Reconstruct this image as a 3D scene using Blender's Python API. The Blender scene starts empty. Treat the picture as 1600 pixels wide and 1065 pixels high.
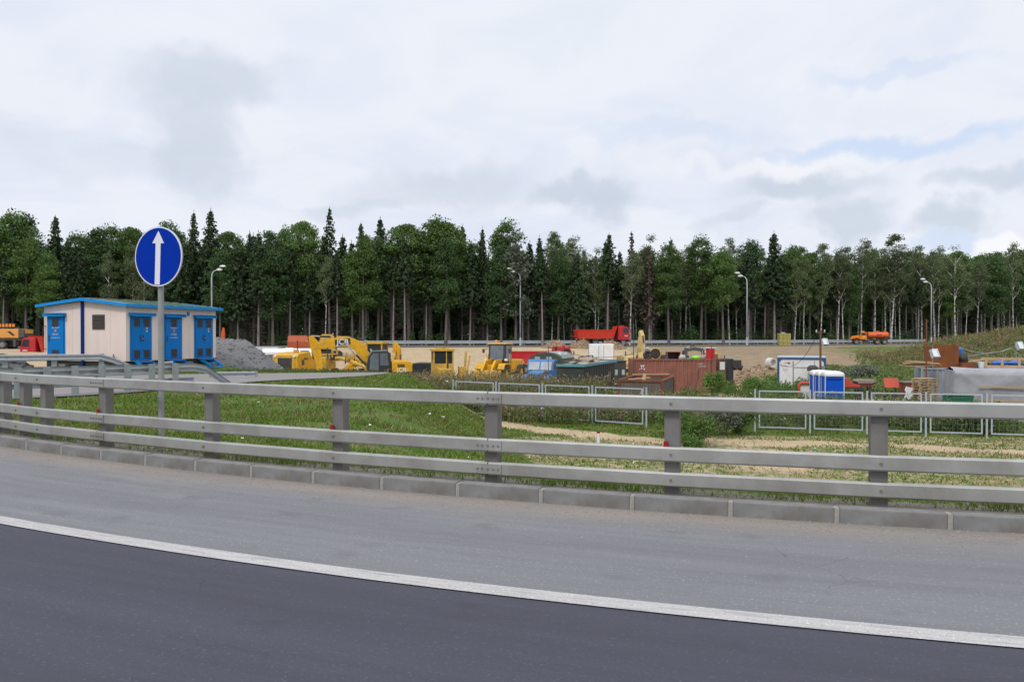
import bpy, bmesh, math, random
import numpy as np
from mathutils import Vector, Matrix

R = math.radians
rng = random.Random(11)
NR = np.random.default_rng(11)
sc = bpy.context.scene
col = sc.collection

# ------------------------------------------------------------------ camera
FPX = 1244.4                      # focal length in photograph pixels (28 mm on a 36 mm sensor)
CAM_Z = 1.85
cam_data = bpy.data.cameras.new("camera")
cam_data.lens = 28.0
cam_data.sensor_width = 36.0
cam_data.clip_end = 6000
cam = bpy.data.objects.new("camera", cam_data)
col.objects.link(cam)
cam.location = (0, 0, CAM_Z)
cam.rotation_euler = (R(90 - 0.48), 0, 0)
sc.camera = cam

# ------------------------------------------------------------------ view
sc.view_settings.view_transform = 'Standard'
sc.view_settings.look = 'None'
sc.view_settings.exposure = 0.0
sc.view_settings.gamma = 1.0
sc.view_settings.use_curve_mapping = False

# ------------------------------------------------------------------ world: high overcast over a pale blue sky
SUN_EL, SUN_AZ = 48.0, 205.0      # azimuth clockwise from +Y
w = bpy.data.worlds.new("World")
sc.world = w
w.use_nodes = True
nt = w.node_tree
nt.nodes.clear()
def wn(t, **kw):
    n = nt.nodes.new(t)
    for k, v in kw.items():
        setattr(n, k, v)
    return n
def wl(a, b):
    nt.links.new(a, b)
def wmath(op, a, b=None, clamp=False):
    n = wn('ShaderNodeMath', operation=op, use_clamp=clamp)
    for i, q in enumerate((a, b)):
        if q is None: continue
        if isinstance(q, (int, float)): n.inputs[i].default_value = q
        else: wl(q, n.inputs[i])
    return n.outputs[0]
def wmix(f, a, b):
    n = wn('ShaderNodeMix', data_type='RGBA')
    for s, q in ((n.inputs[0], f), (n.inputs[6], a), (n.inputs[7], b)):
        if isinstance(q, (int, float)): s.default_value = q
        elif isinstance(q, tuple): s.default_value = (*q, 1)
        else: wl(q, s)
    return n.outputs[2]
def wramp(v, a, b, lo=0.0, hi=1.0):
    n = wn('ShaderNodeMapRange', interpolation_type='SMOOTHSTEP')
    wl(v, n.inputs[0])
    for i, q in enumerate((a, b, lo, hi)): n.inputs[i + 1].default_value = q
    return n.outputs[0]
out = wn('ShaderNodeOutputWorld')
bg = wn('ShaderNodeBackground')
bg.inputs[1].default_value = 0.1
wl(bg.outputs[0], out.inputs[0])
sky = wn('ShaderNodeTexSky', sky_type='NISHITA', sun_disc=False)
sky.sun_elevation = R(SUN_EL)
sky.sun_rotation = R(SUN_AZ)
sky.air_density, sky.dust_density, sky.ozone_density = 1.0, 2.0, 1.5
tc = wn('ShaderNodeTexCoord')
sep = wn('ShaderNodeSeparateXYZ'); wl(tc.outputs['Generated'], sep.inputs[0])
zc = wmath('ADD', wmath('MAXIMUM', sep.outputs[2], 0.0), 0.22)
div = wn('ShaderNodeVectorMath', operation='DIVIDE')
cmb = wn('ShaderNodeCombineXYZ')
for i in range(3): wl(zc, cmb.inputs[i])
wl(tc.outputs['Generated'], div.inputs[0]); wl(cmb.outputs[0], div.inputs[1])
def wnoise(vec, scale, detail=6, dist=0.0, rough=0.55):
    n = wn('ShaderNodeTexNoise')
    wl(vec, n.inputs['Vector'])
    n.inputs['Scale'].default_value = scale; n.inputs['Detail'].default_value = detail
    n.inputs['Distortion'].default_value = dist; n.inputs['Roughness'].default_value = rough
    return n
n1 = wnoise(div.outputs[0], 0.9, 4, 0.4)
n2 = wnoise(div.outputs[0], 2.6, 5, 0.6)
n3 = wnoise(tc.outputs['Generated'], 7.0, 3, 0.0)
big = wramp(n1.outputs[0], 0.36, 0.66)
fine = wramp(n2.outputs[0], 0.3, 0.7)
c = wmix(big, (7.2, 7.75, 9.05), (8.2, 8.6, 9.5))
c = wmix(wmath('MULTIPLY', fine, 0.6), c, (9.1, 9.3, 9.75))
# a few thin gaps where the blue behind shows through
gap = wmath('MULTIPLY', wramp(wmath('ADD', n2.outputs[0], wmath('MULTIPLY', n1.outputs[0], 0.7)), 0.93, 1.13), 0.16)
c = wmix(gap, c, wmix(.55, sky.outputs[0], (6.0, 7.6, 10.0)))
# grey cloud banks: (direction px, direction py, half width, half height, amount)
wob = wn('ShaderNodeVectorMath', operation='MULTIPLY_ADD')
wl(n3.outputs['Color'], wob.inputs[0]); wob.inputs[1].default_value = (0.16, 0.0, 0.12); wl(tc.outputs['Generated'], wob.inputs[2])
n4 = wnoise(tc.outputs['Generated'], 24.0, 3, 0.0)
wob2 = wn('ShaderNodeVectorMath', operation='MULTIPLY_ADD')
wl(n4.outputs['Color'], wob2.inputs[0]); wob2.inputs[1].default_value = (0.05, 0.0, 0.04); wl(wob.outputs[0], wob2.inputs[2])
def bank(px, py, hw, hh, amt, colr, prev, soft=0.35):
    d = Vector(((px - 800) / FPX, 1.0, (522 - py) / FPX)); L = d.length; d.normalize()
    s = wn('ShaderNodeVectorMath', operation='SUBTRACT'); wl(wob2.outputs[0], s.inputs[0])
    s.inputs[1].default_value = (d.x + 0.08 + .025, d.y, d.z + 0.06 + .02)
    m = wn('ShaderNodeVectorMath', operation='MULTIPLY'); wl(s.outputs[0], m.inputs[0])
    m.inputs[1].default_value = (FPX * L / hw, 1.5, FPX * L / hh)
    ln = wn('ShaderNodeVectorMath', operation='LENGTH'); wl(m.outputs[0], ln.inputs[0])
    f = wramp(ln.outputs['Value'], 1.25, soft, 0.0, amt)
    return wmix(f, prev, colr)
GREY = (5.6, 6.35, 7.45)
for args in ((330, 125, 120, 50, .6), (305, 235, 60, 100, .62), (915, 318, 85, 28, .75), (1255, 298, 120, 26, .75), (1330, 338, 65, 26, .7),
             (690, 305, 150, 40, .5), (1480, 345, 55, 22, .7), (150, 230, 170, 40, .2), (1560, 290, 80, 20, .65), (1150, 340, 60, 14, .4), (560, 330, 80, 16, .4)):
    c = bank(*args, GREY, c)
c = bank(1400, 225, 190, 20, .75, (5.7, 7.1, 9.4), c)
c = bank(1400, 110, 130, 14, .5, (6.2, 7.3, 9.3), c)
c = bank(1050, 215, 190, 22, .45, (6.4, 7.5, 9.3), c)
c = bank(1500, 375, 120, 18, .6, (5.8, 7.1, 9.3), c)
c = bank(1590, 385, 60, 30, .9, (9.7, 9.75, 9.85), c, 0.7)
c = bank(1180, 268, 150, 16, .5, (9.5, 9.5, 9.7), c)
# an overcast dome is brighter overhead than at the skyline
zen = wn('ShaderNodeMix', data_type='RGBA', blend_type='MULTIPLY'); zen.inputs[0].default_value = 1
wl(c, zen.inputs[6])
cz = wn('ShaderNodeCombineColor')
zb = wramp(sep.outputs[2], 0.38, 1.0, 1.0, 1.7)
for i in range(3): wl(zb, cz.inputs[i])
wl(cz.outputs[0], zen.inputs[7])
wl(zen.outputs[2], bg.inputs[0])

# ------------------------------------------------------------------ sun behind thin cloud
sun_data = bpy.data.lights.new("sun", 'SUN')
sun_data.energy = 1.5
sun_data.angle = R(10)
sun_data.color = (1.0, 0.95, 0.88)
sun = bpy.data.objects.new("sun", sun_data)
col.objects.link(sun)
sd = Vector((math.sin(R(SUN_AZ)) * math.cos(R(SUN_EL)), math.cos(R(SUN_AZ)) * math.cos(R(SUN_EL)), math.sin(R(SUN_EL))))
sun.rotation_euler = sd.to_track_quat('Z', 'Y').to_euler()
sun.location = sd * 60

# ------------------------------------------------------------------ materials
MATS = {}
def M(name, c1, c2=None, scale=4.0, rough=0.6, metal=0.0, bump=0.0, detail=5, stretch=None, isl=0.0, coat=0.0, dirt=None, dscale=1.2, damt=0.5, trans=0.0):
    """procedural material: two colours broken up by noise, an optional dirt layer, optional per-piece variation"""
    if name in MATS: return MATS[name]
    m = bpy.data.materials.new(name); m.use_nodes = True
    t = m.node_tree; N = t.nodes; L = t.links
    b = N['Principled BSDF']
    b.inputs['Roughness'].default_value = rough; b.inputs['Metallic'].default_value = metal
    if coat: b.inputs['Coat Weight'].default_value = coat
    c2 = c2 or tuple(x * 0.82 for x in c1)
    tcn = N.new('ShaderNodeTexCoord'); mp = N.new('ShaderNodeMapping'); L.new(tcn.outputs['Object'], mp.inputs[0])
    if stretch: mp.inputs['Scale'].default_value = stretch
    no = N.new('ShaderNodeTexNoise'); L.new(mp.outputs[0], no.inputs['Vector'])
    no.inputs['Scale'].default_value = scale; no.inputs['Detail'].default_value = detail; no.inputs['Roughness'].default_value = .6
    mr = N.new('ShaderNodeMapRange'); L.new(no.outputs[0], mr.inputs[0]); mr.inputs[1].default_value = .3; mr.inputs[2].default_value = .7
    mx = N.new('ShaderNodeMix'); mx.data_type = 'RGBA'; L.new(mr.outputs[0], mx.inputs[0])
    mx.inputs[6].default_value = (*c1, 1); mx.inputs[7].default_value = (*c2, 1)
    cur = mx.outputs[2]
    if dirt:
        n2_ = N.new('ShaderNodeTexNoise'); L.new(tcn.outputs['Object'], n2_.inputs['Vector'])
        n2_.inputs['Scale'].default_value = dscale; n2_.inputs['Detail'].default_value = 8; n2_.inputs['Roughness'].default_value = .68
        r2 = N.new('ShaderNodeMapRange'); L.new(n2_.outputs[0], r2.inputs[0]); r2.inputs[1].default_value = .46; r2.inputs[2].default_value = .72
        r2.inputs[4].default_value = damt
        m2 = N.new('ShaderNodeMix'); m2.data_type = 'RGBA'; L.new(r2.outputs[0], m2.inputs[0]); L.new(cur, m2.inputs[6]); m2.inputs[7].default_value = (*dirt, 1)
        cur = m2.outputs[2]
    if isl:
        g = N.new('ShaderNodeNewGeometry'); oi = N.new('ShaderNodeObjectInfo')
        ad = N.new('ShaderNodeMath'); ad.operation = 'ADD'; L.new(g.outputs['Random Per Island'], ad.inputs[0]); L.new(oi.outputs['Random'], ad.inputs[1])
        r3 = N.new('ShaderNodeMapRange'); L.new(ad.outputs[0], r3.inputs[0]); r3.inputs[2].default_value = 2.0
        r3.inputs[3].default_value = 1 - isl; r3.inputs[4].default_value = 1 + isl
        h = N.new('ShaderNodeHueSaturation'); L.new(cur, h.inputs['Color']); L.new(r3.outputs[0], h.inputs['Value'])
        r4 = N.new('ShaderNodeMapRange'); L.new(g.outputs['Random Per Island'], r4.inputs[0]); r4.inputs[3].default_value = .5 - isl * .05; r4.inputs[4].default_value = .5 + isl * .03
        L.new(r4.outputs[0], h.inputs['Hue'])
        cur = h.outputs[0]
    L.new(cur, b.inputs['Base Color'])
    if bump:
        bp = N.new('ShaderNodeBump'); bp.inputs['Strength'].default_value = bump; bp.inputs['Distance'].default_value = 0.02
        L.new(no.outputs[0], bp.inputs['Height']); L.new(bp.outputs[0], b.inputs['Normal'])
    if trans:
        tr = N.new('ShaderNodeBsdfTranslucent'); L.new(cur, tr.inputs[0])
        ms = N.new('ShaderNodeMixShader'); ms.inputs[0].default_value = trans
        L.new(b.outputs[0], ms.inputs[1]); L.new(tr.outputs[0], ms.inputs[2]); L.new(ms.outputs[0], N['Material Output'].inputs[0])
        b.inputs['Specular IOR Level'].default_value = .25
    MATS[name] = m
    return m
def glass_mat(name, c1=(.02, .025, .03)):
    m = M(name, c1, tuple(x * 1.5 for x in c1), 2.0, rough=.06)
    return m
DUST = (.30, .24, .17)
galv = M('galvanised', (.40, .42, .44), (.30, .32, .34), 6, rough=.45, metal=.55, dirt=(.3, .28, .25), dscale=2, damt=.35)
railm = M('rail_grey', (.50, .495, .455), (.41, .41, .385), 2.2, rough=.4, metal=.7, stretch=(1, 1, 1), dirt=(.27, .24, .2), dscale=1.1, damt=.55)
postm = M('post_grey', (.20, .193, .18), (.135, .13, .125), 3, rough=.6, metal=.15, dirt=(.17, .145, .12), dscale=3, damt=.6)
fencem = M('fence_galv', (.46, .51, .58), (.38, .43, .5), 5, rough=.5, metal=.2)
concrete = M('concrete', (.235, .232, .225), (.155, .155, .152), 5, rough=.92, bump=.35, dirt=(.15, .12, .09), dscale=2.2, damt=.8)
mortar = M('mortar', (.34, .325, .30), (.24, .23, .21), 14, rough=.95)
yellow = M('machine_yellow', (.74, .40, .012), (.64, .33, .012), 3, rough=.4, dirt=(.30, .20, .08), dscale=2.2, damt=.75)
yellow2 = M('old_yellow', (.62, .40, .05), (.5, .30, .04), 3, rough=.55, dirt=(.25, .17, .07), dscale=2.6, damt=.9)
beigeyel = M('faded_yellow', (.62, .45, .18), (.5, .36, .14), 3, rough=.6, dirt=(.25, .2, .13), dscale=2, damt=.6)
red = M('truck_red', (.52, .025, .035), (.42, .02, .03), 3, rough=.4, dirt=(.3, .12, .08), dscale=1.3, damt=.35)
redor = M('tipper_red', (.60, .045, .02), (.5, .035, .02), 3, rough=.5, dirt=(.35, .13, .07), dscale=1.6, damt=.4)
orange = M('truck_orange', (.75, .24, .015), (.65, .2, .015), 3, rough=.4, dirt=(.35, .18, .07), dscale=1.5, damt=.35)
orange2 = M('tank_orange', (.72, .13, .03), (.62, .11, .03), 3, rough=.45, dirt=(.35, .14, .07), dscale=1.5, damt=.35)
craneor = M('crane_orange', (.72, .33, .06), (.64, .28, .05), 3, rough=.45, dirt=(.35, .22, .1), dscale=1.2, damt=.4)
black = M('black_steel', (.022, .022, .024), (.035, .033, .032), 5, rough=.6, dirt=(.1, .08, .06), dscale=3, damt=.5)
rubber = M('tyre_rubber', (.025, .025, .026), (.04, .038, .036), 8, rough=.85, dirt=DUST, dscale=3, damt=.45)
darkgrey = M('dark_grey_steel', (.07, .075, .085), (.05, .05, .055), 4, rough=.5, dirt=(.16, .13, .1), dscale=2, damt=.5)
midgrey = M('mid_grey', (.25, .26, .28), (.19, .2, .21), 4, rough=.6)
steel = M('bright_steel', (.55, .56, .58), (.45, .45, .47), 4, rough=.3, metal=.8)
white = M('white_paint', (.78, .78, .77), (.7, .7, .7), 3, rough=.45, dirt=(.5, .46, .4), dscale=1.2, damt=.4)
offwhite = M('off_white_print', (.7, .7, .68), (.62, .62, .6), 9, rough=.7)
glass = glass_mat('dark_glass')
glass2 = glass_mat('sky_glass', (.10, .12, .14))
milky = M('curtained_glass', (.45, .48, .5), (.3, .33, .36), 3, rough=.2)
amber = M('amber_lens', (.85, .3, .01), (.7, .22, .01), 3, rough=.25)
lampw = M('lamp_lens', (.8, .8, .78), (.7, .7, .68), 3, rough=.2)
rust = M('rust', (.26, .075, .035), (.17, .05, .025), 3, rough=.85, bump=.15, dirt=(.09, .04, .03), dscale=1.6, damt=.7)
rustred = M('container_red', (.30, .12, .085), (.235, .09, .065), 2, rough=.7, stretch=(3, 3, .4), dirt=(.13, .045, .03), dscale=1.1, damt=.75)
corten = M('rust_plate', (.24, .075, .012), (.17, .05, .012), 2.5, rough=.85, stretch=(3, 3, .5), dirt=(.10, .03, .015), dscale=1.2, damt=.7)
dgreen = M('dark_green_paint', (.035, .048, .042), (.025, .034, .031), 3, rough=.6, dirt=(.10, .07, .045), dscale=1.3, damt=.5)
armygreen = M('army_green', (.055, .075, .045), (.04, .055, .035), 3, rough=.6, dirt=(.12, .1, .07), dscale=1.4, damt=.4)
roofgrey = M('weathered_roof', (.30, .34, .31), (.22, .25, .23), 3, rough=.6, dirt=(.2, .17, .13), dscale=2, damt=.5)
teal = M('teal_paint', (.10, .34, .38), (.08, .27, .31), 3, rough=.5, dirt=(.2, .15, .1), dscale=2.5, damt=.5)
bluep = M('door_blue', (.004, .19, .56), (.004, .165, .50), 2.5, rough=.42, dirt=(.006, .15, .42), dscale=1.3, damt=.5)
blued = M('trim_blue', (.012, .27, .66), (.01, .235, .60), 2.5, rough=.4)
navy = M('pipe_blue', (.004, .03, .22), (.004, .025, .18), 3, rough=.4)
truckblue = M('truck_blue', (.035, .16, .40), (.03, .13, .33), 3, rough=.45, dirt=(.2, .2, .2), dscale=1.5, damt=.4)
signblue = M('sign_blue', (.002, .034, .36), (.002, .03, .33), 3, rough=.6)
signwhite = M('sign_white', (.75, .75, .78), (.7, .7, .73), 3, rough=.4)
signgrey = M('sign_edge', (.42, .44, .48), (.36, .38, .42), 3, rough=.5)
toilet = M('toilet_blue', (.008, .09, .55), (.007, .08, .47), 3, rough=.4)
cream = M('cream_wall', (.79, .66, .60), (.74, .61, .555), 1.4, rough=.7, stretch=(2, 2, .35), dirt=(.6, .49, .43), dscale=.9, damt=.35)
ventdk = M('vent_dark', (.05, .042, .04), (.035, .03, .03), 12, rough=.7)
louvre = M('louvre_brown', (.10, .078, .062), (.07, .055, .045), 8, rough=.6)
roofgreen = M('roof_green', (.10, .18, .13), (.08, .14, .10), 3, rough=.5)
plinth = M('plinth_black', (.018, .018, .018), (.03, .028, .026), 5, rough=.8)
woodp = M('pale_wood', (.50, .36, .20), (.38, .26, .14), 5, rough=.8, stretch=(.4, 3, 3), isl=.18)
woodg = M('grey_wood', (.17, .145, .12), (.10, .085, .07), 5, rough=.9, stretch=(3, 3, .4), isl=.22)
tarp = M('tarpaulin', (.34, .34, .365), (.26, .26, .285), 2, rough=.5, dirt=(.25, .24, .24), dscale=1.1, damt=.4)
bluebag = M('blue_plastic', (.02, .16, .60), (.015, .12, .5), 5, rough=.35)
bingreen = M('bin_green', (.01, .17, .09), (.008, .14, .075), 3, rough=.5)
limebag = M('lime_bag', (.25, .72, .03), (.2, .6, .03), 5, rough=.5)
redpl = M('red_paint', (.62, .06, .04), (.5, .05, .035), 3, rough=.55, dirt=(.3, .15, .1), dscale=2.5, damt=.5)
barrelred = M('barrel_red', (.55, .012, .02), (.48, .012, .02), 4, rough=.5)
pallidyel = M('stack_yellow', (.42, .36, .10), (.33, .28, .08), 8, rough=.8, dirt=(.2, .2, .1), dscale=3, damt=.6)
gravelm = M('gravel_grey', (.25, .25, .245), (.15, .15, .15), 9, rough=.95, bump=.6, isl=.3)
gravel2 = M('gravel_dark', (.13, .135, .14), (.08, .085, .09), 9, rough=.95, bump=.6, isl=.3)
soil = M('spoil_soil', (.32, .23, .145), (.22, .155, .095), 3, rough=.95, bump=.7, isl=.15)
reflr = M('reflector_red', (.30, .006, .014), (.24, .005, .011), 8, rough=.3)
# plants
lf_spruce = M('spruce_needles', (.062, .100, .042), (.038, .066, .030), .6, rough=.7, isl=.45, trans=.12)
lf_broad = M('broad_leaves', (.12, .20, .052), (.08, .145, .040), .5, rough=.6, isl=.4, trans=.25)
lf_broad2 = M('dark_broad_leaves', (.080, .145, .048), (.052, .105, .036), .5, rough=.6, isl=.4, trans=.22)
lf_birch = M('birch_leaves', (.15, .19, .085), (.105, .145, .064), .5, rough=.6, isl=.4, trans=.25)
lf_willow = M('willow_leaves', (.17, .20, .14), (.12, .145, .10), .5, rough=.6, isl=.35, trans=.2)
lf_dead = M('dead_needles', (.115, .088, .068), (.085, .065, .05), .6, rough=.9, isl=.4)
lf_shrub = M('shrub_leaves', (.13, .22, .045), (.08, .15, .034), 1.5, rough=.6, isl=.4, trans=.25)
twigm = M('dead_twigs', (.085, .07, .058), (.05, .042, .036), 3, rough=.9, isl=.3)
bark = M('spruce_bark', (.32, .285, .26), (.20, .175, .16), 2, rough=.95, stretch=(2, 2, .5), bump=.4)
barkd = M('broad_bark', (.15, .135, .115), (.08, .07, .06), 2, rough=.95, stretch=(2, 2, .4), bump=.4)
grassm = M('grass_blades', (.105, .215, .018), (.135, .155, .036), .55, rough=.6, isl=.45, trans=.25)
drym = M('dry_weeds', (.30, .235, .125), (.21, .18, .085), .5, rough=.8, isl=.45, trans=.15)
weedg = M('green_weeds', (.145, .19, .060), (.105, .145, .046), .6, rough=.7, isl=.45, trans=.2)
flowerw = M('flower_white', (.6, .6, .52), (.5, .5, .43), 3, rough=.8)
def birch_bark():
    m = M('birch_bark', (.62, .60, .56), (.50, .48, .45), 2, rough=.8)
    t = m.node_tree; N = t.nodes; L = t.links; b = N['Principled BSDF']
    tcn = N.new('ShaderNodeTexCoord'); mp = N.new('ShaderNodeMapping'); mp.inputs['Scale'].default_value = (1.5, 1.5, 3.2); L.new(tcn.outputs['Object'], mp.inputs[0])
    no = N.new('ShaderNodeTexNoise'); no.inputs['Scale'].default_value = 1.3; no.inputs['Detail'].default_value = 6; L.new(mp.outputs[0], no.inputs['Vector'])
    mr = N.new('ShaderNodeMapRange'); mr.inputs[1].default_value = .50; mr.inputs[2].default_value = .62; L.new(no.outputs[0], mr.inputs[0])
    mx = N.new('ShaderNodeMix'); mx.data_type = 'RGBA'; L.new(mr.outputs[0], mx.inputs[0])
    src = b.inputs['Base Color'].links[0].from_socket
    L.new(src, mx.inputs[6]); mx.inputs[7].default_value = (.06, .055, .05, 1); L.new(mx.outputs[2], b.inputs['Base Color'])
    return m
birchb = birch_bark()
for n_, v_ in (('sign_blue', .04), ('door_blue', .12), ('trim_blue', .15), ('toilet_blue', .12), ('machine_yellow', .25), ('truck_red', .25), ('tipper_red', .2), ('truck_orange', .25), ('tank_orange', .25), ('pipe_blue', .1)):
    MATS[n_].node_tree.nodes['Principled BSDF'].inputs['Specular IOR Level'].default_value = v_

# ------------------------------------------------------------------ mesh helpers
class MB:
    def __init__(s): s.v = []; s.f = []
    def add(s, vs, fs):
        o = len(s.v); s.v += [tuple(p) for p in vs]; s.f += [tuple(o + i for i in q) for q in fs]; return s
    def box(s, cx, cy, cz, sx, sy, sz, rz=0, rx=0, ry=0):
        m = Matrix.Translation((cx, cy, cz)) @ Matrix.Rotation(rz, 4, 'Z') @ Matrix.Rotation(ry, 4, 'Y') @ Matrix.Rotation(rx, 4, 'X')
        vs = [m @ Vector((x * sx / 2, y * sy / 2, z * sz / 2)) for x in (-1, 1) for y in (-1, 1) for z in (-1, 1)]
        return s.add(vs, [(0, 1, 3, 2), (4, 6, 7, 5), (0, 4, 5, 1), (2, 3, 7, 6), (0, 2, 6, 4), (1, 5, 7, 3)])
    def bar(s, p0, p1, wy, wz, up=(0, 0, 1)):
        p0, p1 = Vector(p0), Vector(p1); d = (p1 - p0).normalized(); u = Vector(up)
        if abs(d.dot(u)) > .98: u = Vector((1, 0, 0))
        a = d.cross(u).normalized(); b = a.cross(d)
        vs = [p + a * wy / 2 * i + b * wz / 2 * j for p in (p0, p1) for i, j in ((-1, -1), (1, -1), (1, 1), (-1, 1))]
        return s.add(vs, [(3, 2, 1, 0), (4, 5, 6, 7), (0, 1, 5, 4), (1, 2, 6, 5), (2, 3, 7, 6), (3, 0, 4, 7)])
    def cyl(s, p0, p1, r0, r1=None, n=12, caps=True):
        r1 = r0 if r1 is None else r1
        return s.tube([p0, p1], [r0, r1], n, caps)
    def tube(s, pts, r, n=8, caps=True):
        pts = [Vector(p) for p in pts]; k = len(pts)
        rs = r if isinstance(r, (list, tuple)) else [r] * k
        o = len(s.v)
        prev = None
        for i, p in enumerate(pts):
            d = (pts[min(i + 1, k - 1)] - pts[max(i - 1, 0)]).normalized()
            if prev is None:
                u = Vector((0, 0, 1)) if abs(d.z) < .9 else Vector((1, 0, 0))
                a = d.cross(u).normalized()
            else:
                a = (prev - d * prev.dot(d)).normalized()
            prev = a; b = d.cross(a)
            for j in range(n):
                t = 2 * math.pi * j / n
                s.v.append(tuple(p + (a * math.cos(t) + b * math.sin(t)) * rs[i]))
        for i in range(k - 1):
            for j in range(n):
                s.f.append((o + i * n + j, o + i * n + (j + 1) % n, o + (i + 1) * n + (j + 1) % n, o + (i + 1) * n + j))
        if caps:
            s.f.append(tuple(o + j for j in reversed(range(n)))); s.f.append(tuple(o + (k - 1) * n + j for j in range(n)))
        return s
    def prism(s, poly, axis, a0, a1):
        f = {'x': lambda u, v, a: (a, u, v), 'y': lambda u, v, a: (u, a, v), 'z': lambda u, v, a: (u, v, a)}[axis]
        n = len(poly); vs = [f(u, v, a0) for u, v in poly] + [f(u, v, a1) for u, v in poly]
        return s.add(vs, [tuple(range(n)), tuple(range(2 * n - 1, n - 1, -1))] + [((i + 1) % n, i, n + i, n + (i + 1) % n) for i in range(n)])
    def loft(s, rings, caps=True):
        n = len(rings[0]); o = len(s.v)
        for r_ in rings: s.v += [tuple(p) for p in r_]
        for i in range(len(rings) - 1):
            for j in range(n): s.f.append((o + i * n + j, o + i * n + (j + 1) % n, o + (i + 1) * n + (j + 1) % n, o + (i + 1) * n + j))
        if caps: s.f.append(tuple(o + j for j in reversed(range(n)))); s.f.append(tuple(o + (len(rings) - 1) * n + j for j in range(n)))
        return s
    def poly(s, pts): return s.add(pts, [tuple(range(len(pts)))])
    def ell(s, c, r, nu=12, nv=7, jit=0.0, q=rng):
        o = len(s.v)
        for i in range(1, nv):
            t = math.pi * i / nv
            for j in range(nu):
                p = 2 * math.pi * j / nu; k = 1 + q.uniform(-jit, jit)
                s.v.append((c[0] + r[0] * k * math.sin(t) * math.cos(p), c[1] + r[1] * k * math.sin(t) * math.sin(p), c[2] + r[2] * k * math.cos(t)))
        s.v += [(c[0], c[1], c[2] + r[2]), (c[0], c[1], c[2] - r[2])]; a = len(s.v) - 2
        for i in range(nv - 2):
            for j in range(nu): s.f.append((o + i * nu + j, o + (i + 1) * nu + j, o + (i + 1) * nu + (j + 1) % nu, o + i * nu + (j + 1) % nu))
        for j in range(nu):
            s.f.append((a, o + j, o + (j + 1) % nu)); s.f.append((a + 1, o + (nv - 2) * nu + (j + 1) % nu, o + (nv - 2) * nu + j))
        return s
    def mesh(s, name, mat, smooth=False, bevel=0.0):
        me = bpy.data.meshes.new(name); me.from_pydata(s.v, [], s.f); me.update()
        bm = bmesh.new(); bm.from_mesh(me)
        bmesh.ops.recalc_face_normals(bm, faces=bm.faces)
        if bevel:
            bmesh.ops.bevel(bm, geom=[e for e in bm.edges if len(e.link_faces) == 2 and e.calc_face_angle(0) > .6], offset=bevel, segments=2, affect='EDGES', profile=.6, clamp_overlap=True)
        bm.to_mesh(me); bm.free()
        if smooth: me.polygons.foreach_set('use_smooth', [True] * len(me.polygons))
        me.materials.append(mat)
        return me
    def build(s, name, mat, parent=None, smooth=False, bevel=0.0):
        return ob(name, s.mesh(name, mat, smooth, bevel), parent)
def ob(name, data, parent=None, loc=(0, 0, 0), rz=0):
    o = bpy.data.objects.new(name, data); col.objects.link(o)
    o.location = loc; o.rotation_euler = (0, 0, rz)
    if parent: o.parent = parent
    return o
def tag(o, label=None, cat=None, group=None, kind=None):
    if label: o['label'] = label
    if cat: o['category'] = cat
    if group: o['group'] = group
    if kind: o['kind'] = kind
    return o
def fast_mesh(name, V, F, mat):
    """numpy quads or triangles to a mesh"""
    V = np.asarray(V, np.float32).reshape(-1, 3); F = np.asarray(F, np.int32)
    me = bpy.data.meshes.new(name); n, k = F.shape
    me.vertices.add(len(V)); me.vertices.foreach_set('co', V.ravel())
    me.loops.add(n * k); me.loops.foreach_set('vertex_index', F.ravel())
    me.polygons.add(n); me.polygons.foreach_set('loop_start', np.arange(0, n * k, k, dtype=np.int32))
    try: me.polygons.foreach_set('loop_total', np.full(n, k, np.int32))
    except Exception: pass
    me.update(calc_edges=True); me.materials.append(mat)
    return me
def X(px, Y): return (px - 800) / FPX * Y

# ------------------------------------------------------------------ lie of the land
def sm(t):
    t = np.clip(t, 0, 1); return t * t * (3 - 2 * t)
def Yk(x):
    x = np.asarray(x, float)
    q = 8.83 - .38 * x + .0155 * x * x
    q = np.where(x > 8, 6.782 - .132 * (x - 8), q)
    return np.where(x < -9, 13.5055 - .659 * (x + 9), q)
def Sk(x):
    x = np.asarray(x, float)
    return np.clip(-.38 + .031 * x, -.659, -.132)
def off(x, d):
    """point d metres beyond the kerb line (negative: on the road)"""
    s_ = float(Sk(x)); n = math.hypot(1, s_)
    return (x - s_ / n * d, float(Yk(x)) + d / n)
FX = [-300, -120, -41, 1.2, 36.8, 74.5, 140, 400]
FY = [62, 97, 110, 118, 125.5, 142, 185, 420]
def Yf(x): return np.interp(x, FX, FY)
def XL(y): return np.interp(y, [0, 11, 20, 30, 37, 39.6, 41, 43, 46, 50, 58, 70, 95, 120], [-2.0, -2.2, -3.6, -5.0, -5.6, -5.9, -10.5, -14.5, -16.5, -18, -19, -30, -62, -75])
def wav(x, y, f, ph=0.0):
    return (np.sin(x * f + 1.3 * np.sin(y * f * .7 + ph) + ph) * np.sin(y * f * 1.1 + 1.1 * np.sin(x * f * .6 + 2 * ph) + ph * 1.7))
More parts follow.
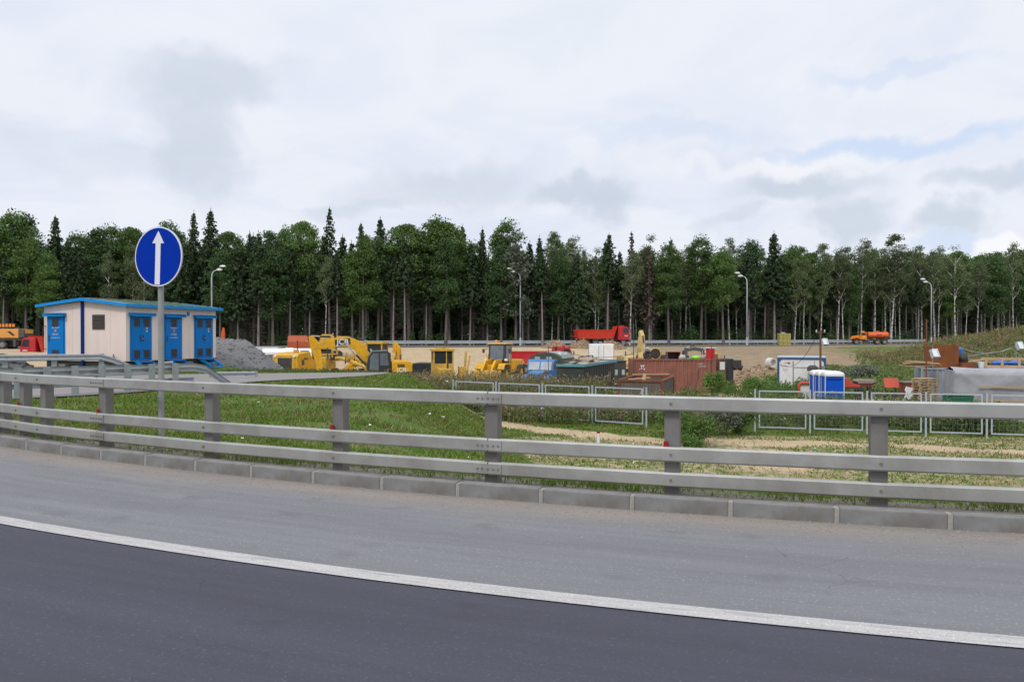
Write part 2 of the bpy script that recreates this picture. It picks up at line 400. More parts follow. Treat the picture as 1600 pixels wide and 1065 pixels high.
def hgt(x, y):
    x = np.asarray(x, float); y = np.asarray(y, float)
    d = (y - Yk(x)) / np.sqrt(1 + Sk(x) ** 2)
    u = np.minimum(d - 1.3, x - XL(y))
    b = sm(u / 5.6)
    pl = .06 - .36 * sm((d - 1.2) / 5) + .22 * sm((d - 9) / 7)
    pl = pl + .05 * wav(x, y, .9, .4) * sm((d - 1.5) / 3) * (1 - sm((y - 24) / 5))
    z = pl * (1 - b) + (-2.45 + .07 * wav(x, y, .55, 1.0) + .05 * wav(x, y, 1.6, 2.0)) * b
    wdt = 17 + 16 * sm((x - 14) / 18)
    f = sm((y - (Yf(x) - 6 - wdt)) / wdt)
    rough_ = .25 * wav(x, y, .33, .2) + .15 * wav(x, y, .9, 1.2)
    z = z * (1 - f) + rough_ * 4 * f * (1 - f) * sm((x - 8) / 10)
    hill = sm((x - 45) / 15) * np.exp(-((y - 94) / 17.0) ** 2)
    z = z + hill * (3.9 + .5 * wav(x, y, .3, .7))
    z = np.where(y > Yf(x) + 6, np.maximum(z, .02 * (y - Yf(x) - 6).clip(0, 60)), z)
    z = np.where(d < .6, -.08, np.where(d < 1.3, -.08 + (z + .08) * np.clip((d - .6) / .7, 0, 1), z))
    return z
def hz(x, y): return float(hgt(x, y))
def thing(name, label, cat, px, Y, rz=0, group=None, z=None, x=None):
    xx = X(px, Y) if x is None else x
    o = ob(name, None, None, (xx, Y, hz(xx, Y) if z is None else z), R(rz))
    o.empty_display_size = .2
    return tag(o, label, cat, group)

# ------------------------------------------------------------------ ground
def ground():
    def axis(segs):
        a = []
        for lo, hi, st in segs: a += list(np.arange(lo, hi, st))
        return np.array(a)
    xs = axis([(-1500, -400, 120), (-400, -120, 20), (-120, -34, 1.3), (-34, 34, .4), (34, 120, 1.0), (120, 400, 20), (400, 1501, 110)])
    ys = axis([(-300, -20, 40), (-20, 6, 2), (6, 50, .4), (50, 135, .8), (135, 220, 5), (220, 600, 40), (600, 2001, 140)])
    XX, YY = np.meshgrid(xs, ys); ZZ = hgt(XX, YY)
    V = np.stack([XX, YY, ZZ], -1).reshape(-1, 3)
    ny, nx = XX.shape
    i = np.arange(ny - 1)[:, None] * nx + np.arange(nx - 1)[None, :]
    F = np.stack([i, i + 1, i + nx + 1, i + nx], -1).reshape(-1, 4)
    m = bpy.data.materials.new('ground_cover'); m.use_nodes = True
    me = fast_mesh('ground', V, F, m)
    me.polygons.foreach_set('use_smooth', [True] * len(me.polygons))
    x, y, z = V[:, 0], V[:, 1], V[:, 2]
    sand, brown, grav = masks(x, y)
    C = np.stack([sand, brown, grav, np.ones_like(sand)], -1).astype(np.float32)
    a = me.color_attributes.new('cover', 'FLOAT_COLOR', 'POINT'); a.data.foreach_set('color', C.ravel())
    t = m.node_tree; N = t.nodes; L = t.links; b = N['Principled BSDF']; b.inputs['Roughness'].default_value = .95
    b.inputs['Specular IOR Level'].default_value = .2
    at = N.new('ShaderNodeAttribute'); at.attribute_name = 'cover'
    sp = N.new('ShaderNodeSeparateColor'); L.new(at.outputs['Color'], sp.inputs[0])
    tcn = N.new('ShaderNodeTexCoord')
    def nz(s, d=7, r=.6):
        n = N.new('ShaderNodeTexNoise'); n.inputs['Scale'].default_value = s; n.inputs['Detail'].default_value = d; n.inputs['Roughness'].default_value = r
        L.new(tcn.outputs['Object'], n.inputs['Vector']); return n.outputs[0]
    def mr(v, a0, a1):
        n = N.new('ShaderNodeMapRange'); L.new(v, n.inputs[0]); n.inputs[1].default_value = a0; n.inputs[2].default_value = a1; return n.outputs[0]
    def mix(f, a0, a1):
        n = N.new('ShaderNodeMix'); n.data_type = 'RGBA'; L.new(f, n.inputs[0])
        for s, q in ((n.inputs[6], a0), (n.inputs[7], a1)):
            if isinstance(q, tuple): s.default_value = (*q, 1)
            else: L.new(q, s)
        return n.outputs[2]
    def edge(v, nzv, k=1.1):
        n = N.new('ShaderNodeMath'); n.operation = 'MULTIPLY_ADD'; L.new(nzv, n.inputs[0]); n.inputs[1].default_value = k; 
        q = N.new('ShaderNodeMath'); q.operation = 'SUBTRACT'; L.new(v, q.inputs[0]); q.inputs[1].default_value = k * .5; L.new(q.outputs[0], n.inputs[2])
        return mr(n.outputs[0], .35, .65)
    nA, nB, nC, nD = nz(.7), nz(2.5), nz(9), nz(.22, 5)
    gr = mix(mr(nB, .3, .7), (.080, .150, .020), (.058, .115, .016))
    gr = mix(mr(nA, .48, .72), gr, (.17, .145, .055))
    gr = mix(mr(nC, .60, .75), gr, (.17, .125, .07))
    sa = mix(mr(nA, .35, .68), (.50, .385, .24), (.40, .305, .19)); sa = mix(mr(nC, .5, .72), sa, (.28, .205, .13))
    br = mix(mr(nA, .35, .68), (.30, .22, .14), (.215, .16, .105)); br = mix(mr(nC, .52, .72), br, (.37, .285, .19))
    gv = mix(mr(nC, .35, .65), (.24, .225, .205), (.15, .14, .13))
    c_ = mix(edge(sp.outputs[1], nA, .9), gr, br)
    c_ = mix(edge(sp.outputs[0], nB, .9), c_, sa)
    c_ = mix(edge(sp.outputs[2], nB, .5), c_, gv)
    L.new(c_, b.inputs['Base Color'])
    bp = N.new('ShaderNodeBump'); bp.inputs['Strength'].default_value = .7; bp.inputs['Distance'].default_value = .08
    L.new(nC, bp.inputs['Height']); L.new(bp.outputs[0], b.inputs['Normal'])
    return tag(ob('ground', me), kind='structure')
def seg_dist(x, y, pts):
    d = np.full_like(x, 1e9)
    for (x0, y0), (x1, y1) in zip(pts, pts[1:]):
        t = np.clip(((x - x0) * (x1 - x0) + (y - y0) * (y1 - y0)) / ((x1 - x0) ** 2 + (y1 - y0) ** 2), 0, 1)
        d = np.minimum(d, np.hypot(x - x0 - t * (x1 - x0), y - y0 - t * (y1 - y0)))
    return d
TRAIL = [(-5.6, 39.8), (-4.0, 40.2), (-2.2, 39.8), (-.3, 37.6), (3, 34.2), (6, 32.6), (9.5, 31.2), (13, 31.0), (17, 29.8), (26, 27.4)]
def masks(x, y):
    d = (y - Yk(x)) / np.sqrt(1 + Sk(x) ** 2)
    u = np.minimum(d - 1.3, x - XL(y)); b = sm(u / 5.6)
    tr = 1 - sm((seg_dist(x, y, TRAIL) - .35) / .8)
    spot = np.exp(-(((x - 8.6) / 2.2) ** 2 + ((y - 27.5) / 3.5) ** 2)) * 1.1
    floor_ = sm((b - .93) / .06)
    sand = np.maximum(tr, np.maximum(spot, floor_ * .50 * (y < 33.5) + .12 * floor_ * (y >= 33.5)))
    brown = floor_ * .45 * sm((y - 35) / 3)
    site = floor_ * sm((y - 47) / 6)
    sand = np.maximum(sand, site * .72)
    bank = sm((y - (Yf(x) - 40)) / 10)
    sand = np.where(bank > 0, np.maximum(sand * (1 - bank), bank * (1 - sm((x - 10) / 14)) * 1.0), sand)
    rb = bank * sm((x - 10) / 14)
    brown = np.maximum(brown, rb * (1 - .75 * sm((x - 36) / 18) * (1 - sm((y - (Yf(x) - 13)) / 6))))
    # the plateau behind the transformer house is sandy
    sand = np.maximum(sand, sm((y - 44) / 4) * (x < -20) * .95)
    hillm = sm((x - 46) / 10) * np.exp(-((y - 94) / 17.0) ** 2)
    sand = sand * (1 - hillm); brown = np.clip(brown * (1 - .7 * hillm), 0, 1)
    forest = sm((y - Yf(x) - 9) / 3)
    sand = sand * (1 - forest); brown = np.maximum(brown * (1 - forest), forest * .62)
    grav = np.zeros_like(x)
    grav = np.where((np.abs(y - Yf(x) - 2) < 6.5), 1.0, grav)
    grav = np.maximum(grav, (1 - sm((d - .9) / .5)) * 1.0)
    return sand, brown, grav
ground()

# ------------------------------------------------------------------ main road
def strip_mesh(name, xs, d0, d1, z0, z1, mat, nd=2, taper=(0, 0)):
    V, F, UV = [], [], []
    s = 0.0; last = None
    for x in xs:
        p = off(x, 0)
        if last: s += math.dist(p, last)
        last = p
        for k in range(nd):
            t = k / (nd - 1); d = d0 + (d1 - d0) * t + (taper[0] + (taper[1] - taper[0]) * t) * min(max(0, -x), 12)
            q = off(x, d); V.append((q[0], q[1], z0 + (z1 - z0) * t)); UV.append((s, d))
    n = len(xs)
    for i in range(n - 1):
        for k in range(nd - 1):
            a = i * nd + k; F.append((a, a + 1, a + nd + 1, a + nd))
    me = fast_mesh(name, V, F, mat)
    uvl = me.uv_layers.new(name='along')
    li = np.empty(len(me.loops), np.int32); me.loops.foreach_get('vertex_index', li)
    uvl.data.foreach_set('uv', np.array(UV, np.float32)[li].ravel())
    # faces must look up
    if me.polygons[0].normal.z < 0: me.flip_normals()
    return me
def asphalt(name, c1, c2, dust=None, line=False):
    m = bpy.data.materials.new(name); m.use_nodes = True
    t = m.node_tree; N = t.nodes; L = t.links; b = N['Principled BSDF']; b.inputs['Roughness'].default_value = .85
    b.inputs['Specular IOR Level'].default_value = .3
    uv = N.new('ShaderNodeUVMap'); uv.uv_map = 'along'
    def nz(sx, sy, s, d=6, r=.6):
        mp = N.new('ShaderNodeMapping'); mp.inputs['Scale'].default_value = (sx, sy, 1); L.new(uv.outputs[0], mp.inputs[0])
        n = N.new('ShaderNodeTexNoise'); n.inputs['Scale'].default_value = s; n.inputs['Detail'].default_value = d; n.inputs['Roughness'].default_value = r
        L.new(mp.outputs[0], n.inputs['Vector']); return n.outputs[0]
    def mr(v, a0, a1, lo=0, hi=1):
        n = N.new('ShaderNodeMapRange'); L.new(v, n.inputs[0])
        for i, q in enumerate((a0, a1, lo, hi)): n.inputs[i + 1].default_value = q
        return n.outputs[0]
    def mix(f, a0, a1):
        n = N.new('ShaderNodeMix'); n.data_type = 'RGBA'; L.new(f, n.inputs[0])
        for s, q in ((n.inputs[6], a0), (n.inputs[7], a1)):
            if isinstance(q, tuple): s.default_value = (*q, 1)
            else: L.new(q, s)
        return n.outputs[2]
    streak = nz(.22, 3.0, 1.6); streak2 = nz(.9, 14, 2.2, 5, .7); grain = nz(1, 1, 60, 3, .7); patch = nz(.5, .8, .8)
    c_ = mix(mr(streak, .3, .7), c1, c2)
    c_ = mix(mr(patch, .42, .7, 0, .35), c_, tuple(q * .8 for q in c1))
    c_ = mix(mr(streak2, .55, .8, 0, .45), c_, tuple(min(1, q * 1.35) for q in c1))
    c_ = mix(mr(grain, .45, .75, 0, .5), c_, tuple(q * .55 for q in c1))
    c_ = mix(mr(nz(1, 1, 38, 2, .6), .62, .7, 0, .5), c_, tuple(min(1, q * 1.9) for q in c1))
    if dust:
        sx = N.new('ShaderNodeSeparateXYZ'); L.new(uv.outputs[0], sx.inputs[0])
        ad = N.new('ShaderNodeMath'); ad.operation = 'MULTIPLY_ADD'; L.new(nz(.3, 1.4, 1.5), ad.inputs[0]); ad.inputs[1].default_value = 1.1; L.new(sx.outputs[1], ad.inputs[2])
        c_ = mix(mr(ad.outputs[0], -.35, .7, 0, .62), c_, dust)
    if not line:
        sy = N.new('ShaderNodeSeparateXYZ'); L.new(uv.outputs[0], sy.inputs[0])
        # wheel paths polished darker, oil drips between them
        wp = N.new('ShaderNodeMath'); wp.operation = 'SINE'; ml = N.new('ShaderNodeMath'); ml.operation = 'MULTIPLY_ADD'; L.new(sy.outputs[1], ml.inputs[0]); ml.inputs[1].default_value = 3.3; ml.inputs[2].default_value = .7; L.new(ml.outputs[0], wp.inputs[0])
        wa = N.new('ShaderNodeMath'); wa.operation = 'MULTIPLY'; L.new(mr(wp.outputs[0], -.2, .9), wa.inputs[0]); L.new(mr(streak, .3, .65, .15, .45), wa.inputs[1])
        c_ = mix(wa.outputs[0], c_, tuple(q * .66 for q in c1))
        st_ = nz(.9, 1.1, 1.7, 4, .5); c_ = mix(mr(st_, .62, .72, 0, .5), c_, tuple(q * .6 for q in c1))
        # fine cracks
        vo = N.new('ShaderNodeTexVoronoi'); vo.feature = 'DISTANCE_TO_EDGE'; vo.inputs['Scale'].default_value = .55
        wv = N.new('ShaderNodeMapping'); L.new(uv.outputs[0], wv.inputs[0]); nv = N.new('ShaderNodeTexNoise'); nv.inputs['Scale'].default_value = 3; L.new(uv.outputs[0], nv.inputs['Vector'])
        av = N.new('ShaderNodeVectorMath'); av.operation = 'MULTIPLY_ADD'; L.new(nv.outputs['Color'], av.inputs[0]); av.inputs[1].default_value = (.35, .35, 0); L.new(wv.outputs[0], av.inputs[2]); L.new(av.outputs[0], vo.inputs['Vector'])
        ck = N.new('ShaderNodeMath'); ck.operation = 'MULTIPLY'; L.new(mr(vo.outputs['Distance'], .004, .0, 0, .6), ck.inputs[0]); L.new(mr(nz(.4, .4, .9, 3), .5, .62), ck.inputs[1])
        c_ = mix(ck.outputs[0], c_, tuple(q * .3 for q in c1))
        # pale stones in the aggregate
        c_ = mix(mr(nz(1, 1, 22, 2, .5), .66, .72, 0, .35), c_, tuple(min(1, q * 1.7) for q in c1))
    if line:
        c_ = mix(mr(streak2, .50, .70, 0, .85), c_, (.2, .2, .2))
        c_ = mix(mr(nz(1, 1, 30, 4, .7), .58, .68, 0, .6), c_, (.16, .16, .17))
    L.new(c_, b.inputs['Base Color'])
    bp = N.new('ShaderNodeBump'); bp.inputs['Strength'].default_value = .35; bp.inputs['Distance'].default_value = .006
    L.new(grain, bp.inputs['Height']); L.new(bp.outputs[0], b.inputs['Normal'])
    return m
RX = [x * .5 for x in range(-80, 81)]
lane_m = asphalt('asphalt_dark', (.068, .069, .089), (.055, .056, .073))
shoulder_m = asphalt('asphalt_worn', (.205, .207, .213), (.155, .158, .166), dust=(.34, .27, .205))
line_m = asphalt('road_paint', (.50, .485, .47), (.43, .415, .40), line=True)
tag(ob('road', strip_mesh('road', RX, 0.05, -15, 0, 0, lane_m, 6)), kind='structure')
tag(ob('road_shoulder', strip_mesh('road_shoulder', RX, 0.02, -2.92, .004, .004, shoulder_m, 8, (0, .015))), kind='structure')
tag(ob('road_edge_line', strip_mesh('road_edge_line', RX, -2.85, -3.05, .009, .009, line_m, 2, (.015, .015))), kind='structure')
verge_m = M('verge_soil', (.20, .17, .135), (.125, .105, .085), 5, rough=.95, bump=.6, dirt=(.055, .065, .03), dscale=1.4, damt=.8)
tag(ob('verge', strip_mesh('verge', [x * .25 for x in range(-120, 121)], .14, 1.65, .135, -.03, verge_m, 6)), kind='structure')
# kerb stones, one metre each
kerb = tag(ob('kerb', None), kind='structure')
def kerb_line():
    stone = MB().box(0, 0, .02, .955, .15, .27).mesh('kerb_stone', concrete, bevel=.014)
    jm = MB().box(0, 0, .015, .046, .138, .262).mesh('mortar_joint', mortar)
    x, s = 18.0, 0.0
    while x > -22:
        s_ = float(Sk(x)); n = math.hypot(1, s_); nx = x - 1 / n
        q = off((x + nx) / 2, .075); a = math.atan(float(Sk((x + nx) / 2)))
        o = ob('kerb_stone', stone, kerb, (q[0], q[1], rng.uniform(-.006, .006)), a + R(rng.uniform(-.5, .5)))
        q = off(nx, .072); ob('mortar_joint', jm, kerb, (q[0], q[1], 0), a)
        x = nx
kerb_line()

# ------------------------------------------------------------------ three-rail barrier beside the road
def barrier_path():
    """posts from far right to the kink, then along the side road; returns points and headings"""
    pts = []
    x = 17.16 + .0
    # post grid fixed so that one post stands at x = 1.72
    xs = [1.604, 3.622]
    while xs[-1] < 18: xs.append(xs[-1] + 2.12 / math.hypot(1, float(Sk(xs[-1]))))
    xs = xs[::-1]
    xs += [-0.414, -2.437, -4.504, -6.622, -8.081]
    for x in xs: pts.append(off(x, .36))
    k = pts[-1]
    for i in range(1, 15): pts.append((k[0] - .8 * .81 * i, k[1] + .8 * .59 * i))
    return pts
BP = barrier_path()
bar = tag(ob('guard_barrier', None, None, (BP[8][0], BP[8][1], 0)), 'grey steel roadside barrier with three box rails along the kerb', 'barrier')
bo = Vector((BP[8][0], BP[8][1], 0))
def side_of(i):
    a = Vector((*BP[max(i - 1, 0)], 0)); b = Vector((*BP[min(i + 1, len(BP) - 1)], 0)); d = (b - a).normalized()
    n = Vector((d.y, -d.x, 0))
    if n.y < 0: n = -n
    return d, n                      # n points away from the road
def barrier():
    for zlo, zhi in ((1.02, 1.178), (.468, .628), (.196, .352)):
        for i in range(0, len(BP) - 1, 3):
            idx = list(range(i, min(i + 4, len(BP)))); rings = []
            for q, j in enumerate(idx):
                d, n = side_of(j); p = Vector((*BP[j], 0)) - bo
                if q == 0 and i > 0: p = p + (Vector((*BP[idx[1]], 0)) - Vector((*BP[j], 0))).normalized() * .012
                dep = .085; e = .018
                sec = [(0, zlo + e), (e, zlo), (dep - e, zlo), (dep, zlo + e), (dep, zhi - e), (dep - e, zhi), (e, zhi), (0, zhi - e)]
                rings.append([(p.x + n.x * a, p.y + n.y * a, z) for a, z in sec])
            MB().loft(rings).build('rail', railm, bar)
    for j in range(len(BP)):
        d, n = side_of(j); p = Vector((*BP[j], 0)) - bo; a = math.atan2(d.y, d.x)
        c_ = p + n * .165
        # open channel post
        m = MB()
        m.box(c_.x - d.x * .075, c_.y - d.y * .075, .52, .012, .14, 1.22, a)
        m.box(c_.x + d.x * .075, c_.y + d.y * .075, .52, .012, .14, 1.22, a)
        q = p + n * .103; m.box(q.x, q.y, .52, .16, .01, 1.22, a)
        po = m.build('post', postm, bar)
        for z in (1.10, .548, .274):
            q = p + n * -.004
            MB().cyl(q - Vector((0, 0, -z)), q - n * .012 - Vector((0, 0, -z)), .016, n=6).build('bolt', postm, bar)
        if j % 2 == 0:
            q = p + n * .06 - d * .0
            MB().box(q.x - d.x * -.06, q.y - d.y * -.06, .655, .05, .02, .06, a).build('reflector', reflr, bar)
barrier()
def splices():
    for zlo, zhi in ((1.02, 1.178), (.468, .628), (.196, .352)):
        for i in range(3, len(BP) - 1, 3):
            d, n = side_of(i); p = Vector((*BP[i], 0)) - bo; a = math.atan2(d.y, d.x); q = p - n * .004
            sp_ = MB().box(q.x, q.y, (zlo + zhi) / 2, .34, .008, zhi - zlo - .05, a).build('splice_plate', railm, bar)
            for k in (-.13, -.07, .07, .13):
                c_ = p + d * k - n * .008; MB().cyl((c_.x, c_.y, (zlo + zhi) / 2), (c_.x - n.x * .012, c_.y - n.y * .012, (zlo + zhi) / 2), .013, n=6).build('splice_bolt', postm, sp_)
splices()
def grit():
    r = np.random.default_rng(3); n = 3800; x = r.uniform(-10, 8, n); d = -np.abs(r.normal(size=n)) * .32 - .01; s0 = Sk(x); nn = np.sqrt(1 + s0 ** 2)
    P = np.stack([x - s0 / nn * d, Yk(x) + d / nn, np.full(n, .006)], 1); sz = r.uniform(.003, .011, (n, 1))
    o6 = np.array([[1, 0, 0], [0, 1, 0], [-1, 0, 0], [0, -1, 0], [0, 0, 1.0]]); V = (P[:, None] + o6[None] * sz[:, None] * r.uniform(.7, 1.3, (n, 5, 1))).reshape(-1, 3)
    f = np.array([[0, 1, 4], [1, 2, 4], [2, 3, 4], [3, 0, 4]]); F = (np.arange(n)[:, None, None] * 5 + f[None]).reshape(-1, 3)
    tag(ob('grit', fast_mesh('grit', V, F, M('grit_stone', (.33, .28, .22), (.2, .17, .14), 30, rough=.95, isl=.3))), 'loose grit and small stones swept along the kerb', 'grit', kind='stuff')
grit()

# ------------------------------------------------------------------ side road to the works
SIDE_N = [(-34, 8.5 + 27), (-25, 17.6 + 4), (-18, 24.4), (-12.2, 30.3), (-8.2, 34.0), (-6.6, 36.2), (-6.0, 38.4)]
SIDE_N[0] = (-33, 16.5)
SIDE_F = [(-46, 28), (-33, 31.5), (-25, 34.8), (-19, 36.8), (-13, 38.3), (-9, 39.0), (-6.2, 39.5)]
def side_road():
    V, F, UV = [], [], []; nd = 22; pn, pf = [], []
    for a in range(len(SIDE_N) - 1):
        for t in (0, .1, .2, .3, .4, .5, .6, .7, .8, .9):
            pn.append(tuple(SIDE_N[a][k] * (1 - t) + SIDE_N[a + 1][k] * t for k in (0, 1))); pf.append(tuple(SIDE_F[a][k] * (1 - t) + SIDE_F[a + 1][k] * t for k in (0, 1)))
    pn.append(SIDE_N[-1]); pf.append(SIDE_F[-1])
    for i, (p, q) in enumerate(zip(pn, pf)):
        for k in range(nd):
            t = k / (nd - 1); x = p[0] * (1 - t) + q[0] * t; y = p[1] * (1 - t) + q[1] * t
            V.append((x, y, hz(x, y) + .05)); UV.append((i * .5, t * 8))
    for i in range(len(pn) - 1):
        for k in range(nd - 1):
            a = i * nd + k; F.append((a, a + 1, a + nd + 1, a + nd))
    me = fast_mesh('side_road', V, F, asphalt('asphalt_dusty', (.265, .245, .23), (.215, .20, .19)))
    uvl = me.uv_layers.new(name='along'); li = np.empty(len(me.loops), np.int32); me.loops.foreach_get('vertex_index', li)
    uvl.data.foreach_set('uv', np.array(UV, np.float32)[li].ravel())
    if me.polygons[0].normal.z < 0: me.flip_normals()
    tag(ob('side_road', me), kind='structure')
side_road()

def w_beam(pts, zc, n_, thick=.05, h=.31):
    """corrugated crash-barrier beam along pts; n_ gives the outward normal for each point"""
    prof = [(0, -.5), (.8, -.42), (.8, -.2), (.1, -.08), (.1, .08), (.8, .2), (.8, .42), (0, .5)]
    m = MB(); rings = []
    for (p, n) in zip(pts, n_):
        z = zc if not isinstance(zc, list) else zc[len(rings)]
        out_ = [(p[0] + n[0] * a * thick, p[1] + n[1] * a * thick, z + b * h) for a, b in prof]
        inn = [(p[0] + n[0] * (a * thick - .006), p[1] + n[1] * (a * thick - .006), z + b * h) for a, b in reversed(prof)]
        rings.append(out_ + inn)
    return m.loft(rings)
def crash_barrier(label, p0, p1, step, top, name='crash_barrier', end=None, both=True, zg=None, low=None, front=True):
    p0, p1 = Vector((*p0, 0)), Vector((*p1, 0)); d = (p1 - p0).normalized(); L_ = (p1 - p0).length
    n = Vector((d.y, -d.x, 0))
    if n.y > 0: n = -n               # towards the camera
    root = tag(ob(name, None, None, (p0.x, p0.y, hz(p0.x, p0.y))), label, 'barrier')
    base = root.location.z
    k = int(L_ / step)
    for i in range(k + 1):
        q = d * (i * step + .1); g = hz(p0.x + q.x, p0.y + q.y) - base
        a = math.atan2(d.y, d.x)
        m = MB(); hh = top - base
        m.box(q.x, q.y, (hh + g - .35) / 2, .012, .14, hh - g + .35, a)
        m.box(q.x - d.x * .08 + n.x * .06, q.y - d.y * .08 + n.y * .06, (hh + g - .35) / 2, .24, .012, hh - g + .35, a)
        m.build('post', galv, root)
        if front: MB().box(q.x + n.x * .12, q.y + n.y * .12, hh - .16, .1, .1, .2, a).build('spacer', galv, root)
        if both: MB().box(q.x - n.x * .11, q.y - n.y * .11, hh - .16, .1, .1, .2, a).build('spacer', galv, root)
    def run(sgn, zc):
        pts = [d * t + n * sgn * .165 for t in (0, L_)]; zz = [zc, zc]
        if end: pts += [d * (L_ + e[0]) + n * sgn * .165 for e in end]; zz += [zc + e[1] for e in end]
        w_beam(pts, zz, [n * sgn] * len(pts)).build('beam', galv, root)
    hh = top - base
    if front: run(1, hh - .17)
    if both: run(-1, hh - .17)
    if low:
        pts = [d * t + n * .165 for t in (0, L_)]
        w_beam([p - n * .33 for p in pts], low - base, [n, n], h=.2).build('lower_beam', galv, root)
    return root
crash_barrier('galvanised crash barrier of many close posts, sloping down at its end behind the sign', (-19.4, 23.2), (-12.2, 30.7), .87, .76, end=[(.5, -.1), (1.5, -.8)], low=.12, front=False)
crash_barrier('galvanised crash barrier on the far side of the side road, before the transformer house', (-31, 34.0), (-19.9, 38.6), 2.0, .92, end=[(.5, -.15), (1.2, -.5)], both=False)
crash_barrier('low galvanised barrier section before the blue steps of the transformer house', (-18.2, 32.3), (-15.6, 34.3), 1.2, .45, end=[(.4, .22), (.9, .25)], both=False)
crash_barrier('short galvanised barrier end beside the gravel heap, past the sloping barrier', (-13.2, 35.0), (-11.4, 35.4), .45, .22, both=False)

# ------------------------------------------------------------------ far road with its guard rail and lamps
def far_road():
    V, F, UV = [], [], []; xs = list(range(-160, 181, 4))
    for i, x in enumerate(xs):
        y = float(Yf(x))
        for k in range(3): V.append((x, y + 1.0 + 3.4 * k, +.05)); UV.append((i * 4, k * 3.4))
    for i in range(len(xs) - 1):
        for k in range(2): a = i * 3 + k; F.append((a, a + 3, a + 4, a + 1))
    me = fast_mesh('far_road', V, F, asphalt('asphalt_far', (.2, .195, .19), (.16, .155, .15)))
    uvl = me.uv_layers.new(name='along'); li = np.empty(len(me.loops), np.int32); me.loops.foreach_get('vertex_index', li)
    uvl.data.foreach_set('uv', np.array(UV, np.float32)[li].ravel())
    if me.polygons[0].normal.z < 0: me.flip_normals()
    tag(ob('far_road', me), kind='structure')
far_road()
def far_rail():
    """the rail stands on the forest side of the far road"""
    root = tag(ob('guard_rail', None, None, (0, float(Yf(0)) + 8.4, 0)), 'long pale guard rail running along the far road before the forest', 'barrier')
    xs = list(range(-24, 84, 4)); base = root.location
    for a in range(0, len(xs) - 1, 3):
        pts = [Vector((x, float(Yf(x)) + 8.4, 0)) - Vector((0, base.y, 0)) for x in xs[a:a + 4]]
        w_beam(pts, .62, [Vector((0, -1, 0))] * len(pts), thick=.09, h=.48).build('beam', M('rail_pale', (.42, .45, .48), (.36, .39, .42), 2, rough=.5), root)
    pm = MB().box(0, 0, .3, .1, .12, 1.0).mesh('post', galv)
    for x in range(-24, 80, 2):
        ob('post', pm, root, (x, float(Yf(x)) + 8.5 - base.y, 0))
far_rail()
def lamp_post(px, Y, label, h=10.9, sgn=-1):
    t = thing('street_lamp', label, 'street lamp', px, Y, 0, 'twin-headed street lamps on the far road', z=0)
    lg = M('lamp_galv', (.52, .56, .6), (.45, .49, .53), 3, rough=.5, metal=.1)
    MB().cyl((0, 0, 0), (0, 0, 1.3), .16, .15, 10).build('base', lg, t)
    MB().tube([(0, 0, 1.2), (0, 0, h - 1.2), (sgn * .06, 0, h - .6), (sgn * .35, 0, h - .15), (sgn * .9, 0, h)], [.125, .1, .09, .07, .06], 10).build('pole', lg, t, smooth=True)
    MB().tube([(sgn * .3, 0, h - .2), (sgn * .9, -.1, h + .1), (sgn * 1.4, -.2, h + .45)], .05, 8).build('arm', lg, t)
    for (dx, dz) in ((1.15, .02), (1.7, .52)):
        MB().ell((sgn * dx, -.1 if dx < 1.5 else -.25, h + dz), (.48, .2, .17)).build('lamp_head', lampw, t, smooth=True)
lamp_post(813, 118 + 7, 'tall street lamp with two heads beside the red tipper in the site', 11.6)
lamp_post(1167, 125.5 + 7, 'tall street lamp with two heads above the rusty container', 11.5)
lamp_post(1455, 142 + 4, 'tall street lamp with two heads behind the rusty steel plate', 11.4)
lamp_post(331, 110 + 6, 'tall street lamp with two heads rising behind the transformer house roof', 11.2, 1)

# ------------------------------------------------------------------ steel mesh fence
def fence(label, p0, p1, k, hp=1.9):
    p0, p1 = Vector((*p0, 0)), Vector((*p1, 0)); d = (p1 - p0) / k
    root = tag(ob('mesh_fence', None, None, (p0.x, p0.y, 0)), label, 'fence')
    u = d.normalized(); st = d.length; a = math.atan2(u.y, u.x)
    pm = MB().box(0, 0, hp / 2 - .25, .065, .065, hp + .5).mesh('post', fencem)
    iw = st - .36; ph = hp - .32
    fm = MB()
    for sx in (-1, 1): fm.box(sx * iw / 2, 0, ph / 2, .055, .04, ph)
    for z in (0, ph): fm.box(0, 0, z, iw + .052, .038, .055)
    fme = fm.mesh('panel_frame', fencem)
    wm = MB()
    for i in range(1, 9): wm.box(0, 0, ph * i / 9, iw, .003, .003)
    for i in range(1, 13): wm.box(-iw / 2 + iw * i / 13, .004, ph / 2, .003, .003, ph)
    wme = wm.mesh('wire_mesh', M('wire_grey', (.25, .27, .29), (.2, .22, .24), 4, rough=.6))
    tops = []
    for i in range(k + 1):
        q = d * i; zz = -2.45
        ob('post', pm, root, (q.x, q.y, zz), a)
        if i < k:
            c_ = q + d / 2
            fo = ob('panel_frame', fme, root, (c_.x, c_.y, zz + .24), a)
            wo = ob('wire_mesh', wme, fo); tag(wo, kind='stuff')
fence('light grey mesh fence from the grassy mound to the gap, before the weeds', (-3.1, 42.0), (6.08, 36.0), 4)
fence('light grey mesh fence in front of the blue toilets and the tarpaulin stack', (10.66, 34.9), (26.0, 30.8), 7)

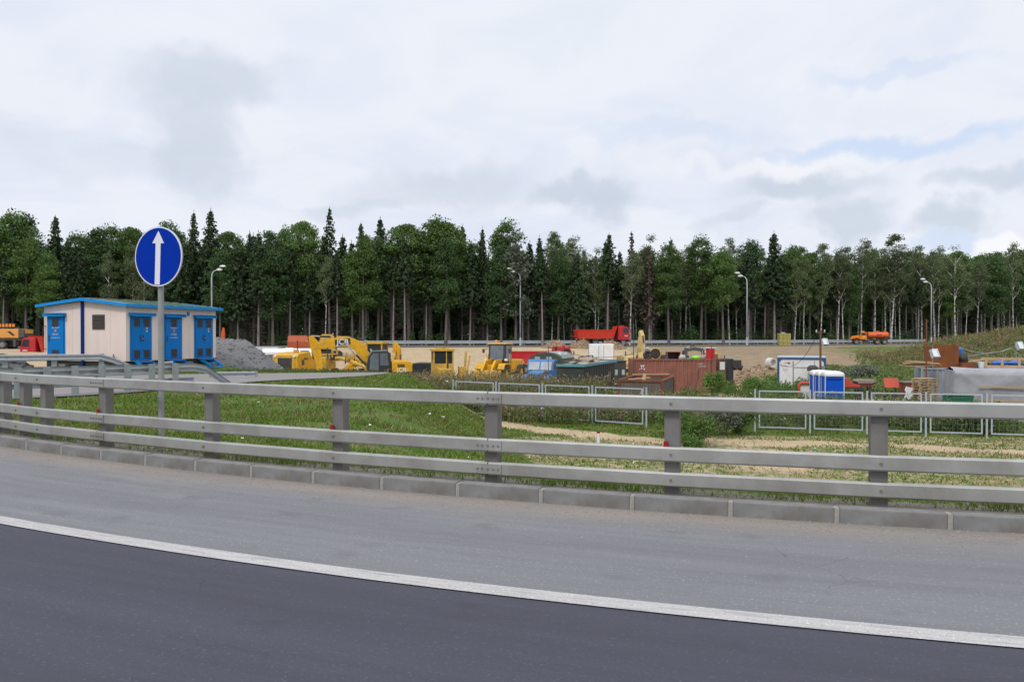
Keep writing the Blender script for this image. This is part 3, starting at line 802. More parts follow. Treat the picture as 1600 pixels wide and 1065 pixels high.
# ------------------------------------------------------------------ straight-ahead sign
def sign():
    px, Y = 249, 12.1
    t = thing('road_sign', 'round blue sign with white upward arrow on a grey pole behind the barrier', 'road sign', px, Y, 0)
    zc = CAM_Z + (522 - 401) / FPX * Y - t.location.z
    MB().cyl((0, .06, -.3), (0, .06, zc - .3), .043, n=16).build('pole', M('pole_grey', (.32, .325, .32), (.26, .265, .26), 4, rough=.5, metal=.3), t, smooth=False)
    yaw = R(-20)       # turned away to the left
    def disc(name, r, y0, y1, mat, parent):
        m = MB(); n = 64
        m.loft([[(r * math.cos(2 * math.pi * i / n), y, r * math.sin(2 * math.pi * i / n)) for i in range(n)] for y in (y0, y1)])
        return m.build(name, mat, parent)
    face = disc('sign_plate', .45, .0, .02, signgrey, t); face.location = (0, -.02, zc); face.rotation_euler = (0, R(2), yaw)
    disc('rim', .452, -.006, .0, signwhite, face)
    disc('blue_face', .432, -.010, -.006, signblue, face)
    ar = MB().prism([(-.048, -.425), (.048, -.425), (.048, .20), (.112, .20), (0, .385), (-.112, .20), (-.048, .20)], 'y', -.0135, -.0102)
    ar.build('arrow', signwhite, face)
    br = MB().box(0, .035, .2, .3, .03, .04).box(0, .035, -.2, .3, .03, .04); br.build('bracket', signgrey, face)
sign()

# ------------------------------------------------------------------ things: helpers
def pt(t, name, mat, *shapes, bevel=0.0, smooth=False, label=None):
    m = MB()
    for s_ in shapes: getattr(m, s_[0])(*s_[1:])
    o = m.build(name, mat, t, smooth, bevel)
    if label: o['label'] = label
    return o
def letters(parent, txt, size, loc, rot, mat, name='lettering'):
    cu = bpy.data.curves.new('lettering', 'FONT'); cu.body = txt; cu.size = size; cu.align_x = 'CENTER'; cu.align_y = 'CENTER'; cu.extrude = .004; cu.offset = size * .02
    o = bpy.data.objects.new('lettering_source', cu); col.objects.link(o)
    bpy.context.view_layer.update()
    me = bpy.data.meshes.new_from_object(o.evaluated_get(bpy.context.evaluated_depsgraph_get()))
    bpy.data.objects.remove(o); me.materials.clear(); me.materials.append(mat)
    q = ob(name, me, parent, loc); q.rotation_euler = rot
    return q
WH = {}
def wheel(t, x, y, z, r=.5, w_=.3, rim=None):
    key = (r, w_)
    if key not in WH:
        n = 20
        prof = [(-.5, .62), (-.5, .9), (-.36, 1.0), (.36, 1.0), (.5, .9), (.5, .62), (.3, .58), (-.3, .58)]
        m = MB(); rings = [[(r * b * math.cos(2 * math.pi * i / n), a * w_, r * b * math.sin(2 * math.pi * i / n)) for a, b in prof] for i in range(n)]
        k = len(prof)
        for q in rings: m.v += q
        for i in range(n):
            for j in range(k): m.f.append((i * k + j, i * k + (j + 1) % k, ((i + 1) % n) * k + (j + 1) % k, ((i + 1) % n) * k + j))
        m2 = MB().cyl((0, -w_ * .32, 0), (0, w_ * .32, 0), r * .6, n=16).cyl((0, -w_ * .45, 0), (0, w_ * .45, 0), r * .22, n=10)
        WH[key] = (m.mesh('wheel', rubber), m2)
    me, m2 = WH[key]
    o = ob('wheel', me, t, (x, y, z))
    m2.build('rim', rim or midgrey, o)
    return o
def scribble(t, x0, x1, z, h, y, mat, n, axis='x', seed=1):
    """a line of painted characters too small to read"""
    q = random.Random(seed); m = MB(); st = (x1 - x0) / n
    for i in range(n):
        c_ = x0 + st * (i + .5); ww = st * .62; hh = h * q.uniform(.7, 1)
        def b(dx, dz, sx, sz):
            if axis == 'x': m.box(c_ + dx, y, z + dz, sx, .006, sz)
            else: m.box(y, c_ + dx, z + dz, .006, sx, sz)
        b(-ww * .4, 0, ww * .22, hh)
        if q.random() < .7: b(ww * .3, 0, ww * .22, hh)
        if q.random() < .7: b(0, hh * .4, ww * .7, hh * .2)
        if q.random() < .5: b(0, -hh * .4, ww * .7, hh * .2)
        if q.random() < .4: b(0, 0, ww * .7, hh * .2)
    return m.build('painted_lettering', mat, t)

# ------------------------------------------------------------------ transformer house
def transformer_house():
    t = thing('transformer_house', 'cream transformer house with blue doors and blue roof edge beside the side road', 'building', 197, 39.6, 74)
    b0 = t.location.z; F = .5 - b0; E = 3.26 - b0; RG = 3.54 - b0; L_, W_ = 7.05, 5.06; y0 = W_ / 2
    # walls: two modules with a thin joint, gables rise to the ridge
    wall = lambda x: [(x, 0, F), (x, 0, E), (x, y0, RG), (x, W_, E), (x, W_, F)]
    m = MB().loft([wall(0), wall(L_)]); m.build('wall', cream, t)
    for y in (.012, W_ - .012):
        pt(t, 'corner_trim', cream, ('box', -.006, y, (F + E) / 2, .03, .05, E - F - .02))
    pt(t, 'down_pipe', navy, ('box', -.05, 2.62, (RG + .02) / 2, .1, .13, RG - .02))
    pt(t, 'plinth', plinth, ('box', L_ / 2, W_ / 2, F / 2 - .15, L_ - .12, W_ - .12, F + .28))
    for x, y in ((.3, .02), (2.4, .02), (4.6, .02), (6.7, .02), (.02, 1.2), (.02, 3.8)):
        pt(t, 'foundation_block', concrete, ('box', x, y, .12, .4, .4, .6))
    for k in range(1, 6):
        x = L_ * k / 6
        if not any(a - .1 < x < b + .1 for a, b in ((.2, 1.8), (2.65, 4.15), (5.05, 6.8))): pt(t, 'panel_seam', cream, ('box', x, -.004, (F + E) / 2, .035, .012, E - F - .06))
    for y in (.95, 3.3): pt(t, 'panel_seam', cream, ('box', -.004, y, (F + E) / 2 + .03, .012, .035, E - F))
    # roof
    o = .28; th = .13; sl = (RG - E) / y0
    r = MB()
    r.loft([[(x, -o, E - o * sl + .02), (x, -o, E - o * sl + th), (x, y0, RG + th), (x, W_ + o, E - o * sl + th), (x, W_ + o, E - o * sl + .02), (x, y0, RG + .02)] for x in (-o + .03, L_ + o - .03)])
    ro = r.build('roof', roofgreen, t)
    for x in (-o, L_ + o):
        f = MB(); f.loft([[(x + dx, -o - .02, E - o * sl - .005), (x + dx, -o - .02, E - o * sl + th + .01), (x + dx, y0, RG + th + .02), (x + dx, W_ + o + .02, E - o * sl + th + .01), (x + dx, W_ + o + .02, E - o * sl - .005), (x + dx, y0, RG - .005)] for dx in (-.025, .025)])
        f.build('fascia', blued, ro)
    for y in (-o - .025, W_ + o + .025):
        pt(ro, 'eaves_board', blued, ('box', L_ / 2, y, E - o * sl + .065, L_ + 2 * o - .06, .04, .15))
    for k in range(1, 9):
        pt(ro, 'roof_seam', roofgreen, ('bar', (L_ * k / 9, -o + .02, E - o * sl + th + .015), (L_ * k / 9, y0, RG + th + .015), .05, .04))
    pt(ro, 'ridge_cap', galv, ('box', L_ / 2, y0, RG + th + .02, L_ - .4, .3, .03))
    # doors on the long side
    zt = 2.78 - b0; zb = .53 - b0
    def door(x0, x1, double, face, k):
        wd = x1 - x0; cx = (x0 + x1) / 2; h = zt - zb
        if face == 'side': ax = lambda x, out_, z, sx, so, sz: ('box', x, -out_, z, sx, so, sz)
        else: ax = lambda x, out_, z, sx, so, sz: ('box', -out_, x, z, so, sx, sz)
        d = pt(t, 'door_frame', bluep, ax(cx, .02, (zb + zt) / 2, wd, .05, h))
        n = 2 if double else 1; lw = (wd - .1) / n
        hood = pt(t, 'door_hood', blued, ax(cx, .13, zt + .09, wd + .18, .24, .13), ax(cx, .235, zt + .06, wd + .2, .03, .16))
        for i in range(n):
            c_ = x0 + .05 + lw * (i + .5)
            lf = pt(t, 'door', bluep, ax(c_, .055, (zb + zt) / 2, lw - .015, .03, h - .1), bevel=.006)
            vw = min(.42, lw * .66)
            for z in (zt - .32, zb + .32):
                pt(lf, 'vent_frame', bluep, ax(c_, .076, z, vw + .06, .02, .48))
                pt(lf, 'vent', ventdk, ax(c_, .085, z, vw, .02, .42))
                for q in range(6): pt(lf, 'vent_slat', louvre, ax(c_, .1, z - .17 + q * .068, vw - .02, .022, .012))
            sgn = (1 if i == 0 else -1) if double else (-1 if face == 'side' else 1)
            hx = c_ + sgn * (lw * .5 - .1)
            pt(lf, 'handle', darkgrey, ax(hx, .1, zb + 1.12, .03, .03, .3), ax(hx, .085, zb + 1.26, .03, .05, .03), ax(hx, .085, zb + .98, .03, .05, .03))
            if double and i == 1:
                pt(lf, 'lock', steel, ax(x0 + wd / 2 + .05, .09, zb + 1.1, .06, .03, .06))
                pt(lf, 'warning_triangle', amber, ax(c_, .075, zb + 1.62, .12, .008, .1)); pt(lf, 'small_label', signwhite, ax(c_, .075, zb + 1.48, .09, .008, .06))
            if not double:
                pt(lf, 'warning_triangle', amber, ax(c_, .075, zb + 1.5, .11, .008, .1))
                a = 'x' if face == 'side' else 'y'; yy = -.078
                scribble(lf, c_ - .27, c_ + .27, zb + 1.68, .12, yy, signwhite, 8, a, k)
                scribble(lf, c_ - .2, c_ + .2, zb + 1.32, .1, yy, signwhite, 6, a, k + 1)
                scribble(lf, c_ - .28, c_ + .28, zb + 1.14, .06, yy, signwhite, 10, a, k + 2)
    door(.26, 1.75, True, 'side', 1); door(2.72, 4.08, False, 'side', 5); door(5.13, 6.72, True, 'side', 9); door(3.75, 4.85, False, 'gable', 13)
    for x in (2.58,):
        for z in (zb + 1.7, zb + .65): pt(t, 'hinge_bolt', black, ('box', x, -.04, z, .1, .08, .14))
    pt(t, 'grab_rail', black, ('tube', [(-.02, 4.98, zb + 1.75), (-.16, 5.0, zb + 1.7), (-.16, 5.0, zb + .6), (-.02, 4.98, zb + .55)], .022, 6))
    pt(t, 'louvre_frame', louvre, ('box', -.02, 1.655, 2.47 - b0, .04, .74, .74))
    lv = pt(t, 'louvre', ventdk, ('box', -.035, 1.655, 2.47 - b0, .03, .66, .66))
    for q in range(9): pt(lv, 'louvre_slat', louvre, ('box', -.055, 1.655, 2.18 - b0 + q * .072, .03, .66, .02, 0, 0, R(25)))
    pt(t, 'junction_box', blued, ('box', 4.62, -.03, 2.98 - b0, .16, .07, .2))
    pt(t, 'earth_rod', darkgrey, ('cyl', (-.15, .62, 0), (-.15, .62, .95), .025), ('box', -.15, .62, .8, .05, .14, .05))
    for cx in (1.0, 3.4, 5.9):
        st = pt(t, 'step_frame', blued, *[('bar', (cx + s_ * .48, -.12, F - .02), (cx + s_ * .48, -.95, .12), .04, .14) for s_ in (-1, 1)], ('box', cx, -.2, F - .05, 1.0, .4, .04))
        for k in range(1, 3): pt(st, 'tread', blued, ('box', cx, -.3 - .28 * k, F - .02 - .25 * k, .96, .26, .03))
transformer_house()

# ------------------------------------------------------------------ lorries
def cab_over(t, mat, x0, x1, z0, z1, w_, logo=True):
    """forward-control cab between x0 (rear) and x1 (front)"""
    zs = z0 + (z1 - z0) * .48
    prof = [(x0, z0), (x1 - .02, z0), (x1, zs), (x1 - .32, z1 - .12), (x1 - .5, z1), (x0 + .08, z1), (x0, z1 - .15)]
    m = MB().prism(prof, 'y', -w_ / 2, w_ / 2)
    cb = m.build('cab', mat, t, bevel=.05)
    nx, nz = (z1 - .12 - zs), .32; ln = math.hypot(nx, nz)
    a = (x1 + .012, zs + .04); b = (x1 - .30, z1 - .16)
    pt(cb, 'windscreen', glass, ('prism', [(a[0], a[1]), (b[0], b[1]), (b[0] - .03, b[1] - .01), (a[0] - .03, a[1] - .01)], 'y', -w_ / 2 + .12, w_ / 2 - .12))
    for s_ in (-1, 1):
        y = s_ * (w_ / 2 + .006)
        sw = [(x1 - 1.05, zs + .05), (x1 - .14, zs + .05), (x1 - .42, z1 - .2), (x1 - 1.05, z1 - .2)]
        pt(cb, 'side_window', glass, ('prism', sw, 'y', y - .008, y + .008))
        pt(cb, 'door_seam', black, ('box', x1 - 1.12, y, (z0 + z1) / 2 - .05, .02, .012, (z1 - z0) * .8))
        pt(cb, 'door_handle', black, ('box', x1 - 1.0, y, zs - .12, .16, .03, .04))
        pt(t, 'mirror', black, ('box', x1 + .05, s_ * (w_ / 2 + .16), zs + .42, .1, .2, .42), ('bar', (x1 - .2, s_ * w_ / 2, zs + .62), (x1 + .05, s_ * (w_ / 2 + .16), zs + .6), .03, .03))
        pt(t, 'headlight', lampw, ('box', x1 + .0, s_ * (w_ / 2 - .25), z0 - .12, .06, .34, .16))
        pt(cb, 'mudguard', black, ('tube', [(x1 - 1.35, s_ * (w_ / 2 - .12), z0 - .35), (x1 - 1.2, s_ * (w_ / 2 - .12), z0 + .02), (x1 - .75, s_ * (w_ / 2 - .12), z0 + .1), (x1 - .3, s_ * (w_ / 2 - .12), z0 - .02), (x1 - .18, s_ * (w_ / 2 - .12), z0 - .3)], .1, 6))
    pt(cb, 'grille', black, ('box', x1 - .0, 0, zs - .3, .04, w_ * .72, .3))
    if logo: pt(cb, 'door_print', offwhite, ('box', x1 - .6, -w_ / 2 - .012, zs - .35, .55, .006, .1), ('box', x1 - .6, w_ / 2 + .012, zs - .35, .55, .006, .1))
    pt(t, 'bumper', darkgrey, ('box', x1 - .03, 0, z0 - .15, .3, w_ - .02, .36), bevel=.04)
    pt(t, 'sun_visor', black, ('box', x1 - .22, 0, z1 - .06, .25, w_ * .85, .04, 0, 0, R(18)))
    return cb
def tipper(t, mat, x0, x1, z0, z1, w_, raked=True):
    """open tipping body, ribs outside"""
    k = .35 if raked else .05
    side = [(x0 + .1, z0), (x1 - k, z0), (x1, z1), (x0 - .15, z1)]
    for s_ in (-1, 1):
        o = pt(t, 'side_panel', mat, ('prism', side, 'y', s_ * w_ / 2 - .03, s_ * w_ / 2 + .03))
        n = 6
        for i in range(n):
            x = x0 + .2 + (x1 - x0 - .7) * i / (n - 1)
            pt(o, 'rib', mat, ('bar', (x + .04, s_ * (w_ / 2 + .06), z0), (x - .06 + .12 * i / n, s_ * (w_ / 2 + .06), z1), .1, .07, (0, 1, 0)))
        pt(o, 'top_rail', mat, ('bar', (x0 - .15, s_ * (w_ / 2 + .02), z1), (x1, s_ * (w_ / 2 + .02), z1), .14, .12))
        pt(o, 'bottom_rail', mat, ('bar', (x0 + .1, s_ * (w_ / 2 + .02), z0), (x1 - k, s_ * (w_ / 2 + .02), z0), .13, .13))
    pt(t, 'floor_panel', mat, ('box', (x0 + x1 - k) / 2, 0, z0, x1 - x0 - k - .1, w_ - .07, .08))
    pt(t, 'headboard', mat, ('prism', [(x1 - k, z0), (x1 - k + .07, z0), (x1 + .27, z1 + .55), (x1 + .2, z1 + .55)], 'y', -w_ / 2 + .035, w_ / 2 - .035))
    pt(t, 'cab_guard', mat, ('box', x1 + .75, 0, z1 + .56, 1.1, w_ - .1, .06), ('box', x1 + 1.27, 0, z1 + .62, .06, w_ - .1, .18))
    pt(t, 'tailgate', mat, ('prism', [(x0 - .13, z1 - .02), (x0 - .07, z1 - .02), (x0 + .16, z0), (x0 + .1, z0)], 'y', -w_ / 2 + .035, w_ / 2 - .035), ('box', x0 - .35, 0, z0 + .25, .5, w_ - .2, .06, 0, 0, R(20)))
def chassis(t, x0, x1, z=.85, w_=.9):
    pt(t, 'chassis', black, ('box', (x0 + x1) / 2, -w_ / 2, z, x1 - x0, .1, .26), ('box', (x0 + x1) / 2, w_ / 2, z, x1 - x0, .1, .26), ('box', x0 + .05, 0, z, .1, w_ - .1, .2))
    pt(t, 'fuel_tank', darkgrey, ('cyl', (.3, -.95, z - .1), (1.3, -.95, z - .1), .3), ('cyl', (.3, .95, z - .1), (1.1, .95, z - .1), .28))
def dump_truck(label, px, Y, rz, cabm, bodym, z=None, name='dump_truck', group=None):
    t = thing(name, label, 'truck', px, Y, rz, group, z)
    chassis(t, -3.9, 3.6)
    cab_over(t, cabm, 2.15, 3.95, .95, 2.95, 2.45)
    tipper(t, bodym, -4.0, 1.75, 1.22, 2.42, 2.4)
    for x in (2.95, -1.35, -2.7):
        for s_ in (-1, 1): wheel(t, x, s_ * 1.02, .52, .52, .32 if x > 0 else .5)
    pt(t, 'rear_mudguard', black, *[('box', -2.0, s_ * 1.05, 1.08, 2.5, .5, .03) for s_ in (-1, 1)])
    return t
TRUCKS = None
dump_truck('red dump truck driving on the far road above the site', 941, 119.6, 8, red, redor, z=.06)
dump_truck('dark red dump truck parked behind the wheel loader, half hidden by a green van body', 838, 88, 3, red, red)
dump_truck('red lorry whose cab shows past the door end of the transformer house', 96, 88, 176, red, redor)
dump_truck('orange tipper seen from behind above a heap of soil', 466, 97.5, 106, M('dirty_orange', (.55, .12, .04), (.42, .1, .04), 3, rough=.6, dirt=(.25, .14, .09), dscale=2, damt=.8), MATS['dirty_orange'])

def tanker():
    t = thing('tank_truck', 'orange bonneted tank truck with rounded tank on the far road', 'truck', 1359, 140, 166, z=.08); t.scale = (.83,) * 3
    chassis(t, -3.4, 3.6, .95)
    bon = [(2.0, 1.05), (3.7, 1.05), (3.75, 1.55), (3.5, 1.75), (2.0, 1.95)]
    pt(t, 'bonnet', orange, ('prism', bon, 'y', -.62, .62), bevel=.08)
    for s_ in (-1, 1):
        pt(t, 'mudguard', orange, ('prism', [(1.75, 1.1), (2.1, 1.45), (2.6, 1.58), (3.4, 1.5), (3.8, 1.2), (3.8, 1.1), (3.35, 1.2), (2.9, 1.36), (2.4, 1.3), (2.1, 1.1)], 'y', s_ * .95 - .3, s_ * .95 + .3), bevel=.03)
        pt(t, 'headlight', lampw, ('cyl', (3.8, s_ * .95, 1.28), (3.86, s_ * .95, 1.28), .12))
    cb = pt(t, 'cab', orange, ('prism', [(.75, 1.0), (2.1, 1.0), (2.1, 1.9), (1.85, 2.55), (.8, 2.6), (.75, 2.4)], 'y', -1.08, 1.08), bevel=.06)
    pt(cb, 'windscreen', glass, ('prism', [(2.13, 1.95), (1.9, 2.48), (1.87, 2.47), (2.09, 1.94)], 'y', -.95, .95))
    for s_ in (-1, 1):
        pt(cb, 'side_window', glass, ('box', 1.45, s_ * 1.085, 2.18, .7, .02, .5)); pt(cb, 'rear_side_window', glass, ('box', .94, s_ * 1.085, 2.18, .2, .02, .5))
        pt(cb, 'door_print', offwhite, ('box', 1.3, s_ * 1.085, 1.6, .5, .012, .12))
        pt(t, 'beacon', amber, ('cyl', (1.3, s_ * .7, 2.58), (1.3, s_ * .7, 2.86), .13, .1))
    n = 24; rr = lambda x, s_: [(x, 1.08 * s_ * math.cos(2 * math.pi * i / n), 1.95 + .68 * s_ * math.sin(2 * math.pi * i / n)) for i in range(n)]
    tk = MB().loft([rr(-3.55, .82), rr(-3.45, .97), rr(-3.3, 1), rr(.2, 1), rr(.35, .97), rr(.45, .82)]); tk = tk.build('tank', orange2, t, smooth=True)
    pt(tk, 'hatch', orange2, ('cyl', (-1.5, 0, 2.58), (-1.5, 0, 2.82), .38, .38, 16), ('cyl', (-2.9, 0, 2.5), (-2.9, 0, 3.0), .14))
    pt(tk, 'strap', darkgrey, *[('box', x, 0, 1.25, .12, 1.9, .12) for x in (-2.8, -1.5, -.2)])
    pt(tk, 'tank_print', navy, ('box', -1.6, 1.076, 2.02, .9, .012, .14))
    pt(t, 'spare_wheel', rubber, ('cyl', (.58, -.8, 1.75), (.72, -.8, 1.75), .5))
    pt(t, 'pump_box', black, ('box', .58, .3, 1.6, .28, 1.0, 1.1))
    for x in (2.75, -1.35, -2.75):
        for s_ in (-1, 1): wheel(t, x, s_ * 1.0, .58, .58, .38, M('dusty_rim', (.3, .25, .18), (.25, .2, .15), 5))
tanker()

def box_truck(label, px, Y, rz, z=None):
    t = thing('box_truck', label, 'truck', px, Y, rz, None, z)
    chassis(t, -3.2, 2.6)
    cab_over(t, white, 1.7, 3.2, .8, 2.3, 2.1, logo=False)
    b = pt(t, 'box_body', white, ('box', -.9, 0, 2.15, 4.9, 2.5, 2.3), bevel=.03)
    pt(b, 'corner_trim', galv, *[('box', x, y, 2.15, .06, .06, 2.34) for x in (-3.34, 1.54) for y in (-1.24, 1.24)])
    for y in (-.6, .6): pt(b, 'rear_door', white, ('box', -3.36, y, 2.12, .03, 1.16, 2.1))
    pt(b, 'lock_bar', galv, *[('box', -3.39, y, 2.12, .03, .04, 2.1) for y in (-.25, .25)])
    for x in (2.3, -2.1):
        for s_ in (-1, 1): wheel(t, x, s_ * .9, .45, .45, .28)
box_truck('white box truck seen from behind, parked beyond the dark green cabin', 940, 82, 83)

def kung_truck():
    t = thing('van_body_truck', 'old lorry with blue cab and dark green van body among the weeds', 'truck', 856, 60.0, -107)
    chassis(t, -3.6, 3.4)
    cb = pt(t, 'cab', truckblue, ('prism', [(1.0, 1.0), (2.3, 1.0), (2.35, 1.62), (2.12, 2.3), (1.9, 2.42), (1.1, 2.42), (1.0, 2.2)], 'y', -1.0, 1.0), bevel=.08)
    for s_ in (-1, 1):
        pt(cb, 'windscreen', milky, ('prism', [(2.375, 1.68), (2.17, 2.24), (2.13, 2.23), (2.33, 1.67)], 'y', s_ * .45 - .4, s_ * .45 + .4))
        pt(cb, 'side_window', glass, ('box', 1.65, s_ * 1.005, 1.95, .75, .02, .5))
        pt(t, 'mudguard', truckblue, ('prism', [(2.2, .95), (2.4, 1.3), (3.0, 1.4), (3.6, 1.25), (3.7, .95)], 'y', s_ * .82 - .25, s_ * .82 + .25), bevel=.05)
        pt(t, 'headlight', lampw, ('cyl', (3.55, s_ * .75, 1.15), (3.62, s_ * .75, 1.15), .12))
        pt(t, 'mirror', black, ('box', 2.35, s_ * 1.2, 1.95, .05, .15, .3), ('bar', (2.3, s_ * .98, 1.95), (2.35, s_ * 1.2, 1.95), .03, .03))
    pt(t, 'bonnet', truckblue, ('prism', [(2.25, 1.0), (3.6, 1.0), (3.62, 1.45), (3.4, 1.58), (2.25, 1.66)], 'y', -.55, .55), bevel=.08)
    pt(t, 'bumper', darkgrey, ('box', 3.75, 0, .75, .12, 2.1, .2))
    b = MB(); prof = [(-1.2, 1.05), (1.2, 1.05), (1.2, 2.45), (1.05, 2.68), (.6, 2.86), (0, 2.92), (-.6, 2.86), (-1.05, 2.68), (-1.2, 2.45)]
    b.prism(prof, 'x', -3.8, .8); bo_ = b.build('van_body', armygreen, t, bevel=.03)
    pt(bo_, 'roof_skin', roofgrey, ('prism', [(1.215, 2.45), (1.065, 2.695), (.6, 2.875), (0, 2.935), (-.6, 2.875), (-1.065, 2.695), (-1.215, 2.45), (-1.21, 2.44), (0, 2.9), (1.21, 2.44)], 'x', -3.82, .3))
    for x, y in ((-.4, .85), (-2.4, .85)): pt(bo_, 'roof_hatch', white, ('box', x, y, 2.81, .4, .25, .06, 0, R(-20)))
    for y in (-.6, .3): pt(bo_, 'front_window', milky, ('box', .81, y, 2.5, .03, .4, .18))
    for x in (2.75, -1.6, -2.9):
        for s_ in (-1, 1): wheel(t, x, s_ * .92, .5, .5, .3)
kung_truck()

def car(label, px, Y, rz, mat, h=1.5, L_=4.3, name='parked_car', cat='car', z=None):
    t = thing(name, label, cat, px, Y, rz, None, z); w_ = 1.75
    low = [(-L_ / 2, .3), (L_ / 2, .3), (L_ / 2, .75), (L_ / 2 - .9, .95), (-L_ / 2 + .05, 1.0)]
    pt(t, 'body', mat, ('prism', low, 'y', -w_ / 2, w_ / 2), bevel=.08)
    pt(t, 'roof', mat, ('prism', [(-L_ / 2 + .1, .98), (L_ / 2 - 1.0, .94), (L_ / 2 - 1.75, h - .04), (L_ / 2 - 2.0, h), (-L_ / 2 + .5, h)], 'y', -w_ / 2 + .1, w_ / 2 - .1), bevel=.06)
    for s_ in (-1, 1):
        pt(t, 'side_window', glass, ('prism', [(-L_ / 2 + .45, 1.0), (L_ / 2 - 1.25, 1.0), (L_ / 2 - 1.8, h - .1), (-L_ / 2 + .65, h - .1)], 'y', s_ * (w_ / 2 - .095) - .012, s_ * (w_ / 2 - .095) + .012))
        for x in (-L_ / 2 + .8, L_ / 2 - .8): wheel(t, x, s_ * .78, .32, .32, .2, steel)
        pt(t, 'headlight', lampw, ('box', L_ / 2, s_ * .62, .68, .05, .3, .14)); pt(t, 'tail_light', reflr, ('box', -L_ / 2, s_ * .62, .75, .05, .25, .18))
    pt(t, 'windscreen', glass, ('prism', [(L_ / 2 - 1.02, .99), (L_ / 2 - 1.7, h - .06), (L_ / 2 - 1.66, h - .05), (L_ / 2 - .96, .98)], 'y', -w_ / 2 + .2, w_ / 2 - .2))
car('dark car parked below the tail of the orange crane', 36, 104, 5, M('car_dark', (.05, .05, .07), (.04, .04, .055), 3, rough=.3))
car('dark blue estate car between the excavator and the yellow cab', 657, 66, 172, M('car_blue', (.03, .035, .05), (.025, .03, .04), 3, rough=.3), h=1.95, L_=4.4)

def bus(label, px, Y, rz, mat, L_, h, w_, name, stripe=None, z=None, wins=6):
    t = thing(name, label, 'bus', px, Y, rz, None, z)
    pr = [(-w_ / 2, .4), (w_ / 2, .4), (w_ / 2, h - .35), (w_ / 2 - .18, h - .08), (w_ / 2 - .5, h), (-w_ / 2 + .5, h), (-w_ / 2 + .18, h - .08), (-w_ / 2, h - .35)]
    pt(t, 'body', mat, ('prism', pr, 'x', -L_ / 2, L_ / 2), bevel=.05)
    for s_ in (-1, 1):
        for i in range(wins):
            x = -L_ / 2 + .5 + (L_ - 1.0) * (i + .5) / wins
            pt(t, 'side_window', glass2, ('box', x, s_ * (w_ / 2 + .004), h - .95, (L_ - 1) / wins - .12, .02, .75))
        for x in (-L_ / 2 + 1.5, L_ / 2 - 1.6): wheel(t, x, s_ * (w_ / 2 - .15), .42, .42, .25)
        pt(t, 'headlight', lampw, ('box', L_ / 2 + .01, s_ * (w_ / 2 - .4), .8, .04, .3, .2))
    pt(t, 'windscreen', glass2, ('box', L_ / 2 + .008, 0, h - .95, .03, w_ - .35, .9))
    pt(t, 'rear_window', glass2, ('box', -L_ / 2 - .008, 0, h - .9, .03, w_ - .5, .7))
    pt(t, 'bumper', darkgrey, ('box', L_ / 2 + .05, 0, .5, .12, w_ - .1, .22))
    pt(t, 'roof_hatch', mat, ('box', 0, 0, h + .03, .7, .7, .1))
bus('grey bus parked behind the gravel heap', 384, 88, 4, M('bus_grey', (.32, .35, .39), (.27, .3, .33), 2, rough=.4), 7.4, 2.95, 2.4, 'parked_bus')
bus('white minibus standing between the grey bus and the yellow roller', 452, 79, 3, white, 4.9, 2.85, 2.0, 'minibus', wins=4)

def crane():
    t = thing('truck_crane', 'orange truck crane with black lattice-lettered boom at the picture edge', 'crane', -22, 101, 3)
    t['label'] = 'orange truck crane with dark boom, parked before the forest edge'
    chassis(t, -5, 5, .95)
    pt(t, 'deck', black, ('box', 0, 0, 1.2, 10.2, 2.4, .25))
    pt(t, 'engine_house', craneor, ('box', 1.9, 0, 1.95, 5.4, 2.2, 1.15), bevel=.08)
    pt(t, 'counterweight', darkgrey, ('prism', [(4.6, 1.4), (5.3, 1.5), (5.3, 2.4), (4.7, 2.5)], 'y', -1.1, 1.1))
    pt(t, 'rear_plate', craneor, ('box', 5.32, 0, 2.2, .05, 1.8, .5))
    bm_ = pt(t, 'boom', black, ('box', -1.2, -.2, 2.95, 9.5, .7, .62))
    for i in range(6): pt(bm_, 'painted_letter', amber, ('box', 1.6 + i * .42, -.556, 2.97, .28, .012, .36))
    pt(t, 'hook_block', darkgrey, ('box', 3.9, -.2, 2.6, .5, .4, .3))
    pt(t, 'crane_cab', craneor, ('box', -1.8, -.8, 2.0, 1.4, .9, 1.5), bevel=.06); pt(t, 'cab_window', glass, ('box', -1.8, -1.26, 2.3, 1.1, .02, .7))
    pt(t, 'arrow_mark', black, ('prism', [(3.2, 2.2), (3.6, 2.25), (4.2, 1.7), (3.9, 1.65)], 'y', -1.115, -1.105))
    pt(t, 'outrigger', darkgrey, *[('box', x, y, .75, .3, .25, .9) for x in (-3.2, 4.2) for y in (-1.15, 1.15)])
    for x in (-3.8, -2.3, 1.3, 2.6):
        for s_ in (-1, 1): wheel(t, x, s_ * 1.0, .56, .56, .4)
crane()

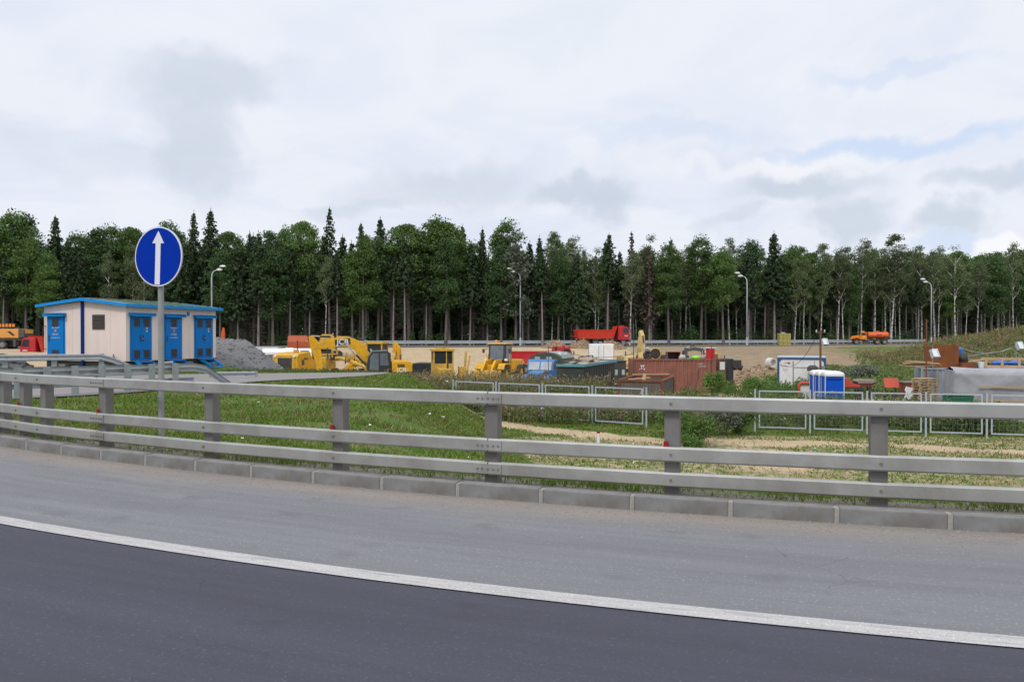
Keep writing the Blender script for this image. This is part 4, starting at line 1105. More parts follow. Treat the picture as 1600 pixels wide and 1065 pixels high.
# ------------------------------------------------------------------ earth-moving machines
def hydraulic(t, a, b, r=.07):
    a, b = Vector(a), Vector(b); m_ = a.lerp(b, .55)
    o = pt(t, 'cylinder', black, ('cyl', a, m_, r)); pt(o, 'piston_rod', steel, ('cyl', m_, b, r * .55))
def tracks(t, L_=4.0, gauge=1.2, w_=.6, h=.85, mat=None):
    for s_ in (-1, 1):
        n = 8; prof = []
        for i in range(n + 1): a = math.pi / 2 + math.pi * i / n; prof.append((-L_ / 2 + h / 2 + h / 2 * math.cos(a), h / 2 + h / 2 * math.sin(a)))
        for i in range(n + 1): a = -math.pi / 2 + math.pi * i / n; prof.append((L_ / 2 - h / 2 + h / 2 * math.cos(a), h / 2 + h / 2 * math.sin(a)))
        o = pt(t, 'track', black, ('prism', prof, 'y', s_ * gauge - w_ / 2, s_ * gauge + w_ / 2))
        for i in range(14):
            x = -L_ / 2 + .4 + (L_ - .8) * i / 13
            pt(o, 'track_shoe', darkgrey, ('box', x, s_ * gauge, h + .015, .16, w_ + .02, .04))
        pt(o, 'track_frame', mat or yellow, ('box', 0, s_ * (gauge + w_ / 2 + .01), h / 2, L_ - 1.0, .03, .3))
def thick_path(pts, ws):
    """outline of a plate following pts with half-widths ws, in the x-z plane"""
    up, lo = [], []
    for i, p in enumerate(pts):
        a = Vector(pts[max(i - 1, 0)]); b = Vector(pts[min(i + 1, len(pts) - 1)]); d = (b - a).normalized(); n = Vector((-d.y, d.x))
        up.append((p[0] + n.x * ws[i], p[1] + n.y * ws[i])); lo.append((p[0] - n.x * ws[i], p[1] - n.y * ws[i]))
    return up + lo[::-1]
def excavator(label, px, Y, rz, mat, boom, bw, arm, aw, cabmat, text=False, name='excavator', z=None, sc_=1.0, cw=None):
    """boom and arm are (x, z) paths; the machine looks along +x, cab on its left side (+y)"""
    t = thing(name, label, 'excavator', px, Y, rz, None, z); t.scale = (sc_,) * 3
    tracks(t, 4.1, 1.15, .6, .85, mat)
    pt(t, 'slew_ring', black, ('cyl', (0, 0, .7), (0, 0, 1.05), .75, .75, 20))
    body = pt(t, 'upper_body', mat, ('prism', [(-2.3, 1.1), (-2.45, 1.3), (-2.4, 1.95), (-2.1, 2.15), (-.2, 2.1), (.1, 1.5), (1.3, 1.45), (1.35, 1.05)], 'y', -1.3, .35), bevel=.06)
    pt(body, 'engine_cover', cw or mat, ('prism', [(-2.35, 1.05), (-2.5, 1.3), (-2.45, 1.95), (-2.15, 2.12), (-.75, 2.08), (-.75, 1.05)], 'y', .35, 1.3), bevel=.08)
    pt(body, 'dark_band', black, ('box', -1.6, 0, 1.12, 1.75, 2.66, .22))
    pt(body, 'vent', black, *[('box', -1.5, 1.312, 1.62 + k * .07, .6, .02, .04) for k in range(4)])
    pt(body, 'exhaust', black, ('cyl', (-1.6, -.6, 2.1), (-1.6, -.6, 2.6), .06))
    cb = pt(t, 'cab', cabmat, ('prism', [(-.7, 1.1), (1.15, 1.1), (1.28, 1.6), (1.12, 2.55), (.85, 2.92), (-.35, 2.96), (-.68, 2.75)], 'y', .35, 1.3), bevel=.09)
    pt(cb, 'side_window', glass2, ('prism', [(-.5, 1.75), (.2, 1.75), (.2, 2.75), (-.4, 2.75)], 'y', 1.302, 1.325))
    pt(cb, 'door_window', glass2, ('prism', [(.3, 1.35), (1.05, 1.45), (.98, 2.45), (.75, 2.75), (.3, 2.75)], 'y', 1.302, 1.325))
    pt(cb, 'windscreen', glass2, ('prism', [(1.305, 1.65), (1.15, 2.52), (1.11, 2.5), (1.26, 1.64)], 'y', .43, 1.22), ('prism', [(1.13, 2.58), (.9, 2.86), (.87, 2.84), (1.1, 2.55)], 'y', .43, 1.22))
    pt(cb, 'seat', mat, ('box', .25, .8, 1.55, .45, .45, .25))
    bmo = pt(t, 'boom', mat, ('prism', thick_path(boom, bw), 'y', -.28, .16), bevel=.03)
    pt(bmo, 'boom_foot', mat, ('box', boom[0][0], -.06, boom[0][1], .5, .6, .4), bevel=.05)
    am = pt(t, 'arm', mat, ('prism', thick_path(arm, aw), 'y', -.24, .12), bevel=.03)
    e = arm[-1]
    pt(t, 'bucket', mat, ('prism', [(e[0] + .15, e[1] + .1), (e[0] + .3, e[1] - .5), (e[0] - .1, e[1] - 1.0), (e[0] - .8, e[1] - .95), (e[0] - .75, e[1] - .8), (e[0] - .2, e[1] - .8), (e[0] - .05, e[1] - .5), (e[0] - .2, e[1])], 'y', -.6, .48))
    mid = boom[len(boom) // 2]
    for y in (-.45, .33): hydraulic(t, (.9, y, 1.35), (mid[0], y * .7, mid[1] - .1), .09)
    hydraulic(t, (boom[-2][0], -.06, boom[-2][1] + bw[-2] + .22), (arm[0][0] - .05, -.06, arm[0][1]), .09)
    hydraulic(t, (arm[1][0] + .3, -.06, arm[1][1] + .1), (e[0] + .35, -.06, e[1] + .35), .07)
    for s_ in (-.7, .5): pt(t, 'work_lamp', lampw, ('box', .9, s_ + .3, 3.02 if s_ > 0 else 1.6, .1, .16, .12))
    return t, bmo, body, cb
# machine with maker's letters on boom and tail
exc, bmo, body, cb = excavator('large yellow excavator with arched boom and black cab behind the side road crest', 596, 66, 193, yellow,
    [(.9, 1.85), (1.35, 2.65), (2.0, 3.35), (3.0, 3.72), (4.1, 3.55), (5.15, 3.35)], [.24, .36, .40, .40, .32, .22],
    [(5.7, 4.15), (5.35, 3.4), (5.05, 2.2), (4.95, .95)], [.18, .40, .30, .18], M('cab_black', (.03, .035, .035), (.025, .028, .03), 4, rough=.3))
letters(bmo, 'JCB', .62, (3.15, .168, 3.66), (R(90), 0, R(180)), offwhite)
pt(bmo, 'badge', black, ('box', 3.15, .161, 3.66, 1.25, .006, .5, 0, 0, R(6)))
letters(body, 'JCB', .5, (-1.55, 1.335, 1.36), (R(90), 0, R(180)), offwhite)
pt(cb, 'cab_roof', M('cab_roof_grey', (.20, .25, .27), (.16, .2, .22), 3, rough=.4), ('prism', [(1.14, 2.55), (.87, 2.95), (-.36, 3.0), (-.5, 2.94), (.85, 2.9), (1.1, 2.52)], 'y', .36, 1.29))
excavator('yellow excavator on the bank, its boom lowered behind the big excavator', 508, 99.5, 8, yellow2,
    [(.9, 1.75), (1.6, 2.4), (2.8, 2.35), (4.0, 1.9), (5.0, 1.6)], [.22, .34, .34, .28, .2],
    [(5.6, 2.0), (5.0, 1.55), (4.4, .9), (4.0, .75)], [.16, .3, .24, .16], yellow2)
excavator('faded yellow excavator with arm folded upright behind the rusty container', 995, 80, -78, beigeyel,
    [(.6, 1.6), (.9, 2.3), (1.2, 3.1), (1.35, 3.8), (1.3, 4.1)], [.24, .36, .38, .32, .22],
    [(1.2, 4.65), (1.5, 4.1), (1.7, 3.3), (1.9, 2.5)], [.2, .34, .26, .16], beigeyel)
excavator('small dark-armed excavator behind the red drum', 1112, 77, 178, darkgrey,
    [(.6, 1.6), (.7, 2.6), (1.1, 3.2), (2.0, 3.35), (2.7, 3.2)], [.15, .2, .2, .2, .15],
    [(2.9, 3.45), (2.95, 3.0), (2.95, 2.2), (2.9, 1.4)], [.12, .22, .18, .12], yellow2, sc_=.85)

def roller():
    t = thing('pneumatic_roller', 'yellow roller with dark square grille and hazard-striped bumper beside the gravel heap', 'roller', 464, 69.5, -97); t.scale = (1.16,) * 3
    pt(t, 'body', yellow, ('prism', [(-2.6, .75), (2.2, .75), (2.25, 2.15), (1.9, 2.35), (-.2, 2.45), (-.4, 2.1), (-2.6, 2.1)], 'y', -.95, .95), bevel=.05)
    pt(t, 'grille_frame', yellow2, ('box', 2.26, 0, 1.6, .05, 1.5, 1.3)); g = pt(t, 'grille', black, ('box', 2.295, 0, 1.58, .03, 1.05, .95))
    for k in range(7): pt(g, 'grille_bar', darkgrey, ('box', 2.315, 0, 1.16 + k * .14, .02, 1.03, .03))
    bp_ = pt(t, 'bumper', yellow, ('box', 2.45, 0, .65, .5, 2.3, .55), bevel=.04)
    for k in range(10):
        if k in (4, 5): continue
        y = -1.0 + k * .22; pt(bp_, 'hazard_stripe', black, ('prism', [(y - .05, .45), (y + .04, .45), (y + .2, .85), (y + .11, .85)], 'x', 2.705, 2.712))
    for s_ in (-1, 1):
        pt(t, 'headlight', lampw, ('cyl', (2.26, s_ * .72, 2.2), (2.34, s_ * .72, 2.2), .1))
        for x in (-1.9, 1.3): wheel(t, x, s_ * .62, .5, .5, .45)
        pt(t, 'body_print', darkgrey, ('box', .6, s_ * .956, 1.95, .8, .008, .12), ('box', 1.2, s_ * .956, 1.7, .5, .008, .4))
        pt(t, 'canopy_post', black, ('box', -2.2, s_ * .85, 2.7, .06, .06, 1.2))
    pt(t, 'seat', black, ('box', -1.5, 0, 2.3, .5, .5, .4))
    pt(t, 'air_filter', yellow2, ('cyl', (.9, .3, 2.4), (.9, .3, 2.62), .2))
roller()

def grader():
    t = thing('motor_grader', 'yellow motor grader with bare front frame between roller and excavator', 'grader', 538, 73, -32)
    pt(t, 'engine_body', yellow2, ('box', -2.8, 0, 1.7, 2.2, 1.3, 1.1), bevel=.06)
    pt(t, 'main_frame', yellow2, ('tube', [(-1.7, 0, 2.1), (-.6, 0, 2.2), (.8, 0, 1.9), (2.4, 0, 1.5), (3.6, 0, 1.25)], .17, 8))
    pt(t, 'front_axle', yellow2, ('box', 3.4, 0, .75, .22, 2.0, .25), ('box', 3.4, 0, 1.05, .3, .4, .5))
    pt(t, 'blade', yellow2, ('prism', [(.5, .25), (.62, .28), (.72, .55), (.62, .9), (.52, .92), (.58, .55)], 'y', -1.9, 1.9))
    pt(t, 'draw_bar', yellow2, ('bar', (3.2, .05, 1.0), (.8, .7, .95), .14, .14), ('bar', (3.2, -.05, 1.0), (.8, -.7, .95), .14, .14))
    pt(t, 'blade_circle', yellow2, ('cyl', (.9, 0, .9), (.9, 0, 1.02), .75, .75, 20))
    for s_ in (-1, 1):
        hydraulic(t, (.7, s_ * .45, 2.5), (.75, s_ * .8, 1.05), .06)
        wheel(t, 3.4, s_ * .95, .62, .62, .35, yellow2)
        for x in (-3.5, -2.1): wheel(t, x, s_ * .95, .62, .62, .38, yellow2)
        pt(t, 'control_post', yellow2, ('box', -1.2, s_ * .3, 2.6, .12, .12, .7))
    pt(t, 'lift_bracket', yellow2, ('box', .7, 0, 2.25, .3, 1.1, .25), ('box', .7, .45, 2.5, .12, .12, .5), ('box', .7, -.45, 2.5, .12, .12, .5))
    pt(t, 'seat', black, ('box', -1.3, 0, 2.25, .5, .5, .5)); pt(t, 'roll_frame', black, *[('bar', (-1.55, s_ * .55, 2.2), (-1.55, s_ * .55, 3.3), .08, .08) for s_ in (-1, 1)], ('box', -1.55, 0, 3.3, .08, 1.2, .08))
grader()

def backhoe():
    t = thing('backhoe_loader', 'yellow backhoe loader, roof and rear arm showing behind the black excavator cab', 'loader', 588, 77, -14)
    t['label'] = 'yellow backhoe loader with boxy cab and rear arm behind the big excavator'
    pt(t, 'bonnet', yellow, ('box', -1.6, 0, 1.6, 1.9, .9, .8), bevel=.06)
    cb = pt(t, 'cab', yellow, ('box', .1, 0, 1.4, 1.6, 1.5, .9), ('box', .1, 0, 3.45, 1.75, 1.65, .16), *[('box', x, y, 2.6, .1, .1, 1.6) for x in (-.66, .86) for y in (-.7, .7)])
    for s_ in (-1, 1): pt(cb, 'side_window', glass, ('box', .1, s_ * .7, 2.6, 1.4, .02, 1.5))
    pt(cb, 'rear_window', glass, ('box', .86, 0, 2.6, .02, 1.3, 1.5)); pt(cb, 'windscreen', glass, ('box', -.66, 0, 2.6, .02, 1.3, 1.5))
    bm_ = pt(t, 'backhoe_boom', yellow, ('prism', thick_path([(1.4, 1.2), (1.9, 2.4), (2.0, 3.3)], [.2, .22, .15]), 'y', -.18, .18))
    letters(bm_, 'JCB', .4, (1.75, -.19, 2.2), (R(90), R(-65), 0), offwhite)
    pt(t, 'backhoe_arm', yellow, ('prism', thick_path([(1.85, 3.5), (2.3, 2.9), (2.5, 1.6)], [.16, .2, .13]), 'y', -.12, .12))
    pt(t, 'backhoe_bucket', black, ('prism', [(2.4, 1.5), (2.75, 1.2), (2.7, .7), (2.2, .6), (2.1, .75), (2.5, .85)], 'y', -.35, .35))
    pt(t, 'stabiliser', yellow, *[('bar', (1.25, s_ * .6, 1.2), (1.35, s_ * 1.1, .15), .16, .2) for s_ in (-1, 1)])
    pt(t, 'loader_arm', yellow, *[('prism', thick_path([(-.6, 1.9), (-2.2, 1.5), (-3.3, .6)], [.14, .18, .12]), 'y', s_ * .65 - .08, s_ * .65 + .08) for s_ in (-1, 1)])
    pt(t, 'loader_bucket', yellow, ('prism', [(-3.2, .9), (-3.3, .15), (-4.1, .1), (-4.05, .2), (-3.45, .3), (-3.35, .9)], 'y', -1.1, 1.1))
    for s_ in (-1, 1): wheel(t, .75, s_ * .9, .75, .75, .5, yellow); wheel(t, -1.9, s_ * .85, .48, .48, .35, yellow)
backhoe()

def dozer():
    t = thing('bulldozer', 'old yellow bulldozer with windowed box cab among the weeds', 'bulldozer', 692, 58, -78)
    tracks(t, 3.0, .9, .5, .95, yellow2)
    pt(t, 'body', yellow2, ('box', .9, 0, 1.35, 1.9, 1.0, .95), bevel=.05); pt(t, 'deck', yellow2, ('box', -.3, 0, 1.2, 1.4, 1.6, .4))
    cb = pt(t, 'cab', yellow2, ('box', -.35, 0, 1.75, 1.4, 1.5, .8), ('box', -.35, 0, 3.12, 1.55, 1.65, .14), *[('box', x, y, 2.6, .1, .1, .95) for x in (-.99, .29) for y in (-.69, .69)], ('box', .29, .22, 2.6, .09, .07, .95))
    pt(cb, 'roof_vent', yellow2, ('box', -.35, 0, 3.25, .8, .9, .12))
    pt(cb, 'windscreen', glass, ('box', .28, 0, 2.6, .02, 1.3, .9)); pt(cb, 'rear_window', glass, ('box', -.98, 0, 2.6, .02, 1.3, .9))
    for s_ in (-1, 1): pt(cb, 'side_window', glass, ('box', -.35, s_ * .69, 2.6, 1.18, .02, .9))
    pt(t, 'blade', yellow2, ('prism', [(2.3, .2), (2.42, .2), (2.28, .65), (2.45, 1.15), (2.33, 1.15), (2.15, .65)], 'y', -1.4, 1.4))
    pt(t, 'push_arm', yellow2, *[('bar', (0, s_ * 1.25, .6), (2.25, s_ * 1.2, .55), .14, .2) for s_ in (-1, 1)])
    pt(t, 'exhaust', black, ('cyl', (1.2, .2, 1.8), (1.2, .2, 2.5), .06))
    rp = pt(t, 'side_boom', yellow2, ('bar', (-.2, 1.6, .8), (-.3, 1.75, 3.0), .14, .2), ('bar', (.4, 1.6, .8), (.3, 1.95, 2.7), .1, .14), ('box', .1, 1.4, 1.5, .8, .5, .8))
dozer()

def loader():
    t = thing('wheel_loader', 'yellow wheel loader with tall glazed cab and amber beacon facing the road', 'loader', 782, 71, -112)
    pt(t, 'rear_body', yellow, ('prism', [(-3.2, .9), (-.3, .9), (-.3, 2.0), (-2.9, 2.0), (-3.3, 1.7)], 'y', -1.05, 1.05), bevel=.08)
    pt(t, 'front_frame', yellow, ('box', 1.3, 0, 1.2, 1.8, 1.1, .9), bevel=.06)
    cb = pt(t, 'cab', black, ('prism', [(-.75, 1.5), (.75, 1.5), (.9, 2.0), (.75, 3.35), (-.75, 3.4)], 'y', -.8, .8), bevel=.05)
    pt(cb, 'cab_roof', M('cab_roof_tan', (.62, .40, .14), (.54, .34, .11), 3, rough=.5), ('box', 0, 0, 3.46, 1.75, 1.75, .16), bevel=.05)
    pt(cb, 'windscreen', glass2, ('prism', [(.92, 2.02), (.775, 3.3), (.74, 3.3), (.88, 2.02)], 'y', -.62, .62))
    for s_ in (-1, 1):
        pt(cb, 'side_window', glass2, ('prism', [(-.55, 1.9), (.7, 1.9), (.62, 3.25), (-.55, 3.25)], 'y', s_ * .805 - .012, s_ * .805 + .012))
        pt(t, 'mirror', black, ('box', .9, s_ * 1.25, 2.8, .08, .2, .35), ('bar', (.8, s_ * .8, 3.0), (.9, s_ * 1.25, 2.95), .04, .04))
        pt(t, 'ladder', yellow, ('bar', (.2, s_ * 1.1, .6), (.2, s_ * 1.1, 2.5), .05, .05), ('bar', (.55, s_ * 1.1, .6), (.55, s_ * 1.1, 2.5), .05, .05), *[('box', .38, s_ * 1.1, z, .35, .05, .04) for z in (.8, 1.15, 1.5)])
        pt(t, 'mudguard', yellow, ('prism', [(.7, 1.25), (1.1, 1.65), (2.1, 1.65), (2.5, 1.2), (2.55, 1.3), (2.15, 1.75), (1.05, 1.75), (.62, 1.3)], 'y', s_ * 1.05 - .3, s_ * 1.05 + .3))
        for x in (1.6, -1.9): wheel(t, x, s_ * 1.08, .78, .78, .55, yellow)
        pt(t, 'lift_arm', yellow, ('prism', thick_path([(.9, 1.9), (2.2, 1.8), (3.3, .8)], [.2, .24, .16]), 'y', s_ * .45 - .1, s_ * .45 + .1))
        pt(t, 'headlight', lampw, ('box', 1.0, s_ * .95, 2.05, .12, .25, .2))
    pt(t, 'bucket', yellow2, ('prism', [(3.2, 1.2), (3.25, .2), (4.3, .1), (4.3, .2), (3.45, .4), (3.4, 1.15)], 'y', -1.4, 1.4))
    pt(t, 'beacon', amber, ('cyl', (-.2, -.5, 3.54), (-.2, -.5, 3.78), .1, .08))
loader()

# ------------------------------------------------------------------ heaps
def mound(name, label, cat, px, Y, rx, ry, h, mat, seed, z=None, peak=(0, 0), n=34, rough_=.12, lumps=40, power=1.0, stone=(.06, .16)):
    q = random.Random(seed); x0 = X(px, Y); z0 = hz(x0, Y) if z is None else z
    t = ob(name, None, None, (x0, Y, z0)); tag(t, label, cat)
    ph = [q.uniform(0, 6) for _ in range(6)]
    def hh(u, v):
        r = math.hypot(u - peak[0] * (1 - math.hypot(u, v)), v - peak[1] * (1 - math.hypot(u, v)))
        r = math.hypot(u, v) * .75 + r * .25
        k = max(0, 1 - r) ** power
        return h * k * (1 + rough_ * (math.sin(u * 7 + ph[0]) * math.cos(v * 6 + ph[1]) + .6 * math.sin(u * 15 + ph[2]) * math.sin(v * 14 + ph[3])))
    m = MB(); N_ = n
    for i in range(N_ + 1):
        for j in range(N_ + 1):
            u, v = -1.05 + 2.1 * i / N_, -1.05 + 2.1 * j / N_
            gx, gy = u * rx, v * ry; g = hz(x0 + gx, Y + gy) - z0
            k = hh(u, v) + (q.uniform(-.02, .04) * h if math.hypot(u, v) < 1 else 0)
            m.v.append((gx, gy, g + k - (.12 if k <= .03 else 0)))
    for i in range(N_):
        for j in range(N_):
            a = i * (N_ + 1) + j; m.f.append((a, a + N_ + 1, a + N_ + 2, a + 1))
    m.build('heap', mat, t, smooth=True)
    if lumps:
        m = MB()
        for _ in range(lumps):
            a = q.uniform(0, 6.28); r = math.sqrt(q.random()) * .98; u, v = r * math.cos(a), r * math.sin(a); s_ = q.uniform(*stone)
            m.ell((u * rx, v * ry, hz(x0 + u * rx, Y + v * ry) - z0 + hh(u, v) + s_ * .2), (s_ * q.uniform(.8, 1.3), s_ * q.uniform(.8, 1.3), s_ * .8), 6, 4, .25, q)
        o = m.build('loose_stones', mat, t); tag(o, kind='stuff')
    return t
mound('gravel_heap', 'large grey gravel heap beside the transformer house', 'heap', 352, 52.5, 7.0, 4.6, 2.0, gravelm, 3, peak=(-.12, 0), power=1.05, lumps=1300, rough_=.16, stone=(.03, .1), n=48, z=-.75)
mound('gravel_heap', 'dark stone heap behind the crash barrier at the picture edge', 'heap', -6, 44, 1.9, 1.6, .95, gravel2, 5, lumps=160, rough_=.1, stone=(.06, .16))
bpy.data.objects['gravel_heap.001']['label'] = 'small dark stone heap behind the crash barriers, before the red lorry'
for i, (px, Y, rx, ry, h, lab) in enumerate(((453, 96, 2.6, 2.0, 1.5, 'brown soil heap below the orange tipper'), (618, 92, 1.8, 1.5, 1.9, 'brown soil heap behind the backhoe loader'),
        (868, 112, 1.9, 1.5, 1.0, 'brown soil heap on the bank above the dark red dump truck'), (908, 112.5, 2.0, 1.5, 1.15, 'brown soil heap below the tail of the red dump truck'),
        (955, 112.5, 2.3, 1.5, 1.05, 'brown soil heap below the cab of the red dump truck'), (1165, 70, 2.4, 1.8, 1.2, 'heap of orange-brown clay clods right of the black shed'),
        (1190, 84, 2.6, 2.0, 1.0, 'clay heap under the white concrete ring'), (1255, 95, 2.2, 1.6, .9, 'clay heap on the slope above the white site cabin'),
        (1345, 80, 2.0, 1.4, .8, 'pale clay heap among the weeds above the toilets'), (1385, 84, 1.6, 1.2, .7, 'pale clay heap on the weedy slope below the tank truck'))):
    mound('soil_heap', lab, 'heap', px, Y, rx, ry, h, soil, 20 + i, lumps=260, rough_=.4, stone=(.03, .16))

# ------------------------------------------------------------------ huts, containers and stores in the site
def dark_cabin():
    t = thing('site_cabin', 'dark green site cabin with teal roof edge and rubble on its roof', 'cabin', 911, 46, 69.7)
    L_, W_, H = 8.2, 1.55, 2.47
    pt(t, 'wall', dgreen, ('box', L_ / 2, W_ / 2, H / 2, L_, W_, H))
    for k in range(14): pt(t, 'wall_rib', dgreen, ('box', .3 + k * .58, -.012, H / 2, .06, .03, H - .1))
    ro = pt(t, 'roof', roofgrey, ('box', L_ / 2, W_ / 2, H + .04, L_ + .1, W_ + .1, .07))
    pt(ro, 'roof_edge', teal, ('box', L_ / 2, -.07, H + .05, L_ + .2, .08, .15)); pt(ro, 'end_edge', teal, ('box', -.07, W_ / 2, H + .05, .08, W_ + .1, .15))
    pt(t, 'window_frame', M('frame_brown', (.14, .1, .08), (.1, .07, .06), 4, rough=.7), ('box', 6.3, -.03, 1.55, .8, .06, .75)); pt(t, 'window', glass2, ('box', 6.3, -.055, 1.55, .66, .03, .62))
    pt(ro, 'rack_rail', navy, ('tube', [(3.6, 1.3, H + .1), (3.8, 1.3, H + .42), (7.2, 1.3, H + .45), (7.4, 1.3, H + .1)], .035, 6))
    q = random.Random(4)
    for k in range(9):
        pt(ro, 'roof_board', woodg if k % 2 else woodp, ('box', q.uniform(.8, 6.5), q.uniform(.3, 1.2), H + .12 + .03 * k, q.uniform(.8, 2.4), q.uniform(.1, .3), .04, q.uniform(-.6, .6)))
    m = MB()
    for k in range(8): m.ell((q.uniform(.6, 6.5), q.uniform(.3, 1.2), H + .12), (q.uniform(.25, .6), q.uniform(.2, .5), q.uniform(.08, .2)), 8, 5, .2, q)
    tag(m.build('rubble', M('roof_rubble', (.4, .36, .32), (.25, .22, .2), 5, rough=.9), ro), kind='stuff')
dark_cabin()
def dark_store():
    t = thing('steel_store', 'dark green steel store with two small white notices beside the cabin', 'cabin', 953, 56.5, 0)
    pt(t, 'wall', dgreen, ('box', 0, 1.5, 1.15, 2.3, 3.0, 2.3)); pt(t, 'roof', dgreen, ('box', 0, 1.5, 2.33, 2.4, 3.1, .06))
    for x in (.45, .95): pt(t, 'notice', milky, ('box', x, -.006, 1.55, .2, .01, .38))
    pt(t, 'door', black, ('box', .05, -.01, 1.05, .04, .02, 2.0))
dark_store()
def skip():
    t = thing('wooden_skip', 'open rusty-framed skip with grey plank sides in front of the red container', 'skip', 1035, 46.3, 72)
    L_, W_, H = 5.6, 2.55, 1.62          # local x runs back, local y to the left
    fr = []
    for x in (0, L_):
        for y in (0, W_): fr.append(('box', x, y, H / 2, .12, .12, H))
    for z in (.12, H - .06):
        fr += [('box', L_ / 2, 0, z, L_, .13, .12), ('box', L_ / 2, W_, z, L_, .13, .12), ('box', 0, W_ / 2, z, .13, W_, .12), ('box', L_, W_ / 2, z, .13, W_, .12)]
    for f in fr: pt(t, 'frame_bar', rust, f)
    pl = MB().box(0, 0, 0, .03, .17, H - .25).mesh('plank', woodg)
    q = random.Random(2)
    for k in range(13):
        for x in (.02, L_ - .02): ob('plank', pl, t, (x + q.uniform(-.008, .008), .2 + k * .18, H / 2 + q.uniform(-.03, .02)))
    for k in range(30):
        for y in (.02, W_ - .02): ob('plank', pl, t, (.2 + k * .18, y + q.uniform(-.008, .008), H / 2 + q.uniform(-.03, .02)), R(90))
    pt(t, 'bottom', black, ('box', L_ / 2, W_ / 2, .1, L_ - .1, W_ - .1, .05))
    for k, (a, b) in enumerate((((-.1, 1.9, H + .02), (1.6, 1.0, H + .05)), ((.25, 1.05, H + .35), (-.05, 1.2, H - .85)), ((L_ * .8, 2.5, H + .08), (L_ * .9, .2, H + .12)))):
        b_ = MB().bar(a, b, .22, .05).build('loose_board', woodp, None); b_.location = t.location; b_.rotation_euler = t.rotation_euler
        tag(b_, ('pale board lying across the skip corner', 'short pale board standing on the skip front', 'weathered board across the far end of the skip')[k], 'board')
skip()
def corrugated(t, mat, L_, W_, H, name='corrugated_panel', pitch=.28, dep=.045):
    """standing-box container shell with real corrugations on the long near side"""
    for y, s_ in ((0, -1), (W_, 1)):
        prof = []; x = .08
        while x < L_ - .08:
            prof += [(x, 0), (x + pitch * .3, 0), (x + pitch * .5, dep), (x + pitch * .8, dep)]; x += pitch
        prof = [p for p in prof if p[0] < L_ - .08] + [(L_ - .08, 0)]
        poly_ = [(a, y + s_ * (-dep + b)) for a, b in prof]; back = [(a, y - s_ * .09) for a, b in reversed([prof[0], prof[-1]])]
        m = MB(); n = len(poly_)
        for z in (.12, H - .1): m.v += [(a, b, z) for a, b in poly_]
        for i in range(n - 1): m.f.append((i, i + 1, n + i + 1, n + i))
        m.build(name, mat, t)
    fr = [('box', x, y, H / 2, .13, .13, H) for x in (.03, L_ - .03) for y in (.03, W_ - .03)]
    for f in fr: pt(t, 'corner_post', mat, f)
    for y in (.03, W_ - .03):
        pt(t, 'top_rail', mat, ('box', L_ / 2, y, H - .05, L_ - .1, .12, .1)); pt(t, 'bottom_rail', mat, ('box', L_ / 2, y, .08, L_ - .1, .12, .15))
    for x in (.06, L_ - .06): pt(t, 'end_wall', mat, ('box', x, W_ / 2, H / 2, .05, W_ - .2, H - .1))
    pt(t, 'roof', mat, ('box', L_ / 2, W_ / 2, H - .06, L_ - .12, W_ - .12, .04))
def red_container():
    t = thing('shipping_container', 'rusty red shipping container with junk piled on its roof', 'container', 989, 58.2, -1.0)
    corrugated(t, rustred, 6.0, 2.44, 2.46)
    pt(t, 'painted_mark', offwhite, ('box', .68, -.012, 1.98, .30, .01, .06), ('box', .62, -.012, 1.9, .06, .01, .12), ('box', .76, -.012, 1.9, .06, .01, .12), ('box', .65, -.012, 1.77, .08, .01, .12), ('box', .82, -.012, 1.72, .1, .01, .1), ('box', .5, -.012, 1.72, .08, .01, .06))
    scribble(t, 4.78, 5.1, 2.1, .12, -.012, offwhite, 4, 'x', 3); scribble(t, 4.78, 5.35, 1.92, .09, -.012, offwhite, 6, 'x', 7)
    pt(t, 'hose', darkgrey, ('tube', [(4.75, -.1, 1.75), (4.7, -.12, 1.2), (4.35, -.3, .55), (4.0, -.5, .18), (3.5, -.6, .12)], .03, 6))
red_container()
def narrow_shed():
    t = thing('steel_shed', 'narrow brown steel shed with white notice on its door beside the red container', 'shed', 1114, 58.6, 0)
    pt(t, 'wall', M('brown_steel', (.10, .05, .045), (.07, .036, .033), 3, rough=.8, dirt=(.05, .03, .03), dscale=2), ('box', .48, 1.0, 1.22, .95, 2.0, 2.44))
    for x in (.04, .45, .9): pt(t, 'door_post', rust, ('box', x, -.03, 1.22, .08, .06, 2.44))
    d = pt(t, 'door', M('door_ochre', (.20, .14, .07), (.15, .1, .05), 4, rough=.8), ('box', .68, -.02, .95, .38, .03, 1.3)); pt(d, 'notice', offwhite, ('box', .68, -.04, 1.95, .42, .02, .58))
    t2 = thing('tank_box', 'black steel box with a dark engine hung on its side by the brown shed', 'tank', 1140, 59.2, 0)
    pt(t2, 'body', black, ('box', 0, .9, 1.2, .62, 1.8, 2.4), bevel=.05); pt(t2, 'teal_cap', teal, ('box', .05, .3, 2.36, .4, .5, .12))
    e = pt(t2, 'engine', black, ('box', .62, .3, 2.0, .55, .6, .6), ('cyl', (.5, -.1, 1.95), (.5, .7, 1.95), .33), ('cyl', (.7, .1, 1.8), (.95, .1, 1.7), .22), bevel=.03)
    pt(e, 'mount', darkgrey, ('box', .42, .3, 1.6, .3, .5, .1))
narrow_shed()
RZ = -2.45 + 2.47            # roof height of the container
def roof_thing(name, label, cat, px, Y=59.2): return thing(name, label, cat, px, Y, 0, None, hz(X(1050, 58.2), 58.2) + 2.41)
t = roof_thing('oil_drum', 'bright red drum with pale lid standing on the red container', 'drum', 1110)
